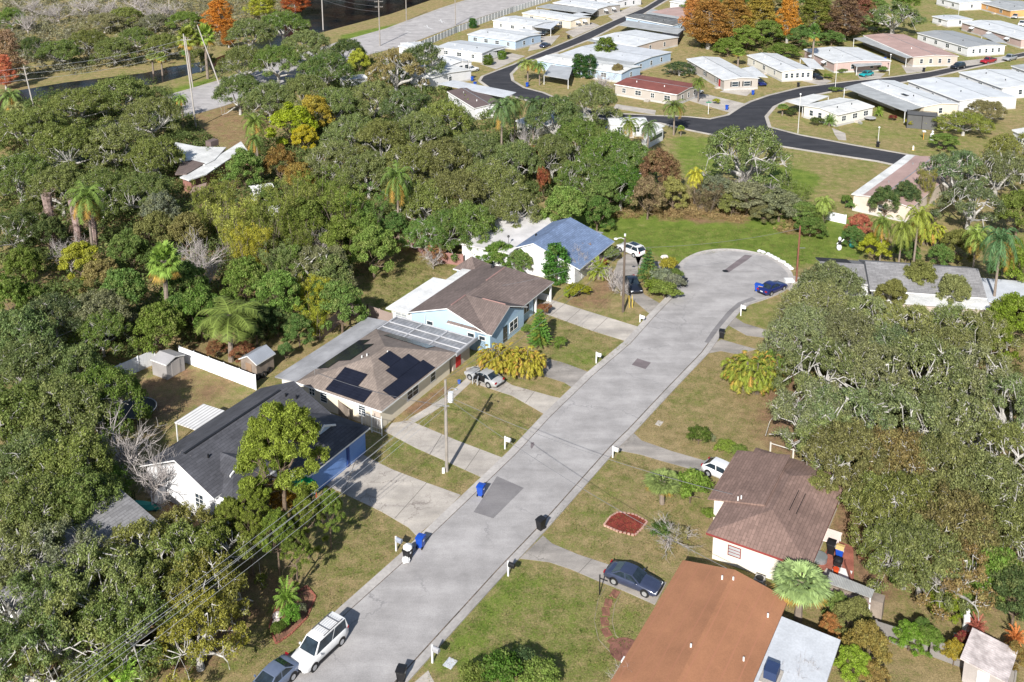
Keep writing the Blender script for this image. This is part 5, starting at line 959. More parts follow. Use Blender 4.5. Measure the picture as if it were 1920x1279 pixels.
for kd, pm, p, q, lb in (('sedan', CB, (1424, 159), (1432, 163), 'bright blue car under the greige home carport'), ('sedan', CW, (1305, 177), (1316, 173), 'white car beside the red brown roofed mobile home'), ('sedan', CD, (1529, 147), (1540, 151), 'black car under the light grey home carport'),
        ('hatch', paint('teal car paint', (.01, .28, .30)), (1624, 143), (1614, 145), 'small teal car in front of the pinkish home carport'), ('suv', CD, (1796, 128), (1786, 130), 'dark blue sport utility parked by the white roofs'), ('pickup', paint('red car paint', (.30, .01, .02)), (1853, 118), (1838, 121), 'red pickup between the dark utility and the grey truck'),
        ('pickup', paint('grey car paint', (.28, .29, .31)), (1893, 113), (1878, 117), 'grey pickup truck near the right edge'), ('suv', CS, (1903, 34), (1896, 40), 'silver sport utility at the top right corner'), ('pickup', CW, (1916, 48), (1909, 54), 'white pickup behind the silver utility, top right'),
        ('pickup', CW, (881, 135), (895, 132), 'white pickup under the carport by the black road bend'), ('sedan', CD, (1020, 66), (1028, 62), 'dark car beside the grey porch roof'), ('sedan', CN_, (1022, 88), (1032, 84), 'dark car beside the bright blue end wall'), ('suv', CD, (1196, 8), (1204, 4), 'dark vehicle near the top of the park road')):
    car(kd, pm, *pose(p, q), lb, detail=False, cat='truck' if kd == 'pickup' else 'car', name='pickup_truck' if kd == 'pickup' else 'parked_car')
# ================================================================== POLES AND WIRES
WPOLE = M('grey pole wood', (.30, .27, .24), .9, var=.2, sc=3); RPOLE = M('red brown pole wood', (.22, .09, .06), .9, var=.2, sc=3); CPOLE = M('pale concrete pole', (.42, .39, .36), .85)
def pole(label, foot, hgt, mat, r=.13, top=None, name='utility_pole', arms=(), lean=(0, 0), cat='utility pole', group=None):
    t = root(name, label, cat, G(*foot), 0, group); MB().tube([(0, 0, -.2), (lean[0]*.5, lean[1]*.5, hgt*.5), (lean[0], lean[1], hgt)], [r, r*.88, r*.75], 10).build('post', mat, t, smooth=False)
    for z, L, a in arms:
        d = Vector((math.cos(a), math.sin(a), 0)); k = z/hgt; c = Vector((lean[0]*k, lean[1]*k, z)); ar = MB().obox(c+Vector((0, 0, 0))-Vector((-d.y, d.x, 0))*(r+.05), d*L, Vector((-d.y, d.x, 0))*.05, (0, 0, .06)).build('crossarm', mat, t)
        mb = MB()
        for u in (-.92, -.5, .5, .92): q = c+d*L*u-Vector((-d.y, d.x, 0))*(r+.05); mb.cyl(q.x, q.y, z+.06, z+.28, .05, .03, 6)
        mb.build('insulator', STEEL, ar)
    return t
p1 = pole('tall grey utility pole with transformer beside the driveway and blue bin', (838, 884), HT((838, 884), 712), WPOLE, .16, arms=())
mb = MB(); mb.cyl(.48, .0, 7.6, 8.6, .25, .27, 12); mb.build('transformer', M('pale grey transformer', (.62, .64, .66), .5), p1)
mb = MB(); mb.tube([(.17, 0, 8.7), (.6, -.1, 9.1), (1.0, -.3, 9.15)], .03); mb.ball((1.05, -.3, 9.08), .16, 8, sz=.5); mb.build('street_light', STEEL, p1)
MB().box(-.02, .5, -.05, .05, 7.95, 8.05).box(-.3, .35, -.22, -.14, 7.2, 7.27).build('bracket', STEEL, p1); MB().box(-.45, -.2, -.35, -.1, -.02, .5).build('ground_box', WHITE, p1); MB().tube([(-.16, .08, .3), (-.13, .06, 7.2)], .03).build('conduit', STEEL, p1)
p2 = pole('dark brown utility pole with lamp on the lawn beside the curved driveway', (1168, 585), HT((1168, 585), 446), M('dark pole wood', (.13, .10, .08), .9, var=.2), .17)
mb = MB(); mb.tube([(.1, 0, 10.1), (-.5, -.1, 10.4), (-1.1, -.2, 10.35)], .04); mb.ball((-1.2, -.2, 10.3), .26, 10, sz=.5); mb.build('street_light', M('lamp head', (.75, .75, .73), .5), p2); MB().cyl(0, 0, 10.6, 10.9, .12).build('cap', WHITE, p2)
p3 = pole('slim red brown utility pole at the edge of the turning circle', (1493, 528), 8.3, RPOLE, .14, arms=())
MB().box(-.03, .9, -.03, .03, 5.0, 5.06).build('bracket', STEEL, p3); MB().box(-1.6, -.4, -.5, .5, -.02, .35).build('base_slab', WHITE, p3)
p4 = pole('tall leaning pole on the wooded lawn, upper left, base by dry grass', (368, 240), 20.5, CPOLE, .17, lean=(-1.2, 0)); p4['label'] = 'tallest pale pole rising from the tree shade near the white roofed house'
pole('tall concrete utility pole standing by the palms near the main road', (362, 165), 13, CPOLE, .15, arms=((12.2, 1.2, .3),), lean=(-1.0, 0))
p5 = pole('concrete pole with three curled insulator arms at the upper left edge', (63, 200), 9.6, CPOLE, .17, lean=(-1.2, 0))
for z in (6.2, 7.6, 9.0):
    mb = MB(); mb.tube([(-1.9, -.1, z+.2), (-1.1, -.1, z-.1), (-.2, -.1, z+.3)], .09, 5); mb.build('insulator_arm', WPOLE, p5)
p6 = pole('grey power pole by the canal at the top edge, carrying many wires', (606, 56), 14, CPOLE, .2, arms=((12.5, 1.2, .3),)); p7 = pole('utility pole with crossarms on the main road berm', (712.5, 86), 14.5, WPOLE, .2, arms=((13.4, 1.3, .2), (11.8, 1.2, .2)))
pole('grey pole on the canal bank at the top edge, right of the blue water', (762, 39), 13, WPOLE, .18, arms=((12, 1.1, .2),)); pole('grey pole on the far kerb of the main road near the turn arrows', (854, 47), 13, WPOLE, .18, arms=((12, 1.1, .2),))
pole('bare leaning pole to the right of the twin palms by the main road', (418, 176), 17, CPOLE, .17, lean=(-5.0, 0), arms=())
def lamp_post(label, foot, hgt, name='street_lamp'):
    t = pole(label, foot, hgt, M('light pole', (.68, .67, .64), .6), .07, name=name, cat='lamp post'); MB().ball((0, 0, hgt+.1), .22, 8, sz=.8).build('lantern', WHITE, t); return t
lamp_post('slim pale pole in the lawn by the road bend of the mobile home park', (1496, 250), 8.4); lamp_post('thin white post beside the pickup under the white carport', (868, 142), 7.0); lamp_post('thin post in the yard before the screened cottage', (879, 150), 7.5); lamp_post('thin grey post before the white home with window awnings', (1566, 165), 6.5)
lamp_post('short grey post by a black bin on the park lawn', (1646, 270), 3.4, 'post'); lamp_post('thin post near the tan mobile home with grey porch roof', (1667, 141), 5.4); lamp_post('thin grey pole near the top right road', (1796, 40), 6.0)
t = pole('white street sign post with green name blades at the park corner', (1328, 214), 2.6, WHITE, .07, name='street_sign', cat='sign'); MB().box(-.6, .6, -.02, .02, 2.62, 2.85).box(-.02, .02, -.6, .6, 2.86, 3.08).build('sign_blade', M('green sign', (.01, .22, .10), .5), t)
WIRE = M('overhead cable', (.16, .16, .17), .6); WIREL = M('bright overhead cable', (.36, .37, .39), .6)
def wire(label, a, b2, sag, mat, r=.028, name='overhead_wire', group=None):
    a, b2 = Vector(a), Vector(b2); n = 18; pts = [a.lerp(b2, i/n)+Vector((0, 0, -sag*4*(i/n)*(1-i/n))) for i in range(n+1)]; o = MB().tube([p-a for p in pts], r, 5).build(name, mat, None, a); return tag(o, label, 'cable', group)
top1 = Vector(p1.location); END = RQ(22, 52.5)
for i, (z, off) in enumerate(((9.3, 0), (8.7, .15), (8.1, -.25), (7.7, .0), (7.3, .25))):
    wire(('uppermost', 'second', 'third', 'fourth', 'lowest')[i]+' of five parallel cables running from the transformer pole over the lower left gardens', top1+Vector((off, -.1, z)), END+Vector((off*3-i*.35+1, 0, z-.4-i*.15)), .75, WIREL, .014, group='parallel cables lower left')
top2 = Vector(p2.location)
for z, lb in ((10.1, 'upper cable strung between the transformer pole and the brown pole'), (8.8, 'lower cable strung between the transformer pole and the brown pole')): wire(lb, top1+Vector((.05, .1, z-.1)), top2+Vector((0, -.1, z)), .9, WIRE, .02)
wire('thin cable from the transformer pole to the roof antenna of the tan roof', top1+Vector((-.1, 0, 7.2)), RQ(75.6, 68.4, 3.4), .5, WIRE, .02); wire('cable across the street from the transformer pole to the maroon roof', top1+Vector((.1, 0, 8.2)), RQ(77.6, 22.3, 3.6), .8, WIRE, .02)
wire('cable across the street from the transformer pole to the terracotta roof', top1+Vector((.1, 0, 8.0)), RQ(67.8, 19.6, 4.0), .8, WIRE, .02); wire('cable from the brown pole to the pale blue house', top2+Vector((0, 0, 8.6)), RQ(103, 61, 4.4), .5, WIRE, .02); wire('cable from the brown pole to the red brown pole across the turning circle', top2+Vector((0, 0, 9.0)), Vector(p3.location)+Vector((0, 0, 7.9)), .7, WIRE, .02)
t5, t6, t7 = Vector(p5.location)+Vector((-1.1, 0, 0)), Vector(p6.location), Vector(p7.location)
far4 = G(362, 165)+Vector((-1, 0, 0))
for z, lb in ((9.3, 'top'), (7.9, 'middle'), (6.5, 'lowest')):
    wire(f'{lb} of three cables from the insulator pole towards the twin palms', t5+Vector((0, 0, z)), far4+Vector((0, 0, z+3.2)), 1.2, WIREL, .028); wire(f'{lb} of three cables leaving the insulator pole past the left edge', t5+Vector((0, 0, z)), t5+Vector((-45, -25, z)), .8, WIREL, .028)
for i in range(3): wire(f'{("highest", "middle", "lowest")[i]} cable between the canal pole and the crossarm pole', t6+Vector((0, 0, 13.3-i*1.6)), t7+Vector((0, 0, 13.6-i*1.6)), .8, WIRE, .03)
# ================================================================== BINS, MAILBOXES, SMALL THINGS
def bin_(label, foot, bodym, lidm=None, ang=ROT, h=1.05, face=None, tilt=0, group=None, name='wheelie_bin', open_=False, lying=False):
    t = root(name, label, 'bin', G(foot[0], foot[1], 0)+Vector((0, 0, .03)), ang, group); w0, w1, d0, d1 = .24, .31, .27, .38; lidm = lidm or bodym
    mb = MB(); vs = [(-d0, -w0, .06), (d0, -w0, .06), (d0, w0, .06), (-d0, w0, .06), (-d1, -w1, h-.06), (d1, -w1, h-.06), (d1, w1, h-.06), (-d1, w1, h-.06)]
    mb.add(vs, [(0, 3, 2, 1), (4, 5, 6, 7), (0, 1, 5, 4), (1, 2, 6, 5), (2, 3, 7, 6), (3, 0, 4, 7)]); mb.box(-d1-.02, d1+.02, -w1-.02, w1+.02, h-.10, h-.05); mb.build('bin_body', bodym, t)
    mb = MB(); mb.slab([(-d1-.05, -w1-.03, h+.03), (0, -w1-.03, h+.09), (0, w1+.03, h+.09), (-d1-.05, w1+.03, h+.03)], .05); mb.slab([(0.002, -w1-.03, h+.09), (d1+.03, -w1-.03, h+.01), (d1+.03, w1+.03, h+.01), (0.002, w1+.03, h+.09)], .05); l = mb.build('lid', lidm, t)
    if open_: l.location = (-.38, 0, .0); l.rotation_euler = (0, math.radians(-105), 0); l.location = (-d1+.9, 0, h-.3)
    for s in (-1, 1): MB().tube([(-d0-.02, s*(w0-.02), .13), (-d0-.02, s*(w0+.05), .13)], .13, 10).build('wheel', TYRE, t)
    MB().tube([(-d1-.09, -w1+.05, h-.05), (-d1-.09, w1-.05, h-.05)], .02, 6).build('handle', bodym, t)
    MB().box(-.08, .08, -w1-.012, -w1+.03, h*.66, h*.78).build('number_label', PLATE, t); return t
BB = M('blue bin plastic', (.012, .07, .42), .35, .5, var=.15, fine=.03); BY = M('pale yellow lid', (.75, .52, .22), .5)
bin_('blue wheeled bin at the kerb beside the grey road patch', (902, 929), BB, ang=ROT+.15); bin_('blue wheeled bin next to the bag topped black bin', (789, 1026), BB, ang=ROT+.15)
t = bin_('black wheeled bin overflowing with a white rubbish bag', (765, 1049), BLACK); mb = MB(); mb.ball((0, 0, 1.18), .42, 12, sz=.6, jit=.12); mb.ball((.3, .05, 1.12), .27, 10, sz=.7, jit=.12); mb.build('rubbish_bag', WHITE, t)
tag(MB().ball((0, 0, .3), .36, 12, sz=.75, jit=.16).build('rubbish_bag', WHITE, None, G(761, 1055)), 'knotted white rubbish bag on the road by the black bin', 'rubbish bag')
bin_('black wheeled bin on the right kerb above the stained driveway', (1014, 993), BLACK, ang=ROT+2.9); bin_('black wheeled bin with small label at the bottom of the street', (753, 1276), BLACK, ang=ROT+.3); bin_('black wheeled bin at the kerb by the shrub island', (1283, 536), BLACK, ang=ROT); bin_('black wheeled bin at the right kerb near the tarred repair', (1353, 634), BLACK, ang=ROT+.2)
bin_('blue bin on the turning circle beside the dark blue sedan', (1420, 546), BB); bin_('blue and yellow lidded bin touching the dark blue sedan', (1427, 548), BY, BB)
bin_('black bin under the mesh of bags on the red tiled patio', (1558, 1038), BLACK, h=1.15); bin_('blue bin with pale yellow lid on the red tiled patio', (1574, 1046), BB, BY)
for x, y, mt, lb in ((886, 152, BB, 'blue bin by the white pickup on the park road bend'), (891, 162, BB, 'blue bin on the kerb below the white pickup'), (989, 163, BB, 'blue bin on the palm island at the road bend'), (1412, 178, BB, 'blue bin on the drive beside the red doored home'), (1363, 206, BB, 'blue bin at the kerb beside the street sign corner'), (1137, 240, BB, 'blue bin beside the small two level white house'),
        (1497, 163, BLACK, 'black bin in the yard of the light grey home'), (1646, 276, BLACK, 'black bin below the short grey post on the park lawn'), (1019, 90, BLACK, 'dark bin beside the bright blue ended home'), (1066, 73, BLACK, 'dark bin near the grey porch roof drive'), (1659, 115, BB, 'blue bin under the tan home porch roof'), (1732, 135, BLACK, 'dark bin at the kerb beside the tan home drive')):
    bin_(lb, (x, y), mt)
def mailbox(label, foot, mat, bm=None, h=1.1, ang=ROT, wide=.2):
    t = root('mailbox', label, 'mailbox', G(*foot), ang); MB().box(-.06, .06, -.06, .06, -.05, h+.35).build('post', bm or WHITE, t); MB().box(-.05, .05, -.55, .06, h-.16, h-.08).build('arm', bm or WHITE, t)
    mb = MB(); vs = []; k = 8
    for y in (-.62, -.05):
        for i in range(k+1): a = PI*i/k; vs.append((wide*math.cos(a)*.8, y, h+wide*.7+wide*.8*math.sin(a)))
        vs += [(-wide*.8, y, h-.06), (wide*.8, y, h-.06)]
    n = k+3; mb.add(vs, [tuple(range(n)), tuple(range(2*n-1, n-1, -1))]+[(i, i+n, (i+1) % n+n, (i+1) % n) for i in range(n)]); mb.build('letter_box', mat, t); MB().box(wide*.8+.002, wide*.8+.02, -.3, -.26, h, h+.22).build('flag', TAIL, t); return t
mailbox('white mailbox on the kerb lawn above the square brown patch', (1118, 681), WHITE); mailbox('white post mailbox leaning on the lawn left of the small dark blot', (947, 842), WHITE); mailbox('cream mailbox at the start of the narrow driveway to the white car', (1149, 858), M('cream metal', (.7, .66, .6), .5), h=.95)
mailbox('dark mailbox on a white post above the bottom green lawn', (953, 1080), BLACK); mailbox('grey mailbox on a white post beside its long shadow near the bottom', (811, 1243), M('grey mailbox metal', (.35, .35, .37), .5), h=1.25); mailbox('white mailbox with grey box behind the bag topped bin', (743, 1033), M('blue grey mailbox', (.3, .33, .4), .5)); mailbox('white mailbox beside the tarred repair near the turning circle', (1389, 592), WHITE, h=1.2); mailbox('small white mailbox on the grass below the brown pole', (1200, 604), WHITE, h=.7)
def flat(name, label, cat, c, s, mat, th=.05, ang=ROT): t = MB().box(-s[0]/2, s[0]/2, -s[1]/2, s[1]/2, -.02, th).build(name, mat, None, G(*c), ang); return tag(t, label, cat)
flat('meter_cover', 'small pale square meter cover in the brown right lawn', 'cover', (1236, 794), (.9, .6), CONC); flat('meter_cover', 'pale utility cover in the green lawn at the bottom', 'cover', (844, 1244), (.9, .75), LWHITE)
tag(MB().cyl(0, 0, .012, .03, .42, .42, 18).build('manhole_cover', BLACK, None, G(1360, 508.5)), 'round dark manhole cover at the end of the brown patched strip', 'manhole cover')
for i, (x, y) in enumerate([(770, 620), (722, 688), (703, 752), (694, 828), (709, 908), (762, 984)]):
    flat('stepping_slab', f'{("first", "second", "third", "fourth", "fifth", "sixth")[i]} brick stepping slab of the curved path from the sedan', 'paving slab', (960+x/4, 959+y/4), (.85, .62), M('dark brick slab', (.25, .115, .08), .9, var=.3, sc=5), .05, ROT+(.0, .25, .5, .6, .9, 1.2)[i])
    for s in (-1,):
        pass
tag(MB().cyl(0, 0, -.02, .06, 1.2, 1.2, 20).build('brick_circle', M('worn brick circle', (.22, .10, .075), .9, var=.3, sc=5), None, G(1172, 1219)), 'round brick landing at the end of the curved path', 'paving slab')
strip('path', [(1150, 1105), (1137, 1130), (1131, 1165), (1138, 1195), (1158, 1216)], -.72, -.67, .02, .03, M('dull path edging', (.27, .23, .16), .9), 'pale edging of the curved path'); strip('path', [(1150, 1105), (1137, 1130), (1131, 1165), (1138, 1195), (1158, 1216)], .67, .72, .02, .03, M('dull path edging', (.27, .23, .16), .9), 'pale edging of the curved path, other side')
t = root('mulch_bed', 'red mulch bed edged with pale bricks in the right lawn', 'flower bed', G(1174, 983), 0); c0 = Vector(t.location); pts = [p-c0 for p in P2([(1132, 986), (1145, 969), (1160, 961), (1190, 966), (1214, 979), (1203, 993), (1190, 1005), (1160, 998)])]
MB().slab([(p.x, p.y, .07) for p in pts], .12).build('mulch', M('red mulch', (.25, .045, .03), .95, var=.3, sc=8, fine=.3, fsc=12), t); mb = MB()
for a, b2 in zip(pts, pts[1:]+pts[:1]):
    k = int((b2-a).length/.3)
    for i in range(k): q = a.lerp(b2, (i+.5)/k); mb.obox((q.x, q.y, .07), (b2-a).normalized()*.12, Vector((-(b2-a).y, (b2-a).x, 0)).normalized()*.07, (0, 0, .07))
mb.build('brick_edging', M('pale pinkish bricks', (.48, .30, .24), .9, var=.2, sc=5), t)
t = root('flower_bed', 'brick edged planting bed with palm near the minivan', 'flower bed', G(545, 1170), 0); c0 = Vector(t.location); pts = [p-c0 for p in P2([(505, 1175), (520, 1135), (575, 1100), (592, 1120), (575, 1160), (545, 1190), (518, 1208)])]
MB().slab([(p.x, p.y, .04) for p in pts], .08).build('soil', M('red brown soil', (.24, .12, .08), .95, var=.3, sc=5), t); mb = MB()
for a, b2 in zip(pts, pts[1:]+pts[:1]):
    k = max(1, int((b2-a).length/.3))
    for i in range(k): q = a.lerp(b2, (i+.5)/k); mb.obox((q.x, q.y, .05), (b2-a).normalized()*.12, Vector((-(b2-a).y, (b2-a).x, 0)).normalized()*.07, (0, 0, .07))
mb.build('brick_edging', BRICK, t)
def rock(label, c, r, mat=None, group=None, sz=.6): t = MB().ball((0, 0, r*.3), r, 8, sz=sz, jit=.18).build('rock', mat or WHITE, None, G(*c)); return tag(t, label, 'rock', group)
PR = M('pinkish white boulder', (.72, .62, .58), .8)
rock('larger pinkish white boulder in the brick edged bed', (519, 1157), .42, PR); rock('smaller white boulder in the brick edged bed', (518, 1169), .36, PR)
for i, (x, y) in enumerate([(1440, 478), (1446, 481), (1452, 484), (1457, 487), (1463, 491), (1469, 493), (1475, 498), (1480, 501), (1484, 505), (1431, 474), (1424, 472)]): rock('white edging rock in the arc round the turning circle', (x, y), .38, None, 'white rocks round the turning circle')
rock('cream boulder between the spur driveway and the shrub island', (1246, 484), .55, PR)
for x, y, r, lb in ((568, 697, .42, ''),): pass
for i, (x, y) in enumerate([(484, 711), (494, 707), (504, 699)]): 
    t = MB(); n = 18
    for k in range(n):
        a, b2 = 2*PI*k/n, 2*PI*(k+1)/n; t.tube([(.33*math.cos(a), -.1, .33+.33*math.sin(a)), (.33*math.cos(b2), -.1, .33+.33*math.sin(b2))], .11, 6, cap=False)
    tag(t.build('old_tyre', TYRE, None, G(x, y), ROT), ('left', 'middle', 'right')[i]+' tyre in the row of three leaning by the wooden shed', 'tyre', 'three tyres by the wooden shed')
t = root('trampoline', 'dark round trampoline in the shady back yard', 'trampoline', G(256, 778), 0); mb = MB()
for k in range(24): a, b2 = 2*PI*k/24, 2*PI*(k+1)/24; mb.tube([(2.1*math.cos(a), 2.1*math.sin(a), .85), (2.1*math.cos(b2), 2.1*math.sin(b2), .85)], .05, 5, cap=False)
mb.build('ring', STEEL, t); MB().cyl(0, 0, .82, .86, 2.0, 2.0, 24).build('mat', BLACK, t)
for k in range(4): a = k*PI/2+.4; MB().tube([(2.1*math.cos(a), 2.1*math.sin(a), .85), (2.1*math.cos(a), 2.1*math.sin(a), -.02)], .04, 6).build('leg', STEEL, t)
t = root('garden_swing', 'green and red canopied play seat in the garden under the pine', 'play seat', G(566, 942), ROT); MB().slab([(-1.0, -1.1, 1.95), (1.0, -1.1, 1.95), (.85, 0, 2.3), (-.85, 0, 2.3)], .05).slab([(-.85, 0.01, 2.3), (.85, 0.01, 2.3), (1.0, 1.1, 1.95), (-1.0, 1.1, 1.95)], .05).build('canopy', M('green canopy', (.01, .32, .10), .6), t)
for x in (-.9, .9):
    for y in (-1, 1): MB().cyl(x, y, -.02, 1.98, .04, n=6).build('leg', M('red frame', (.45, .03, .03), .5), t)
MB().box(-.75, .75, -.5, .5, .45, .6).build('seat', M('red cushion', (.4, .03, .03), .7), t)
t = root('lawn_ornament', 'rounded red and white inflatable ornament by the green canopy', 'ornament', G(549, 930), 0); MB().ball((0, 0, .7), .55, 12, sz=1.25).build('body', M('red fabric', (.5, .02, .02), .6), t); MB().ball((0, 0, 1.65), .36, 10).build('top', WHITE, t); MB().cyl(0, 0, .45, .62, .58, .58, 14).build('band', WHITE, t)
t = root('folded_boat', 'turquoise tarpaulin covered canoe beside the white fence panel', 'canoe', G(266, 952), ROT-1.2); mb = MB(); vs = []
for i in range(9):
    x = -1.9+i*.475; w = .55*math.sin(PI*(i+.25)/8.5); vs += [(x, -w, .1), (x, -w*.5, .5), (x, w*.5, .55), (x, w, .1)]
mb.add(vs, [(i*4+j, (i+1)*4+j, (i+1)*4+j+1, i*4+j+1) for i in range(8) for j in range(3)]); mb.build('cover', M('turquoise tarpaulin', (.06, .42, .36), .5), t); MB().box(-1.6, 1.6, -.3, .3, -.02, .14).build('hull', M('dark hull', (.05, .12, .12), .6), t)
for c, lb, cm in (((1573, 470), 'white and black snowman shaped lawn ornament beyond the turning circle', WHITE), ((1597, 465), 'turquoise upright lawn ornament beside the white one', M('turquoise ornament', (.10, .55, .50), .5))):
    t = root('lawn_ornament', lb, 'ornament', G(*c), .3); t.scale = (.72, .72, .95); MB().ball((0, 0, .55), .55, 12).build('body', cm, t); MB().ball((0, 0, 1.35), .42, 12).build('middle', cm if cm != WHITE else BLACK, t); MB().ball((0, 0, 2.0), .33, 12).build('head', cm, t); MB().tube([(.3, 0, 1.4), (.95, -.1, 1.85)], .09, 6).build('arm', cm, t); MB().tube([(-.3, 0, 1.4), (-.7, -.1, 1.2)], .09, 6).build('arm', cm, t)
t = root('garden_statue', 'pale stone figure beside the seated planting on the park lawn', 'statue', G(1747, 262), 0); MB().tube([(0, 0, -.02), (0, 0, .4), (0, 0, 1.1), (.05, 0, 1.5)], [.42, .34, .4, .18], 10).ball((.05, 0, 1.75), .22, 8).build('figure', WHITE, t)
t = root('bird_feeder', 'orange post feeder on the park lawn near the pale figure', 'feeder', G(1731, 262), 0); MB().cyl(0, 0, -.02, 1.7, .06, n=6).build('post', M('orange paint', (.7, .35, .06), .6), t); MB().box(-.3, .3, -.3, .3, 1.7, 1.95).build('tray', WHITE, t)
t = root('fire_hydrant', 'small white and yellow hydrant on the park kerb lawn', 'hydrant', G(1712, 282), 0); MB().cyl(0, 0, -.02, .75, .17, .15, 10).ball((0, 0, .8), .18, 8).build('body', WHITE, t); MB().tube([(-.28, 0, .5), (.28, 0, .5)], .08, 8).build('outlet', BY, t); MB().cyl(0, 0, .02, .14, .26, .26, 10).build('flange', BY, t)
t = root('garden_figure', 'white upright garden figure among red plants at the lower right', 'statue', G(1811, 1180), 0); MB().tube([(0, 0, -.02), (0, 0, .5), (0, 0, 1.2), (0, 0, 1.5)], [.3, .24, .28, .12], 10).ball((0, 0, 1.68), .17, 8).build('figure', WHITE, t)
flat('paint_tray', 'small teal tub on the ground left of the white shed', 'tub', (1799, 1199), (.5, .9), M('teal tub', (.05, .3, .35), .5), .25)
tag(MB().box(-.25, .25, -.9, .9, -.02, .35).build('plant_bench', STEEL, None, G(1610, 231), .35), 'dark bench against the white home by the round patio table', 'bench'); tag(MB().cyl(0, 0, .65, .72, 1.3, 1.3, 20).cyl(0, 0, -.02, .65, .12).build('patio_table', M('grey table', (.4, .4, .4), .6), None, G(1631, 226)), 'round grey patio table beside the white home', 'table')
# tiled patio with clutter, lower right
sheet('patio', [(1535, 1060), (1560, 1010), (1600, 1025), (1602, 1120), (1550, 1098)], .03, BRICK, 'red tiled patio behind the maroon roofed house', th=.06)
sheet('patio', [(1525, 1100), (1550, 1065), (1595, 1095), (1590, 1125)], .035, CONC, 'concrete slab beside the red tiled patio', th=.06)
t = root('patio_tabletop', 'cream cloth covered table against the maroon roof corner', 'table', G(1552, 1018), ROT); MB().box(-.9, .9, -1.0, 1.0, .72, .8).build('tabletop', M('cream cloth', (.85, .72, .66), .8), t)
for x in (-.8, .8):
    for y in (-.9, .9): MB().box(x-.04, x+.04, y-.04, y+.04, -.02, .72).build('leg', WHITE, t)
t = root('grill', 'black barbecue on the patio beside the orange bucket', 'grill', G(1571, 1066), ROT); MB().box(-.45, .45, -.3, .3, .5, .85).ball((0, 0, .85), .4, 10, sz=.5).build('firebox', BLACK, t)
for x in (-.4, .4): MB().box(x-.03, x+.03, -.26, .26, -.02, .5).build('leg', STEEL, t)
t = root('bucket', 'orange bucket on the white board by the barbecue', 'bucket', G(1567, 1076), 0); MB().cyl(0, 0, .04, .5, .19, .25, 14).build('pail', M('orange bucket', (.75, .10, .02), .5), t); MB().cyl(0, 0, .5, .53, .26, .26, 14).build('rim', M('orange rim', (.6, .07, .02), .5), t)
flat('white_board', 'white board lying under the orange bucket', 'board', (1578, 1075), (1.3, 1.5), WHITE, .045); tag(MB().cyl(0, 0, -.02, .5, .6, .62, 16).cyl(0, 0, .3, .51, .5, .5, 12, 0).build('stock_tank', M('dull steel tub', (.3, .33, .34), .4, .5, .4), None, G(1537, 1051)), 'round dull metal tub behind the cabbage palm', 'tub')
t = root('lean_to', 'corrugated grey roofed lean-to shed with rusty sheets, right of the palm', 'shed', G(1590, 1103, 1.9)-Vector((0, 0, 1.9)), 0); pq = [loc(t, G(x, y, 2.0)) for x, y in ((1549, 1092), (1634, 1121), (1640, 1106), (1556, 1072))]; lo_ = [loc(t, G(x, y, 1.5)) for x, y in ((1557, 1110), (1632, 1134), (1636, 1122), (1552, 1094))]
MB().slab([(q.x, q.y, 2.0) for q in pq], .06).build('roof', M('lichen grey corrugated roof', (.36, .36, .34), .85, var=.2, sc=4, pat='ribs', psc=1.6, pcol=(.27, .27, .26)), t); MB().slab([(q.x, q.y, 1.55) for q in lo_], .06).build('lower_roof', M('rust patched sheets', (.36, .27, .25), .85, var=.3, sc=3), t)
for q in (pq[0], pq[1], pq[2], pq[3]): c = sum(pq, Vector())/4; q = q.lerp(c, .06); MB().box(q.x-.05, q.x+.05, q.y-.05, q.y+.05, -.02, 1.94).build('post', WHITE, t)
MB().obox(sum(pq, Vector())/4*1.0+Vector((0, 0, .9))-Vector((0, 0, (sum(pq, Vector())/4).z)), (pq[1]-pq[0]).normalized()*2.6, (pq[3]-pq[0]).normalized()*.5, (0, 0, .85)).build('wall', WOODF, t)
flat('sign_board', 'small red yard sign by the woods, right of the corrugated lean-to', 'sign', (1711, 1078), (.1, .7), REDD, 1.4)
t = root('bucket', 'bucket and cloth on the walk by the red door', 'bucket', G(861, 719), 0); MB().cyl(0, 0, .02, .4, .16, .2, 12).build('pail', M('blue bucket', (.05, .12, .45), .5), t)
t = root('sign_post', 'thin black hanging sign post beside the dark navy sedan', 'sign post', G(1124, 1115), ROT); MB().box(-.04, .04, -.04, .04, -.05, 1.9).build('post', BLACK, t); MB().box(-.03, .03, -.7, .04, 1.55, 1.62).build('arm', BLACK, t)
for c, lb in (((1218, 580), 'left yellow marker post'), ((1224, 580), 'right yellow marker post')):
    pass
for x, lb in ((1180, 'left of the two yellow guy wire markers by the brown pole'), (1186, 'right of the two yellow guy wire markers by the brown pole')): tag(MB().tube([(0, 0, -.02), (-.08, .1, 1.7)], .04, 6).build('guy_marker', M('yellow marker', (.72, .52, .08), .6), None, G(x, 577)), lb, 'marker post')
# ================================================================== THE TREES AND SHRUBS OF THE PHOTO
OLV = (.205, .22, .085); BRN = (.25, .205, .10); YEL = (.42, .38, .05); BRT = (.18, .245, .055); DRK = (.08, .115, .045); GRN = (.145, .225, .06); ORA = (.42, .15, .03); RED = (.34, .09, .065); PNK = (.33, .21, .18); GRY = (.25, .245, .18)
NAMED |= {OLV, BRN, YEL, BRT, DRK, GRN, ORA, RED, PNK, GRY, (.205, .225, .115)}
W1 = 'live oaks of the upper left woods'; W2 = 'live oaks along the left edge'; W3 = 'oaks of the middle woods'; W4 = 'oaks of the right hand grove'
def many(kind, group, rows):
    for r in rows:
        col = r[5] if len(r) > 5 else None; T(kind, r[0], r[1], r[2], r[3], r[4], col, group)
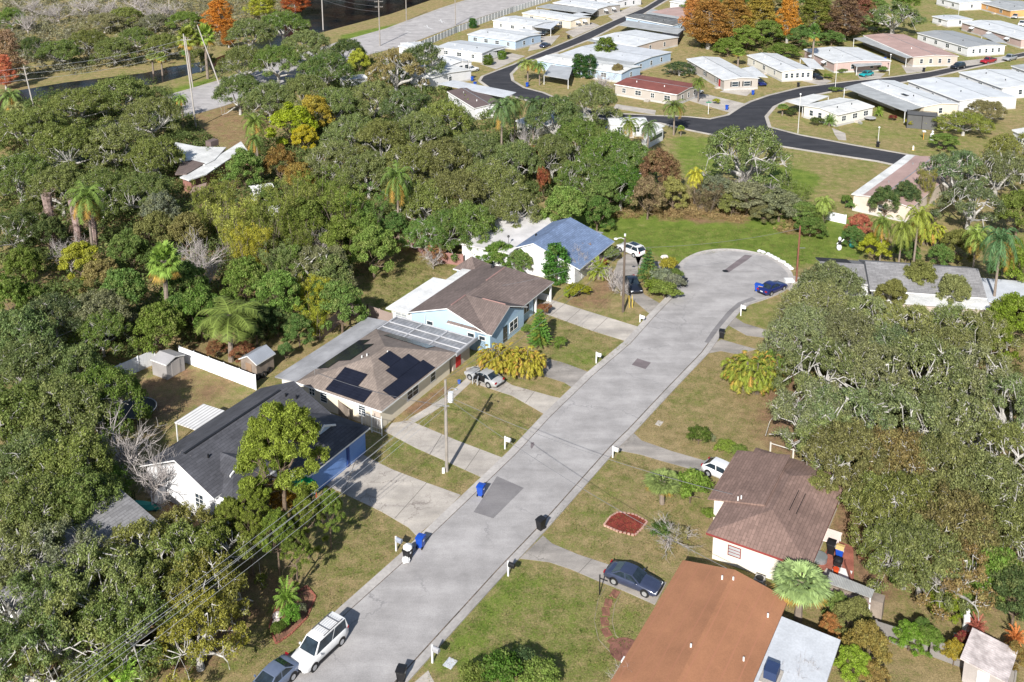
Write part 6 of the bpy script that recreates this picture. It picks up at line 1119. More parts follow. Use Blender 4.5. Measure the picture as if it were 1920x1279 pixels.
# upper left woods
many('oak', W1, [(50, 235, 62, 11, 'broad live oak directly below the insulator pole'), (150, 195, 60, 11, 'grey green live oak right of the insulator pole'), (225, 175, 52, 12, 'live oak with showing limbs below the dark canal bend'), (285, 215, 52, 12, 'live oak left of the tall pale pole'), (125, 275, 62, 12, 'live oak in the middle of the upper left canopy'), (215, 270, 60, 12, 'large grey green oak left of the white roofed woodland house'), (290, 290, 48, 11, 'oak whose right edge meets the white flat roof'), (35, 330, 60, 12, 'oak touching the left edge below the insulator pole'), (115, 350, 55, 11, 'oak above the tall dead trunks on the left'), (190, 355, 50, 11, 'oak crown behind the vine covered dead trunks'), (270, 360, 48, 10, 'oak below the brown gables of the woodland house'), (25, 430, 50, 9, 'shaded oak at the left edge above the dark clearing', DRK)])
many('oak', 'oaks beyond the canal, top left', [(112, 95, 38, 10, 'round oak at the left of the far canal bank'), (165, 75, 36, 10, 'oak on the far canal bank above the cables'), (212, 92, 36, 10, 'oak behind the small orange tree on the bank'), (255, 70, 32, 10, 'taller greener oak on the far canal bank'), (305, 85, 34, 10, 'oak above the sabal clumps on the bank'), (60, 88, 26, 9, 'dark shaded tree beside the pink cypress', DRK), (345, 38, 32, 9, 'bright green topped tree left of the orange cypress', GRN), (20, 32, 26, 10, 'green tree at the top left corner', GRN), (235, 30, 30, 9, 'olive tree before the grey bare thicket', OLV), (375, 110, 26, 8, 'small oak just above the twin palms'), (195, 40, 34, 8, 'low olive tree in the grey thicket', GRY), (290, 40, 28, 8, 'grey olive tree in the far thicket right', GRY)])
many('oak', W1, [(470, 60, 40, 13, 'oak right of the orange cypress at the top'), (530, 45, 44, 13, 'oak against the dark canal at the top', GRN), (575, 85, 46, 13, 'oak whose right side borders the main road'), (455, 115, 42, 13, 'oak right of the leaning bare pole'), (520, 115, 46, 13, 'oak in the centre of the large upper canopy', GRN), (610, 130, 46, 13, 'oak just above the hidden white roof', GRN), (448, 170, 38, 12, 'oak at the left rim of the large upper canopy'), (505, 185, 44, 12, 'oak above the yellow and orange tree'), (570, 175, 46, 13, 'broad oak left of the hidden white roof'), (630, 195, 42, 12, 'oak below the hidden white roof'), (700, 185, 42, 12, 'oak right of the hidden white roof'), (762, 195, 46, 12, 'oak below the white screened cottage'), (650, 96, 28, 11, 'dark oak at the edge of the main road', DRK)])
T('thin', 742, 128, 38, 15, 'tall thin tree with reddish brown top before the main road', BRN, W1); T('thin', 790, 112, 34, 14, 'thin dark tree with showing limbs left of the screened cottage', DRK, W1); T('leafy', 672, 118, 20, 8, 'small yellow brown tree left of the reddish topped tree', YEL)
many('oak', W3, [(660, 250, 46, 12, 'oak right of the yellow and orange tree'), (715, 262, 44, 12, 'oak with bent pale limbs in the middle woods', OLV), (785, 245, 46, 12, 'oak left of the dark brown roof'), (830, 225, 40, 12, 'oak touching the dark brown roofed home'), (620, 300, 40, 11, 'oak between yellow tree and drooping palm', OLV), (690, 320, 44, 11, 'olive oak in the centre of the middle woods', OLV), (760, 310, 44, 12, 'olive brown oak right of the centre woods', OLV), (830, 300, 48, 12, 'olive brown oak below the dark brown roof', OLV), (890, 285, 44, 12, 'oak left of the grey feather palms', OLV), (855, 365, 50, 12, 'large brownish oak above the off white flat roof', OLV), (925, 345, 48, 12, 'brownish oak above the blue roof', OLV), (965, 300, 40, 11, 'oak left of the red leaved tree'), (795, 380, 42, 11, 'oak left of the brownish oak in the middle woods', OLV), (880, 420, 42, 10, 'low oak shading the off white flat roof', GRN), (960, 390, 34, 10, 'brownish oak directly behind the blue roof', OLV), (840, 430, 30, 9, 'green oak at the back fence corner', GRN), (800, 440, 32, 8, 'scrubby oak by the pinkish lean-to', GRN)])
many('oak', 'oaks behind the small white house', [(1040, 215, 52, 13, 'grey green oak left of the two level white house'), (1110, 190, 42, 13, 'oak below the clipped evergreens', OLV), (1085, 262, 48, 12, 'green oak below the two level white house', GRN), (1150, 285, 44, 12, 'dark green oak left of the brown red vine tree', GRN), (1035, 290, 42, 11, 'oak behind the red leaved tree', OLV), (1095, 330, 46, 11, 'full green oak right of the red leaved tree', GRN), (1165, 345, 44, 10, 'bright dark green tree beside the reed grass', (.07, .15, .03)), (1180, 300, 36, 11, 'green tree above the brown red vines', GRN)])
T('leafy', 1060, 395, 44, 9, 'light green leafy tree behind the blue roof', BRT); T('leafy', 1120, 400, 30, 7, 'green tree at the lawn edge left of the reed grass', GRN); T('leafy', 1130, 365, 34, 8, 'mid green tree above the lawn left edge', GRN)
T('shrub', 1000, 305, 20, 7, 'red leaved tree in the middle woods', RED, None, 'red_leaved_tree', 'tree'); T('shrub', 1018, 345, 14, 6, 'lower red leaved sapling below the red tree', RED, None, 'red_leaved_tree', 'tree'); T('bare', 985, 270, 30, 10, 'grey bare tree left of the red leaved tree')
T('leafy', 1238, 325, 32, 10, 'vine covered tree with brown and red leaves above the reeds', (.19, .11, .085)); T('leafy', 1262, 365, 26, 7, 'brown bush with yellow vines above the reeds', (.24, .19, .07)); T('leafy', 1215, 372, 24, 8, 'dull brown bush left of the yellow vines', (.20, .13, .09))
T('thin', 1398, 282, 50, 17, 'airy pale trunked oak standing on the lawn by the black road', (.12, .15, .07)); T('leafy', 1345, 358, 38, 6, 'grey green thicket bush below the airy oak, left', GRY); T('leafy', 1402, 372, 46, 6.5, 'grey brown thicket bush below the airy oak', GRY); T('leafy', 1462, 386, 44, 6, 'grey green thicket bush above the small reed patch', GRY); T('leafy', 1505, 400, 34, 4.5, 'dark green thicket end near the white fence piece', GRN); T('bare', 1440, 365, 28, 6, 'grey leafless brush in the thicket above the lawn'); T('queen', 1303, 335, 22, 6, 'yellowish small palm between vines and airy oak', YEL); T('queen', 1545, 385, 24, 5, 'light green palm left of the white fence piece', BRT); T('leafy', 1520, 425, 30, 3.5, 'low bright green shrubbery along the lawn end', BRT)
many('leafy', None, [(480, 610, 36, 6, 'shaded green tree behind the shed yard, right of the drooping palm', DRK), (520, 600, 30, 5, 'dark green bush in the shade of the back yard', DRK), (455, 660, 24, 2.6, 'red and brown bromeliad thicket at the foot of the drooping palm', (.28, .10, .07)), (405, 655, 20, 2.4, 'reddish fallen fronds heap behind the white fence', (.26, .12, .08)), (330, 590, 26, 6, 'dark green tree right of the green tree by the shed', GRN), (600, 560, 26, 6, 'green vines between the wooden shed and grey metal roof', GRN)])
many('thin', W4, [(1630, 590, 30, 8, 'oak spray covering the white roof pieces, left', (.19, .21, .09)), (1700, 605, 34, 8, 'oak spray below the small crown on the grey roof', (.19, .21, .09)), (1790, 610, 32, 8, 'oak spray below the pale flat roof', (.19, .21, .09))])
for x, y, rr, hh, lb, cl in ((1325, 372, 26, 5, 'brownish scrub at the left end of the grey green thicket', (.19, .15, .09)), (1372, 384, 26, 4.5, 'olive scrub in front of the grey green thicket', (.17, .17, .06)), (1432, 378, 28, 5.5, 'green scrub between the two thicket bushes', (.13, .17, .05)), (1432, 400, 26, 3.5, 'low brown scrub at the lawn side of the thicket', (.20, .16, .09)), (1486, 372, 26, 5, 'green scrub behind the right end of the thicket', (.14, .19, .05)), (1530, 402, 24, 4, 'light green scrub beside the dark green thicket end', (.17, .22, .05))): T('bamboo' if x % 4 else 'leafy', x, y, rr, hh, lb, cl, None, 'scrub_bush', 'shrub')
T('bare', 1385, 350, 30, 6, 'leafless grey brush behind the grey green thicket bush')
# autumn colours
T('cypress', 411, 35, 30, 13, 'bright orange cypress at the top, above the twin palms', (.42, .16, .035)); T('cypress', 428, 68, 14, 7, 'small rusty cypress below the bright orange one', (.38, .15, .035)); T('cypress', 12, 105, 28, 14, 'pink leaved cypress at the left edge below the corner', PNK); T('cypress', 8, 135, 18, 9, 'smaller pink red cypress at the left edge', (.42, .14, .12)); T('cypress', 490, 8, 26, 11, 'golden brown cypress at the top edge', YEL); T('cypress', 552, 2, 24, 11, 'red brown cypress against the canal at the top edge', (.30, .08, .04))
T('cypress', 1330, 45, 40, 15, 'large orange cypress at the top, left one of the row', (.24, .125, .04)); T('cypress', 1375, 30, 34, 15, 'orange cypress second in the top row', (.27, .13, .04)); T('cypress', 1300, 30, 22, 12, 'orange cypress behind the faded brown roof', (.34, .16, .05)); T('cypress', 1425, 30, 34, 15, 'olive gold cypress in the top row', (.25, .20, .05)); T('cypress', 1478, 35, 22, 15, 'tall narrow orange cypress in the top row', (.42, .18, .04)); T('cypress', 1528, 30, 34, 14, 'olive green cypress with gold tips in the top row', (.18, .18, .05)); T('cypress', 1585, 35, 36, 14, 'dull red brown cypress at the right of the top row', (.17, .095, .075)); T('cypress', 1612, 20, 28, 14, 'second dull red brown cypress by the bare trunked tree', (.24, .11, .08))
T('leafy', 1400, 72, 32, 8, 'bright green tree below the orange cypresses', BRT); T('leafy', 1365, 88, 26, 6, 'yellow green tree below the left orange cypress', BRT); T('leafy', 1440, 60, 28, 9, 'green tree between the olive gold cypresses', BRT); T('leafy', 1500, 70, 24, 8, 'green tree below the olive green cypress', GRN); T('fan', 1527, 62, 16, 12, 'tall fan palm before the olive green cypress'); T('leafy', 1470, 95, 30, 5, 'dark green hedge tree behind the light grey home', GRN); T('fan', 1385, 98, 18, 5, 'low palm above the greige home roof', BRT)
T('thin', 1675, 30, 50, 14, 'large pale trunked tree at the top shading a blue white roof', (.13, .15, .07)); T('leafy', 1640, 12, 26, 9, 'green tree left of the pale trunked tree', GRN)
T('leafy', 548, 235, 44, 10, 'yellow green tree with orange patches in the woods', (.24, .26, .02)); T('leafy', 590, 215, 28, 10, 'orange tinted crown right of the yellow green tree', (.38, .25, .04)); T('leafy', 570, 260, 24, 7, 'yellow hanging foliage below the orange tinted crown', (.36, .30, .03)); T('leafy', 525, 310, 32, 8, 'orange brown tree below the yellow green tree', (.24, .13, .05)); T('leafy', 560, 335, 30, 7, 'dull orange foliage right of the orange brown tree', (.30, .19, .06)); T('leafy', 458, 318, 34, 9, 'bright green tree right of the woodland house', BRT); T('leafy', 505, 375, 24, 5, 'green bush beside the small white shed', GRN)
many('leafy', 'background trees behind the cypress row', [(1310, 12, 30, 9, 'green tree behind the left end of the cypress row', GRN), (1350, -4, 34, 11, 'green tree behind the first gap of the cypress row', OLV), (1400, -2, 34, 12, 'dark green tree behind the cypress row, left of centre', GRN), (1450, 0, 34, 12, 'olive tree behind the cypress row centre', OLV), (1500, 0, 34, 12, 'green tree behind the cypress row, right of centre', GRN), (1555, 0, 34, 12, 'green tree behind the olive green cypress', GRN), (1605, -4, 32, 11, 'olive tree behind the red brown cypresses', OLV), (1648, 45, 22, 6, 'green shrubs at the foot of the red brown cypresses', GRN), (1560, 72, 26, 5, 'dark green shrubs before the cypress row, right', GRN), (1700, 5, 26, 9, 'green tree behind the pale trunked tree', GRN)])
# bamboo-like thicket in the middle left
for x, y, r, hh, lb, cl in ((400, 395, 34, 10, 'yellow green bamboo left of the small white shed', None), (440, 430, 34, 10, 'golden bamboo below the white lean-to', (.30, .27, .06)), (500, 430, 32, 10, 'tall yellow bamboo right of the white lean-to', None), (550, 395, 34, 10, 'straw coloured bamboo above the thicket', (.31, .28, .08)), (470, 480, 32, 9, 'yellow leaved cane clump above the big drooping palm', YEL), (600, 370, 34, 9, 'green bamboo left of the shaggy palm', BRT), (645, 400, 36, 9, 'mid green feathery clump left of the shaggy palm', BRT), (560, 460, 30, 8, 'yellow clump above the grey branching tree', None), (520, 510, 28, 8, 'olive cane clump left of the grey branching tree', OLV), (690, 400, 30, 8, 'green feathery clump beside the shaggy palm trunk', GRN), (585, 560, 26, 6, 'yellow green shrub clump above the wooden shed yard', YEL), (590, 600, 24, 5, 'golden weeping clump above the grey metal roof', YEL)): T('bamboo', x, y, r, hh, lb, cl)
many('leafy', None, [(640, 455, 40, 9, 'green tangled tree in the thicket centre', BRT), (570, 420, 34, 9, 'dense green tree among the bamboo', BRT), (460, 530, 34, 8, 'green tree above the big drooping palm', BRT), (520, 560, 40, 9, 'bright green tree left of the grey branching trunk', BRT), (550, 510, 34, 8, 'light green tree left of grey branches', BRT), (350, 440, 34, 8, 'brownish tangled tree above the grey bare crown', BRN), (290, 440, 38, 8, 'olive tree right of the vine covered trunks', OLV), (240, 480, 40, 8, 'dark green tree left of the fan palm', GRN), (300, 400, 36, 8, 'grey brown tree below the oaks', GRY), (150, 490, 36, 7, 'yellow green vine bush below the dead trunks', YEL), (190, 520, 34, 7, 'brown green vine bush right of the yellow green vines', BRN), (45, 500, 28, 7, 'light green tree in the dark clearing at left', BRT), (60, 560, 24, 5, 'bright green small tree below the dark clearing', BRT), (15, 560, 30, 7, 'green tree at the left edge below the clearing', GRN), (230, 560, 40, 9, 'green tree left of the fan palm trunk', GRN), (350, 540, 34, 8, 'green tree between fan palm and drooping palm', GRN), (375, 590, 30, 8, 'green tree left of the big drooping palm', GRN), (300, 620, 34, 8, 'green tree above the grey resin shed', BRT), (700, 470, 40, 9, 'light green leafy tree by the back lawn of the blue house', BRT), (680, 440, 30, 8, 'dark green tree above the light green leafy tree', GRN), (620, 520, 30, 8, 'olive vine hung tree by the grey branching trunk', OLV), (640, 575, 26, 8, 'leafy column of vines by the grey branching trunk', GRN), (740, 430, 28, 6, 'green bush at the head of the back lawn', GRN), (815, 475, 20, 4, 'reddish twiggy bush behind the pale blue house', (.25, .12, .09)), (560, 620, 26, 5, 'shaded green bush by the back yard', GRN), (90, 440, 30, 7, 'shaded tree left of the dead trunks', DRK)])
T('thin', 600, 500, 34, 10, 'grey branching half bare tree with forked pale trunk', GRY, None, var=1); T('bare', 372, 475, 44, 8, 'silvery grey leafless crown between the fan palm and bamboo'); T('bare', 390, 510, 30, 6, 'lower grey leafless brush below the silvery crown'); T('bare', 600, 450, 30, 8, 'small leafless tree above the forked trunk'); T('bare', 225, 845, 74, 8.5, 'large leafless brown twigged tree left of the charcoal roof'); T('bare', 280, 890, 56, 7, 'bare twiggy tree shading the white gable wall'); T('bare', 812, 480, 22, 4, 'bare crape myrtle behind the pale blue house')
for x, y, r, hh, lb in ((60, 10, 34, 8, 'first grey leafless thicket tree at the top left'), (110, 22, 34, 8, 'grey leafless thicket tree above the round oak'), (155, 8, 34, 8, 'grey leafless thicket tree at the top, third from left'), (205, 14, 34, 8, 'grey leafless thicket tree above the taller oak'), (265, 8, 34, 8, 'grey leafless thicket tree at the top centre left'), (315, 14, 30, 8, 'grey leafless thicket tree near the green topped tree'), (285, 25, 26, 7, 'pale grey leafless thicket tree before the green topped tree'), (50, 40, 28, 8, 'grey leafless tree near the top left corner tree')): T('bare', x, y, r, hh, lb, None, 'grey leafless trees beyond the canal')
for x, y, hh, lb in ((100, 470, 9, 'tall vine wrapped dead palm trunk, left of three'), (148, 470, 8, 'vine wrapped dead palm trunk, middle of three'), (178, 470, 8.5, 'vine wrapped dead palm trunk, right of three')):
    t = root('dead_palm', lb, 'dead palm', G(x, y), 0, 'vine wrapped dead trunks'); MB().tube([(0, 0, -.1), (.1, 0, hh*.5), (-.1, 0, hh)], [.5, .55, .7], 9).build('trunk', M('viney trunk', (.30, .22, .20), .95, var=.4, sc=4), t); rg = np.random.default_rng(x)
    cs = np.stack([rg.normal(0, .55, 40), rg.normal(0, .55, 40), rg.uniform(.5, hh+.4, 40)], 1); q = D.objects.new('dead_fronds', cards('dead fronds', cs, np.full(40, .5), 40, .16, .22, x, up=-.3)); COL.objects.link(q); q.parent = t; q.color = (.27, .19, .16, 1)
T('bare', 130, 470, 34, 7, 'pale leafless branches leaning left of the dead trunks')
# palms
for x, y, r, hh, lb, cl in ((428, 602, 84, 6.5, 'big drooping feather palm with orange dead fronds above the white fence', None), (165, 385, 46, 10, 'feather palm behind the vine wrapped trunks', None), (745, 350, 38, 11, 'shaggy palm with hanging dead fronds in the middle woods', (.09, .14, .04)), (940, 215, 34, 11, 'grey green feather palm right of the dark brown roof', (.08, .12, .045)), (480, 240, 32, 9, 'pale green feather palm above the yellow tree', None), (478, 270, 22, 7, 'small feather palm beside the tan house roof', None), (22, 190, 30, 9, 'feather palm at the left edge beside the insulator pole', (.12, .16, .06)), (28, 215, 24, 8, 'second feather palm at the left edge', OLV),
        (990, 122, 26, 5.5, 'feather palm with golden base on the road island, left', (.14, .18, .05)), (1012, 128, 20, 5.5, 'feather palm on the road island, right', None), (1265, 205, 30, 7, 'curly palm with pinkish trunk on the park corner lawn', None), (1310, 158, 18, 5.5, 'young palm at the end of the red brown roofed home', None), (1215, 245, 24, 7, 'dark feather palm drooping before the two level white house', DRK), (1180, 240, 24, 7, 'feather palm left of the two level white house', None), (965, 205, 24, 9, 'tall dark feather palm left of the steep gable', DRK), (1000, 205, 24, 9, 'tall dark feather palm before the steep gable', DRK),
        (340, 190, 18, 5, 'small palm on the verge beside the main road', GRN), (1875, 470, 44, 11, 'tall dark feather palm at the right edge beyond the grey roof', (.05, .10, .04)), (1830, 455, 32, 8, 'light feather palm left of the dark tall palm', BRT), (1690, 440, 30, 8, 'feather palm with yellow fronds behind the grey roof', (.15, .18, .04)), (1720, 420, 34, 9, 'larger palm with golden fronds behind the grey roof', (.15, .18, .04)), (1655, 430, 28, 7, 'green palm at the left behind the grey roof', None), ):
    if lb: T('queen', x, y, r, hh, lb, cl)
for x, y, r, hh, lb, cl in ((307, 492, 42, 11, 'fan palm with brown skirt standing above the left thicket', (.15, .22, .05)), (352, 72, 28, 14, 'taller of the twin fan palms by the main road, left', (.19, .22, .05)), (384, 68, 26, 14, 'right hand of the twin fan palms by the main road', (.16, .21, .05)), (1243, 902, 46, 3.0, 'fan palm with yellow lower leaves on the right lawn', (.13, .17, .06)), (1502, 1092, 70, 4.4, 'large pale green fan palm beside the terracotta roof', (.21, .235, .10)), (285, 105, 16, 6, 'left sabal clump on the far canal bank', (.15, .18, .07)), (302, 108, 14, 6, 'right sabal clump on the far canal bank', (.15, .18, .07)), (352, 98, 16, 6, 'sabal below the twin fan palms', None), (1468, 200, 14, 2.6, 'fan palm at the left end of the white gabled home', GRN), (1277, 240, 10, 2.2, 'small round palm beside the park corner palm', (.18, .22, .04))): T('fan', x, y, r, hh, lb, cl)
for x, y, r, hh, lb, cl in ((935, 665, 44, 4.2, 'golden green areca palm clump beside the silver car, left part', (.20, .165, .022)), (985, 672, 42, 4.2, 'golden green areca palm clump beside the silver car, right part', (.20, .17, .022)), (1412, 690, 60, 5, 'areca palm clump with orange stems on the right lawn', (.12, .145, .022)), (1450, 680, 36, 5, 'second areca clump under the edge of the right oaks', (.08, .13, .022)), (1745, 430, 30, 5, 'yellow tinted areca clump behind the grey roof', (.24, .23, .03))): T('areca', x, y, r, hh, lb, cl)
for x, y, r, hh, lb, cl in ((537, 1120, 26, 2.4, 'feathery low palm in the brick edged bed', (.11, .19, .04)), (1123, 505, 22, 3, 'spiky low palm in the mulch by the blue roofed house', (.18, .22, .03)), (190, 1258, 30, 3.5, 'bright low palm at the bottom left under the cables', (.22, .30, .04)), (235, 1268, 26, 3, 'second bright low palm at the bottom left edge', (.20, .28, .05)), (1556, 226, 14, 2.6, 'spiky low palm before the white gabled home', GRN), (1648, 210, 10, 2.2, 'small palm at the corner of the cream mobile home', (.14, .18, .03)), (1832, 1175, 20, 1.6, 'reddish spiky plant beside the white garden figure', RED), (1905, 1195, 20, 1.6, 'orange red bromeliad like plant at the right edge', (.4, .12, .04))):
    if lb: T('sago', x, y, r, hh, lb, cl)
# left edge oaks, lower left
many('oak', W2, [(30, 640, 60, 11, 'oak at the left edge level with the grey resin shed'), (95, 600, 58, 10, 'dark grey oak above the left shaded fence', (.10, .12, .055)), (180, 590, 56, 9, 'dull olive oak left of the green tree by the shed', GRY), (60, 700, 62, 11, 'oak with pale limbs at the far left'), (120, 700, 54, 9.5, 'oak beside the shaded white fence'), (190, 618, 38, 7.5, 'oak overhanging the shaded white fence', GRN), (30, 790, 60, 11, 'oak at the left edge level with the ribbed patio cover'), (110, 775, 60, 11, 'oak left of the trampoline'), (185, 750, 46, 10, 'oak shading the back yard by the trampoline', GRN), (45, 885, 58, 10, 'oak at the left edge left of the leafless tree'), (125, 880, 54, 10, 'oak below the leafless brown tree'), (60, 965, 60, 10, 'oak left of the grey shingle ridge'), (145, 950, 50, 9, 'oak above the grey shingle ridge'), (190, 905, 36, 6, 'oak between the leafless tree and grey ridge', GRN)])
many('thin', W2, [(25, 1050, 58, 9, 'half bare oak at the lower left edge'), (110, 1050, 62, 9, 'half bare oak over the grey shingle roof', GRY), (190, 1100, 60, 9.5, 'thin oak with long pale limbs below the grey roof'), (60, 1140, 66, 9, 'thin oak at the lower left edge above the bare limbs'), (130, 1190, 62, 9, 'thin oak at the bottom left with sprawling limbs'), (40, 1240, 66, 9, 'bare limbed oak in the bottom left corner'), (230, 1170, 46, 9, 'oak left of the yellow trees at the bottom'), (260, 1040, 36, 8.5, 'sparse oak beside the grey ridge right end', OLV)])
many('thin', None, [(330, 1050, 46, 8.5, 'yellow leaved tree right of the grey shingle roof', (.17, .18, .055)), (375, 1110, 46, 8.5, 'yellow tree overhanging the left parallel cables', (.21, .205, .05)), (300, 1120, 44, 8.5, 'yellow green tree left of the lower cables', (.15, .165, .05)), (370, 1180, 36, 7.5, 'lowest yellow tree by the bottom left cables', (.24, .22, .05)), (350, 1000, 36, 7, 'brownish yellow tree below the white house wall', (.24, .19, .06)), (395, 1040, 36, 8, 'green yellow tree left of the pine trunk', (.15, .18, .04))])
T('pine', 500, 895, 46, 9, 'shorter lobe of pine tufts at the left of the main pine', (.15, .20, .04), None, var=1); T('pine', 528, 856, 78, 12.5, 'bright green pine before the charcoal roofed house', None, None, var=0); LIM = (.19, .235, .055); NAMED.add(LIM)
for x, y, rr, hh, lb in ((475, 950, 34, 6, 'pine tufts left of the main pine trunk, upper'), (470, 1010, 34, 6, 'pine tufts left of the main pine trunk, lower'), (520, 1010, 34, 6.5, 'pine tufts straight below the main pine crown'), (575, 975, 32, 6.5, 'pine tufts right of the green canopy'), (618, 965, 26, 6, 'outermost pine tufts over the wide driveway corner'), (555, 1040, 30, 5.5, 'lowest pine tufts above the brick edged bed'), (430, 975, 30, 5, 'pine tufts beside the white gable corner')): T('pine', x, y, rr, hh, lb, LIM, 'lower pine tufts')
T('leafy', 520, 935, 34, 4, 'orange tinted small tree below the bright pine', (.30, .17, .03)); T('leafy', 430, 975, 26, 4, 'dark green bush by the white slatted screen', GRN)
many('shrub', None, [(545, 1155, 22, 1.5, 'leafy green shrub in the brick edged bed', (.10, .20, .03)), (522, 1180, 16, 1.2, 'low dark green shrub at the foot of the brick edged bed'), (562, 1145, 14, 1.3, 'grey green shrub at the right of the brick edged bed', GRY), (535, 660, 14, 2.4, 'pale green shrub by the shed yard', (.14, .20, .07)), (1050, 643, 13, 1.6, 'small round green shrub right of the tiered conifer', BRT), (1310, 818, 24, 1.8, 'round green shrub on the right lawn'), (1333, 822, 10, .9, 'small dull shrub beside the round lawn shrub', GRY), (1362, 838, 22, 1.1, 'bright low shrubs above the white hatchback, left', BRT), (1388, 848, 20, 1.1, 'bright low shrubs above the white hatchback, right', BRT), (1295, 915, 38, 3.2, 'dense green shrub below the fan palm on the right lawn', (.13, .20, .04)), (1330, 965, 16, 1.0, 'low bright shrub at the maroon roof notch', BRT), (1240, 998, 22, 1.5, 'small green shrub beside the twiggy bush'), (1270, 1004, 24, 1.3, 'brownish leafy shrub within the twiggy bush', BRN), (940, 1262, 44, 2.6, 'dark green spreading bush at the bottom edge', (.09, .16, .03)), (1010, 1270, 40, 2.0, 'bush at the bottom edge right of the spreading one', (.13, .18, .04)), (885, 1275, 30, 2.4, 'bright leafed bush at the bottom edge left', BRT), (985, 1240, 26, 1.8, 'dark leafed bush above the bottom edge', DRK)])
T('bare', 1258, 1000, 46, 2.2, 'low twiggy leafless bush on the right lawn'); T('bare', 1180, 1275, 36, 3.5, 'red brown twiggy bush over the terracotta roof edge'); T('bare', 1495, 1265, 36, 4, 'bare branches standing in for a shrub shadow on the pale flat roof')  # last one: added branches in place of a shrub's shadow on the roof
# front gardens left
T('norfolk', 1012, 612, 26, 5.2, 'tiered green conifer before the pale blue house'); T('shrub', 1022, 580, 14, 1.7, 'reddish shrub at the carport corner', (.28, .10, .06)); T('shrub', 988, 620, 12, 1.8, 'small shrub by the pale blue house window', GRN)
T('column', 1043, 493, 28, 6, 'tall dark green upright shrub before the blue roofed house', (.05, .12, .025)); T('bare', 1090, 490, 32, 4.8, 'leafless grey brown shrub before the blue roof'); T('shrub', 1093, 475, 22, 3.6, 'brown leaved shrub tip before the blue roof', (.22, .13, .10)); T('shrub', 1085, 545, 24, 1.7, 'yellow green shrub in the mulch below the upright shrub', (.24, .26, .02)); T('shrub', 1068, 550, 14, 1.2, 'small yellow green shrub left of the larger one', (.24, .26, .03)); T('bare', 1150, 520, 26, 4, 'pinkish grey leafless shrub left of the brown pole'); T('shrub', 1140, 478, 24, 2.4, 'olive shrub below the front corner of the blue roof', OLV); T('shrub', 1128, 494, 12, 1.4, 'red leaved small shrub under the blue roof corner', RED); T('bare', 1165, 535, 20, 3, 'small leafless shrub behind the brown pole')
many('leafy', None, [(935, 480, 34, 4.6, 'bright green leafy tree between the brown and blue roofs', (.11, .20, .035)), (975, 492, 26, 4.2, 'green leafy tree against the white gable wall', GRN), (905, 470, 26, 4, 'leafy tree left of the bright green one', GRN), (890, 455, 22, 4, 'green tree at the edge of the off white flat roof', BRT)])
T('norfolk', 1215, 495, 22, 5.5, 'tiered dark conifer in the shrub island', (.05, .10, .03)); many('shrub', 'shrubs of the driveway island', [(1238, 520, 24, 2.6, 'grey olive shrub in the centre of the shrub island', GRY), (1245, 545, 30, 2.2, 'bright leafy shrub at the street corner of the island', (.15, .19, .04)), (1225, 540, 22, 2.2, 'green shrub at the driveway side of the island', (.14, .20, .03)), (1262, 530, 22, 2.2, 'grey green shrub by the kerb of the island', GRY), (1255, 500, 18, 2.8, 'yellow tipped shrub at the top of the island', (.24, .22, .03)), (1268, 515, 14, 1.8, 'dark green shrub beside the black bin of the island', GRN), (1222, 515, 18, 2.6, 'olive shrub below the tiered dark conifer', OLV)])
# park greenery
many('column', None, [(1136, 92, 24, 7, 'round green topped tree between the pale grey roofs', (.10, .15, .03)), (1086, 122, 16, 6.5, 'left of the two clipped dark evergreens', (.04, .10, .03)), (1106, 124, 17, 6.5, 'right of the two clipped dark evergreens', (.045, .10, .03)), (886, 43, 9, 3.5, 'dark green tree at the white perimeter fence', (.05, .12, .03)), (915, 112, 12, 3, 'round green shrub at the end of the nearest park home', (.12, .17, .03)), (941, 103, 10, 2.6, 'second round shrub right of the nearest park home', (.12, .17, .03))])
T('oak', 1274, 127, 27, 4.6, 'round dark clipped tree on the lawn above the red brown roof', (.05, .075, .03)); T('bare', 1130, 150, 26, 7, 'grey leafless tree below the clipped evergreens'); T('leafy', 1158, 135, 14, 5, 'thin green tree left of the red brown roof', BRN)
many('shrub', 'foundation shrubs in the park', [(1482, 210, 14, 1.8, 'dark shrub at the left gable corner of the white home', DRK), (1533, 228, 14, 2, 'dark shrub before the white gabled home', DRK), (1706, 230, 11, 2, 'yellow green shrub beside the screen enclosure, left', YEL), (1735, 232, 11, 2, 'yellow green shrub at the screen enclosure, right', YEL), (1674, 221, 8, 1.3, 'dark red round shrub at the cream home wall', (.16, .02, .03)), (1552, 143, 9, 1.4, 'green shrub by the light grey home carport', BRT), (1576, 131, 14, 1.2, 'low hedge before the white awning home', GRN), (1655, 130, 10, 1.6, 'green shrub left of the tan home porch', GRN), (1587, 376, 10, 2, 'clipped green shrub at the split roofed home corner', GRN), (1600, 385, 13, 1.5, 'low clipped hedge before the split roofed home', GRN), (1568, 168, 14, 1.2, 'green hedge at the road tip near the white gabled home', GRN), (1343, 190, 8, 1.4, 'yellow green shrub below the young palm', YEL), (1851, 98, 12, 1.2, 'dark shrub by the pink sided home', BRN)])
T('oak', 1808, 228, 46, 6.5, 'round olive green clipped looking tree at the right', (.16, .185, .04)); T('oak', 1850, 205, 34, 6.5, 'brownish thin tree behind the round olive tree', BRN); T('leafy', 1770, 265, 26, 4, 'dark green tree below the round olive tree', GRN)
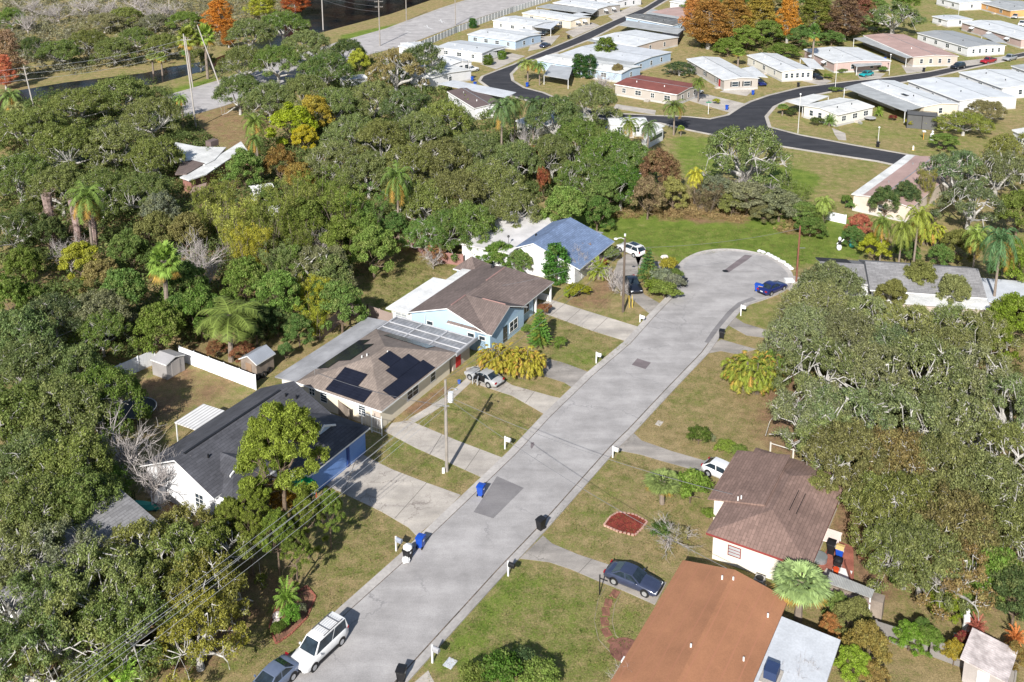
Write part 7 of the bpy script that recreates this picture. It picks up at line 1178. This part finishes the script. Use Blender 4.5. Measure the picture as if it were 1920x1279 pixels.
# right hand grove, upper
many('thin', W4, [(1790, 320, 52, 12, 'silvery oak right of the split roofed home', (.12, .145, .075)), (1870, 320, 56, 12, 'silvery oak at the right edge above the dark palm', (.12, .14, .07)), (1820, 380, 50, 11, 'silvery oak behind the dark tall palm', (.12, .14, .07)), (1900, 290, 46, 12, 'oak at the right edge below the white roof corner', OLV)])
many('leafy', None, [(1660, 380, 28, 6, 'dark tree against the split roofed home wall, left', (.07, .10, .04)), (1700, 370, 26, 6.5, 'dark tree before the pinkish tan roof', (.07, .10, .04)), (1612, 425, 24, 5, 'red and pink leaved bush by the white fence piece', (.30, .10, .08)), (1640, 465, 28, 5, 'yellow green bush by the turquoise ornament', (.25, .28, .03)), (1600, 445, 22, 4, 'green bush behind the snowman shaped ornament', GRN), (1800, 460, 34, 6, 'green foliage with red tips right of the golden palms', (.16, .16, .04)), (1905, 500, 34, 8, 'bright yellow green tree at the right edge', (.17, .24, .03)), (1900, 600, 36, 8, 'second bright yellow green tree at the right edge, lower', (.17, .24, .03)), (1910, 400, 34, 9, 'light green tree at the right edge by the palm', BRT), (1860, 640, 34, 7, 'bright green tree right of the grove top', (.15, .21, .03)), (1765, 480, 24, 4, 'green bushes between golden palms and grey roof', GRN), (1700, 470, 24, 4, 'dark green bushes behind the grey roof', GRN)])
T('bamboo', 1738, 352, 14, 7, 'thin yellow leaved tree before the pinkish tan roof', (.26, .22, .06), None, 'slender_tree', 'tree')
# the big grove
T('leafy', 1725, 528, 22, 6.6, 'small oak crown standing over the middle of the grey roof', (.19, .195, .085), W4); T('leafy', 1788, 552, 22, 6.2, 'small oak crown over the right part of the grey roof', (.19, .195, .085), W4); T('leafy', 1672, 556, 16, 5.5, 'sparse oak sprays before the grey roof', (.19, .195, .085), W4)
G4 = (.205, .225, .115)
many('oak', W4, [(1535, 575, 44, 10, 'oak beside the dark blue sedan', G4), (1560, 540, 46, 10, 'oak before the black shingled roof patch', G4), (1515, 625, 44, 10, 'oak left of the grove near the areca clump', G4), (1580, 630, 50, 10, 'broad oak in the upper grove', G4), (1665, 655, 46, 9, 'oak below the white flat roof pieces', G4), (1755, 655, 44, 9, 'oak below the right end of the grey roof', G4)])
many('thin', W4, [(1835, 625, 40, 9, 'bare limbed oak at the right end of the grey house', G4), (1550, 700, 50, 11, 'oak with long pale limbs left in the grove', G4), (1640, 710, 56, 11, 'oak with forked pale limbs in the grove centre', G4), (1735, 700, 58, 12, 'oak with thick pale forked trunk in the grove', G4), (1830, 710, 56, 11, 'oak with white limbs toward the right edge', G4), (1900, 760, 50, 10, 'oak at the right edge level with the brown lawn', G4), (1530, 775, 40, 10, 'oak overhanging the sandy right lawn', G4), (1590, 790, 56, 11, 'oak with curling white limbs above the maroon roof', G4), (1690, 790, 58, 11, 'oak with a wide pale bough in the grove', G4), (1790, 800, 58, 11, 'leafy pale limbed oak in the right grove', G4), (1870, 850, 54, 10, 'pale limbed oak at the right edge below centre', OLV)])
T('leafy', 1540, 925, 34, 4.6, 'low olive crown overlapping the right edge of the maroon roof', (.155, .15, .045), W4)
many('oak', W4, [(1560, 825, 38, 8.5, 'oak at the upper right corner of the maroon roof', G4), (1600, 860, 48, 10, 'faintly rust tinted oak right of the maroon roof top', (.15, .14, .055)), (1680, 870, 52, 10, 'red tinged oak in the middle of the lower grove', (.17, .125, .05)), (1770, 890, 54, 10, 'green oak in the lower grove', OLV), (1850, 930, 52, 10, 'oak near the right edge in the lower grove', OLV),  (1665, 935, 44, 8, 'olive oak beside the patio', (.155, .162, .062)), (1700, 960, 54, 9.5, 'olive oak right of the patio', (.155, .162, .062)), (1790, 990, 54, 9.5, 'rusty olive oak toward the right edge', (.165, .145, .06)), (1700, 1035, 40, 7.5, 'olive oak above the corrugated lean-to', (.155, .162, .062)), (1730, 1040, 48, 8.5, 'olive oak with bare white branch, lower right', (.155, .162, .062)), (1880, 1010, 48, 9, 'green oak at the right edge lower down', OLV)])
T('thin', 1790, 1070, 44, 7.5, 'half bare rust leaved oak at the lower right', (.24, .15, .08)); T('bare', 1765, 1090, 30, 6, 'pale branched leafless tree lower right'); T('leafy', 1870, 1085, 32, 6, 'bright green shrub tree at the lower right edge', BRT); T('leafy', 1905, 1120, 26, 6, 'dark green tree at the right edge by the brown ground', DRK)
many('leafy', None, [(1770, 1135, 30, 3, 'yellow green bushes at the foot of the rust leaved oak', (.20, .24, .03)), (1810, 1130, 24, 3, 'bright green bush right of the yellow green bushes', BRT), (1705, 1195, 30, 2.6, 'green vine heap over the grey picket fence, left', (.15, .24, .03)), (1745, 1200, 26, 2.4, 'green vine heap over the grey picket fence, right', BRT), (1790, 1225, 22, 2.4, 'golden leaved bush left of the weathered white shed', (.33, .25, .03)), (1600, 1160, 36, 4, 'olive brown bush below the lean-to', (.20, .17, .06)), (1625, 1215, 40, 4.5, 'large rust and green shrub right of the pale flat roof', (.23, .17, .06)), (1570, 1140, 24, 3, 'green bush below the fan palm', (.14, .17, .045)), (1560, 1175, 20, 2.5, 'red brown bush at the corner of the pale flat roof', (.28, .12, .06)), (1600, 1250, 34, 3.5, 'yellow green bush near the bottom edge', (.20, .24, .03)), (1810, 1205, 22, 1.8, 'dark red leaved plants by the teal tub', (.20, .035, .04)), (1900, 1230, 24, 2.5, 'orange green bush at the right edge by the shed', (.25, .16, .05)), (1640, 1045, 26, 2.5, 'purple red shrub beside the patio', (.22, .08, .08)), (1690, 1085, 18, 2.2, 'green plants by the red yard sign', BRT), (1640, 1270, 30, 2.5, 'orange brown scrub at the bottom edge', (.30, .18, .07)), (1730, 1180, 20, 2.0, 'low green plants on the brown back lawn edge', GRN)])
for i in range(15):
    if i != 5: T('cypress' if i % 3 == 0 else 'oak', 430+i*37, -78-(i % 2)*9, 80, 26, ('far shore tree beyond the top edge of the canal'), (.07, .075, .03), 'trees on the far canal shore')
# dry reeds, undergrowth masses
def mass(name, label, polys, n, per, size, hmax, mat, col, seed, asp=.6, up=.35, crad=.7):
    rg = np.random.default_rng(seed); cs = []; av = []
    for poly in polys:
        q = P2(poly); av.append(abs(sum(q[i].x*q[(i+1) % len(q)].y-q[(i+1) % len(q)].x*q[i].y for i in range(len(q))))/2)
    for poly, a in zip(polys, av):
        q = [(p.x, p.y) for p in P2(poly)]; k = int(n*a/sum(av)); x0, x1 = min(p[0] for p in q), max(p[0] for p in q); y0, y1 = min(p[1] for p in q), max(p[1] for p in q); got = 0
        while got < k:
            x, y = rg.uniform(x0, x1), rg.uniform(y0, y1); s = False; j = len(q)-1
            for i in range(len(q)):
                if (q[i][1] > y) != (q[j][1] > y) and x < (q[j][0]-q[i][0])*(y-q[i][1])/(q[j][1]-q[i][1])+q[i][0]: s = not s
                j = i
            if s: cs.append((x, y, rg.uniform(.02, hmax)*(.5+.5*math.sin(x*.4)*math.cos(y*.31)))); got += 1
    cs = np.array(cs); o = D.objects.new(name, cards(name, cs, rg.uniform(.6, 1.2, len(cs))*crad, per, size, asp, seed, mats=mat, up=up)); COL.objects.link(o); o.color = (*col, 1); return tag(o, label, kind='stuff')
mass('undergrowth', 'tangled green undergrowth between the trees of the left woods', [[(0, 205), (110, 176), (290, 166), (330, 190), (430, 300), (640, 200), (1000, 300), (1000, 400), (900, 440), (760, 450), (640, 540), (600, 610), (500, 640), (330, 650), (200, 690), (0, 690)]], 7600, 34, .19, 3.4, LEAF, (.13, .18, .055), 5, crad=1.1)
mass('undergrowth', 'scrub beyond the canal at the top left', [[(0, 0), (560, 0), (480, 62), (390, 100), (270, 125), (100, 145), (0, 150)]], 2200, 26, .3, 3.2, LEAF, (.26, .25, .18), 6, crad=1.3)
mass('undergrowth', 'scrub between the middle woods and the mobile home park', [[(560, 120), (800, 110), (860, 190), (1000, 240), (1150, 240), (1230, 330), (1240, 390), (1120, 400), (1000, 390), (900, 300), (640, 220)]], 2600, 30, .22, 3.0, LEAF, (.13, .18, .055), 7, crad=1.2)
mass('undergrowth', 'low scrub under the lower left oaks', [[(0, 860), (230, 900), (300, 1010), (420, 1010), (420, 1100), (380, 1190), (300, 1279), (0, 1279)]], 900, 30, .15, 1.4, LEAF, (.09, .12, .035), 8)
mass('undergrowth', 'low scrub under the right hand grove', [[(1520, 620), (1920, 560), (1920, 1040), (1740, 1060), (1640, 1000), (1600, 900), (1540, 840), (1500, 720)]], 900, 30, .15, 1.1, LEAF, (.13, .14, .045), 9)
mass('reeds', 'straw coloured reeds at the far side of the cul-de-sac lawn', [[(1205, 400), (1260, 375), (1330, 378), (1400, 396), (1395, 418), (1330, 412), (1250, 414)], [(1450, 428), (1490, 422), (1545, 430), (1530, 442), (1465, 440)], [(1130, 395), (1200, 398), (1210, 410), (1140, 410)]], 420, 40, .22, 1.4, LEAF, (.42, .30, .15), 10, asp=.15, up=-.4)
mass('rough_grass', 'rough grass and weeds behind the pale blue house', [[(650, 570), (700, 500), (760, 470), (860, 500), (800, 540), (720, 590)]], 320, 26, .12, .4, LEAF, (.15, .16, .05), 11, asp=.2, up=-.3)
mass('undergrowth', 'bushes and grass below the cypress row', [[(1300, 70), (1420, 60), (1560, 60), (1650, 60), (1600, 75), (1490, 100), (1400, 104), (1320, 96)]], 500, 30, .22, 2.0, LEAF, (.13, .17, .04), 12)
mass('undergrowth', 'scrub on the far canal shore beyond the top edge', [[(380, -60), (1000, -60), (1000, -120), (380, -120)]], 700, 30, .4, 6.0, LEAF, (.07, .08, .035), 14, crad=2.0)
LAWNS = [[(1020, 590), (1180, 645), (1110, 695), (1030, 680)], [(785, 800), (850, 735), (950, 758), (1015, 780), (945, 850), (860, 822)], [(690, 862), (725, 812), (780, 845), (895, 895), (860, 922), (740, 878)], [(575, 1090), (660, 935), (715, 962), (755, 1020), (640, 1135), (530, 1240), (400, 1279), (440, 1180)],
 [(1195, 805), (1325, 668), (1400, 670), (1460, 790), (1400, 855), (1320, 858)], [(1030, 985), (1155, 855), (1210, 858), (1310, 890), (1320, 1000), (1280, 1060), (1150, 1050), (1035, 1008)], [(825, 1225), (975, 1062), (1120, 1095), (1220, 1140), (1150, 1279), (800, 1279)], [(1000+130, 430), (1400, 425), (1560, 450), (1600, 490), (1500, 500), (1400, 465), (1280, 485), (1160, 455)], [(1660, 1130), (1860, 1180), (1850, 1260), (1640, 1180)]]
mass('grass_tufts', 'tufts of greener grass and weeds in the lawns', LAWNS, 5200, 14, .055, .05, LEAF, (.12, .17, .03), 21, asp=.3, up=.2, crad=.42)
mass('dry_grass', 'straw coloured thatch and fallen leaves in the lawns', LAWNS, 3800, 10, .05, .04, LEAF, (.34, .25, .12), 22, asp=.5, up=.4, crad=.5)
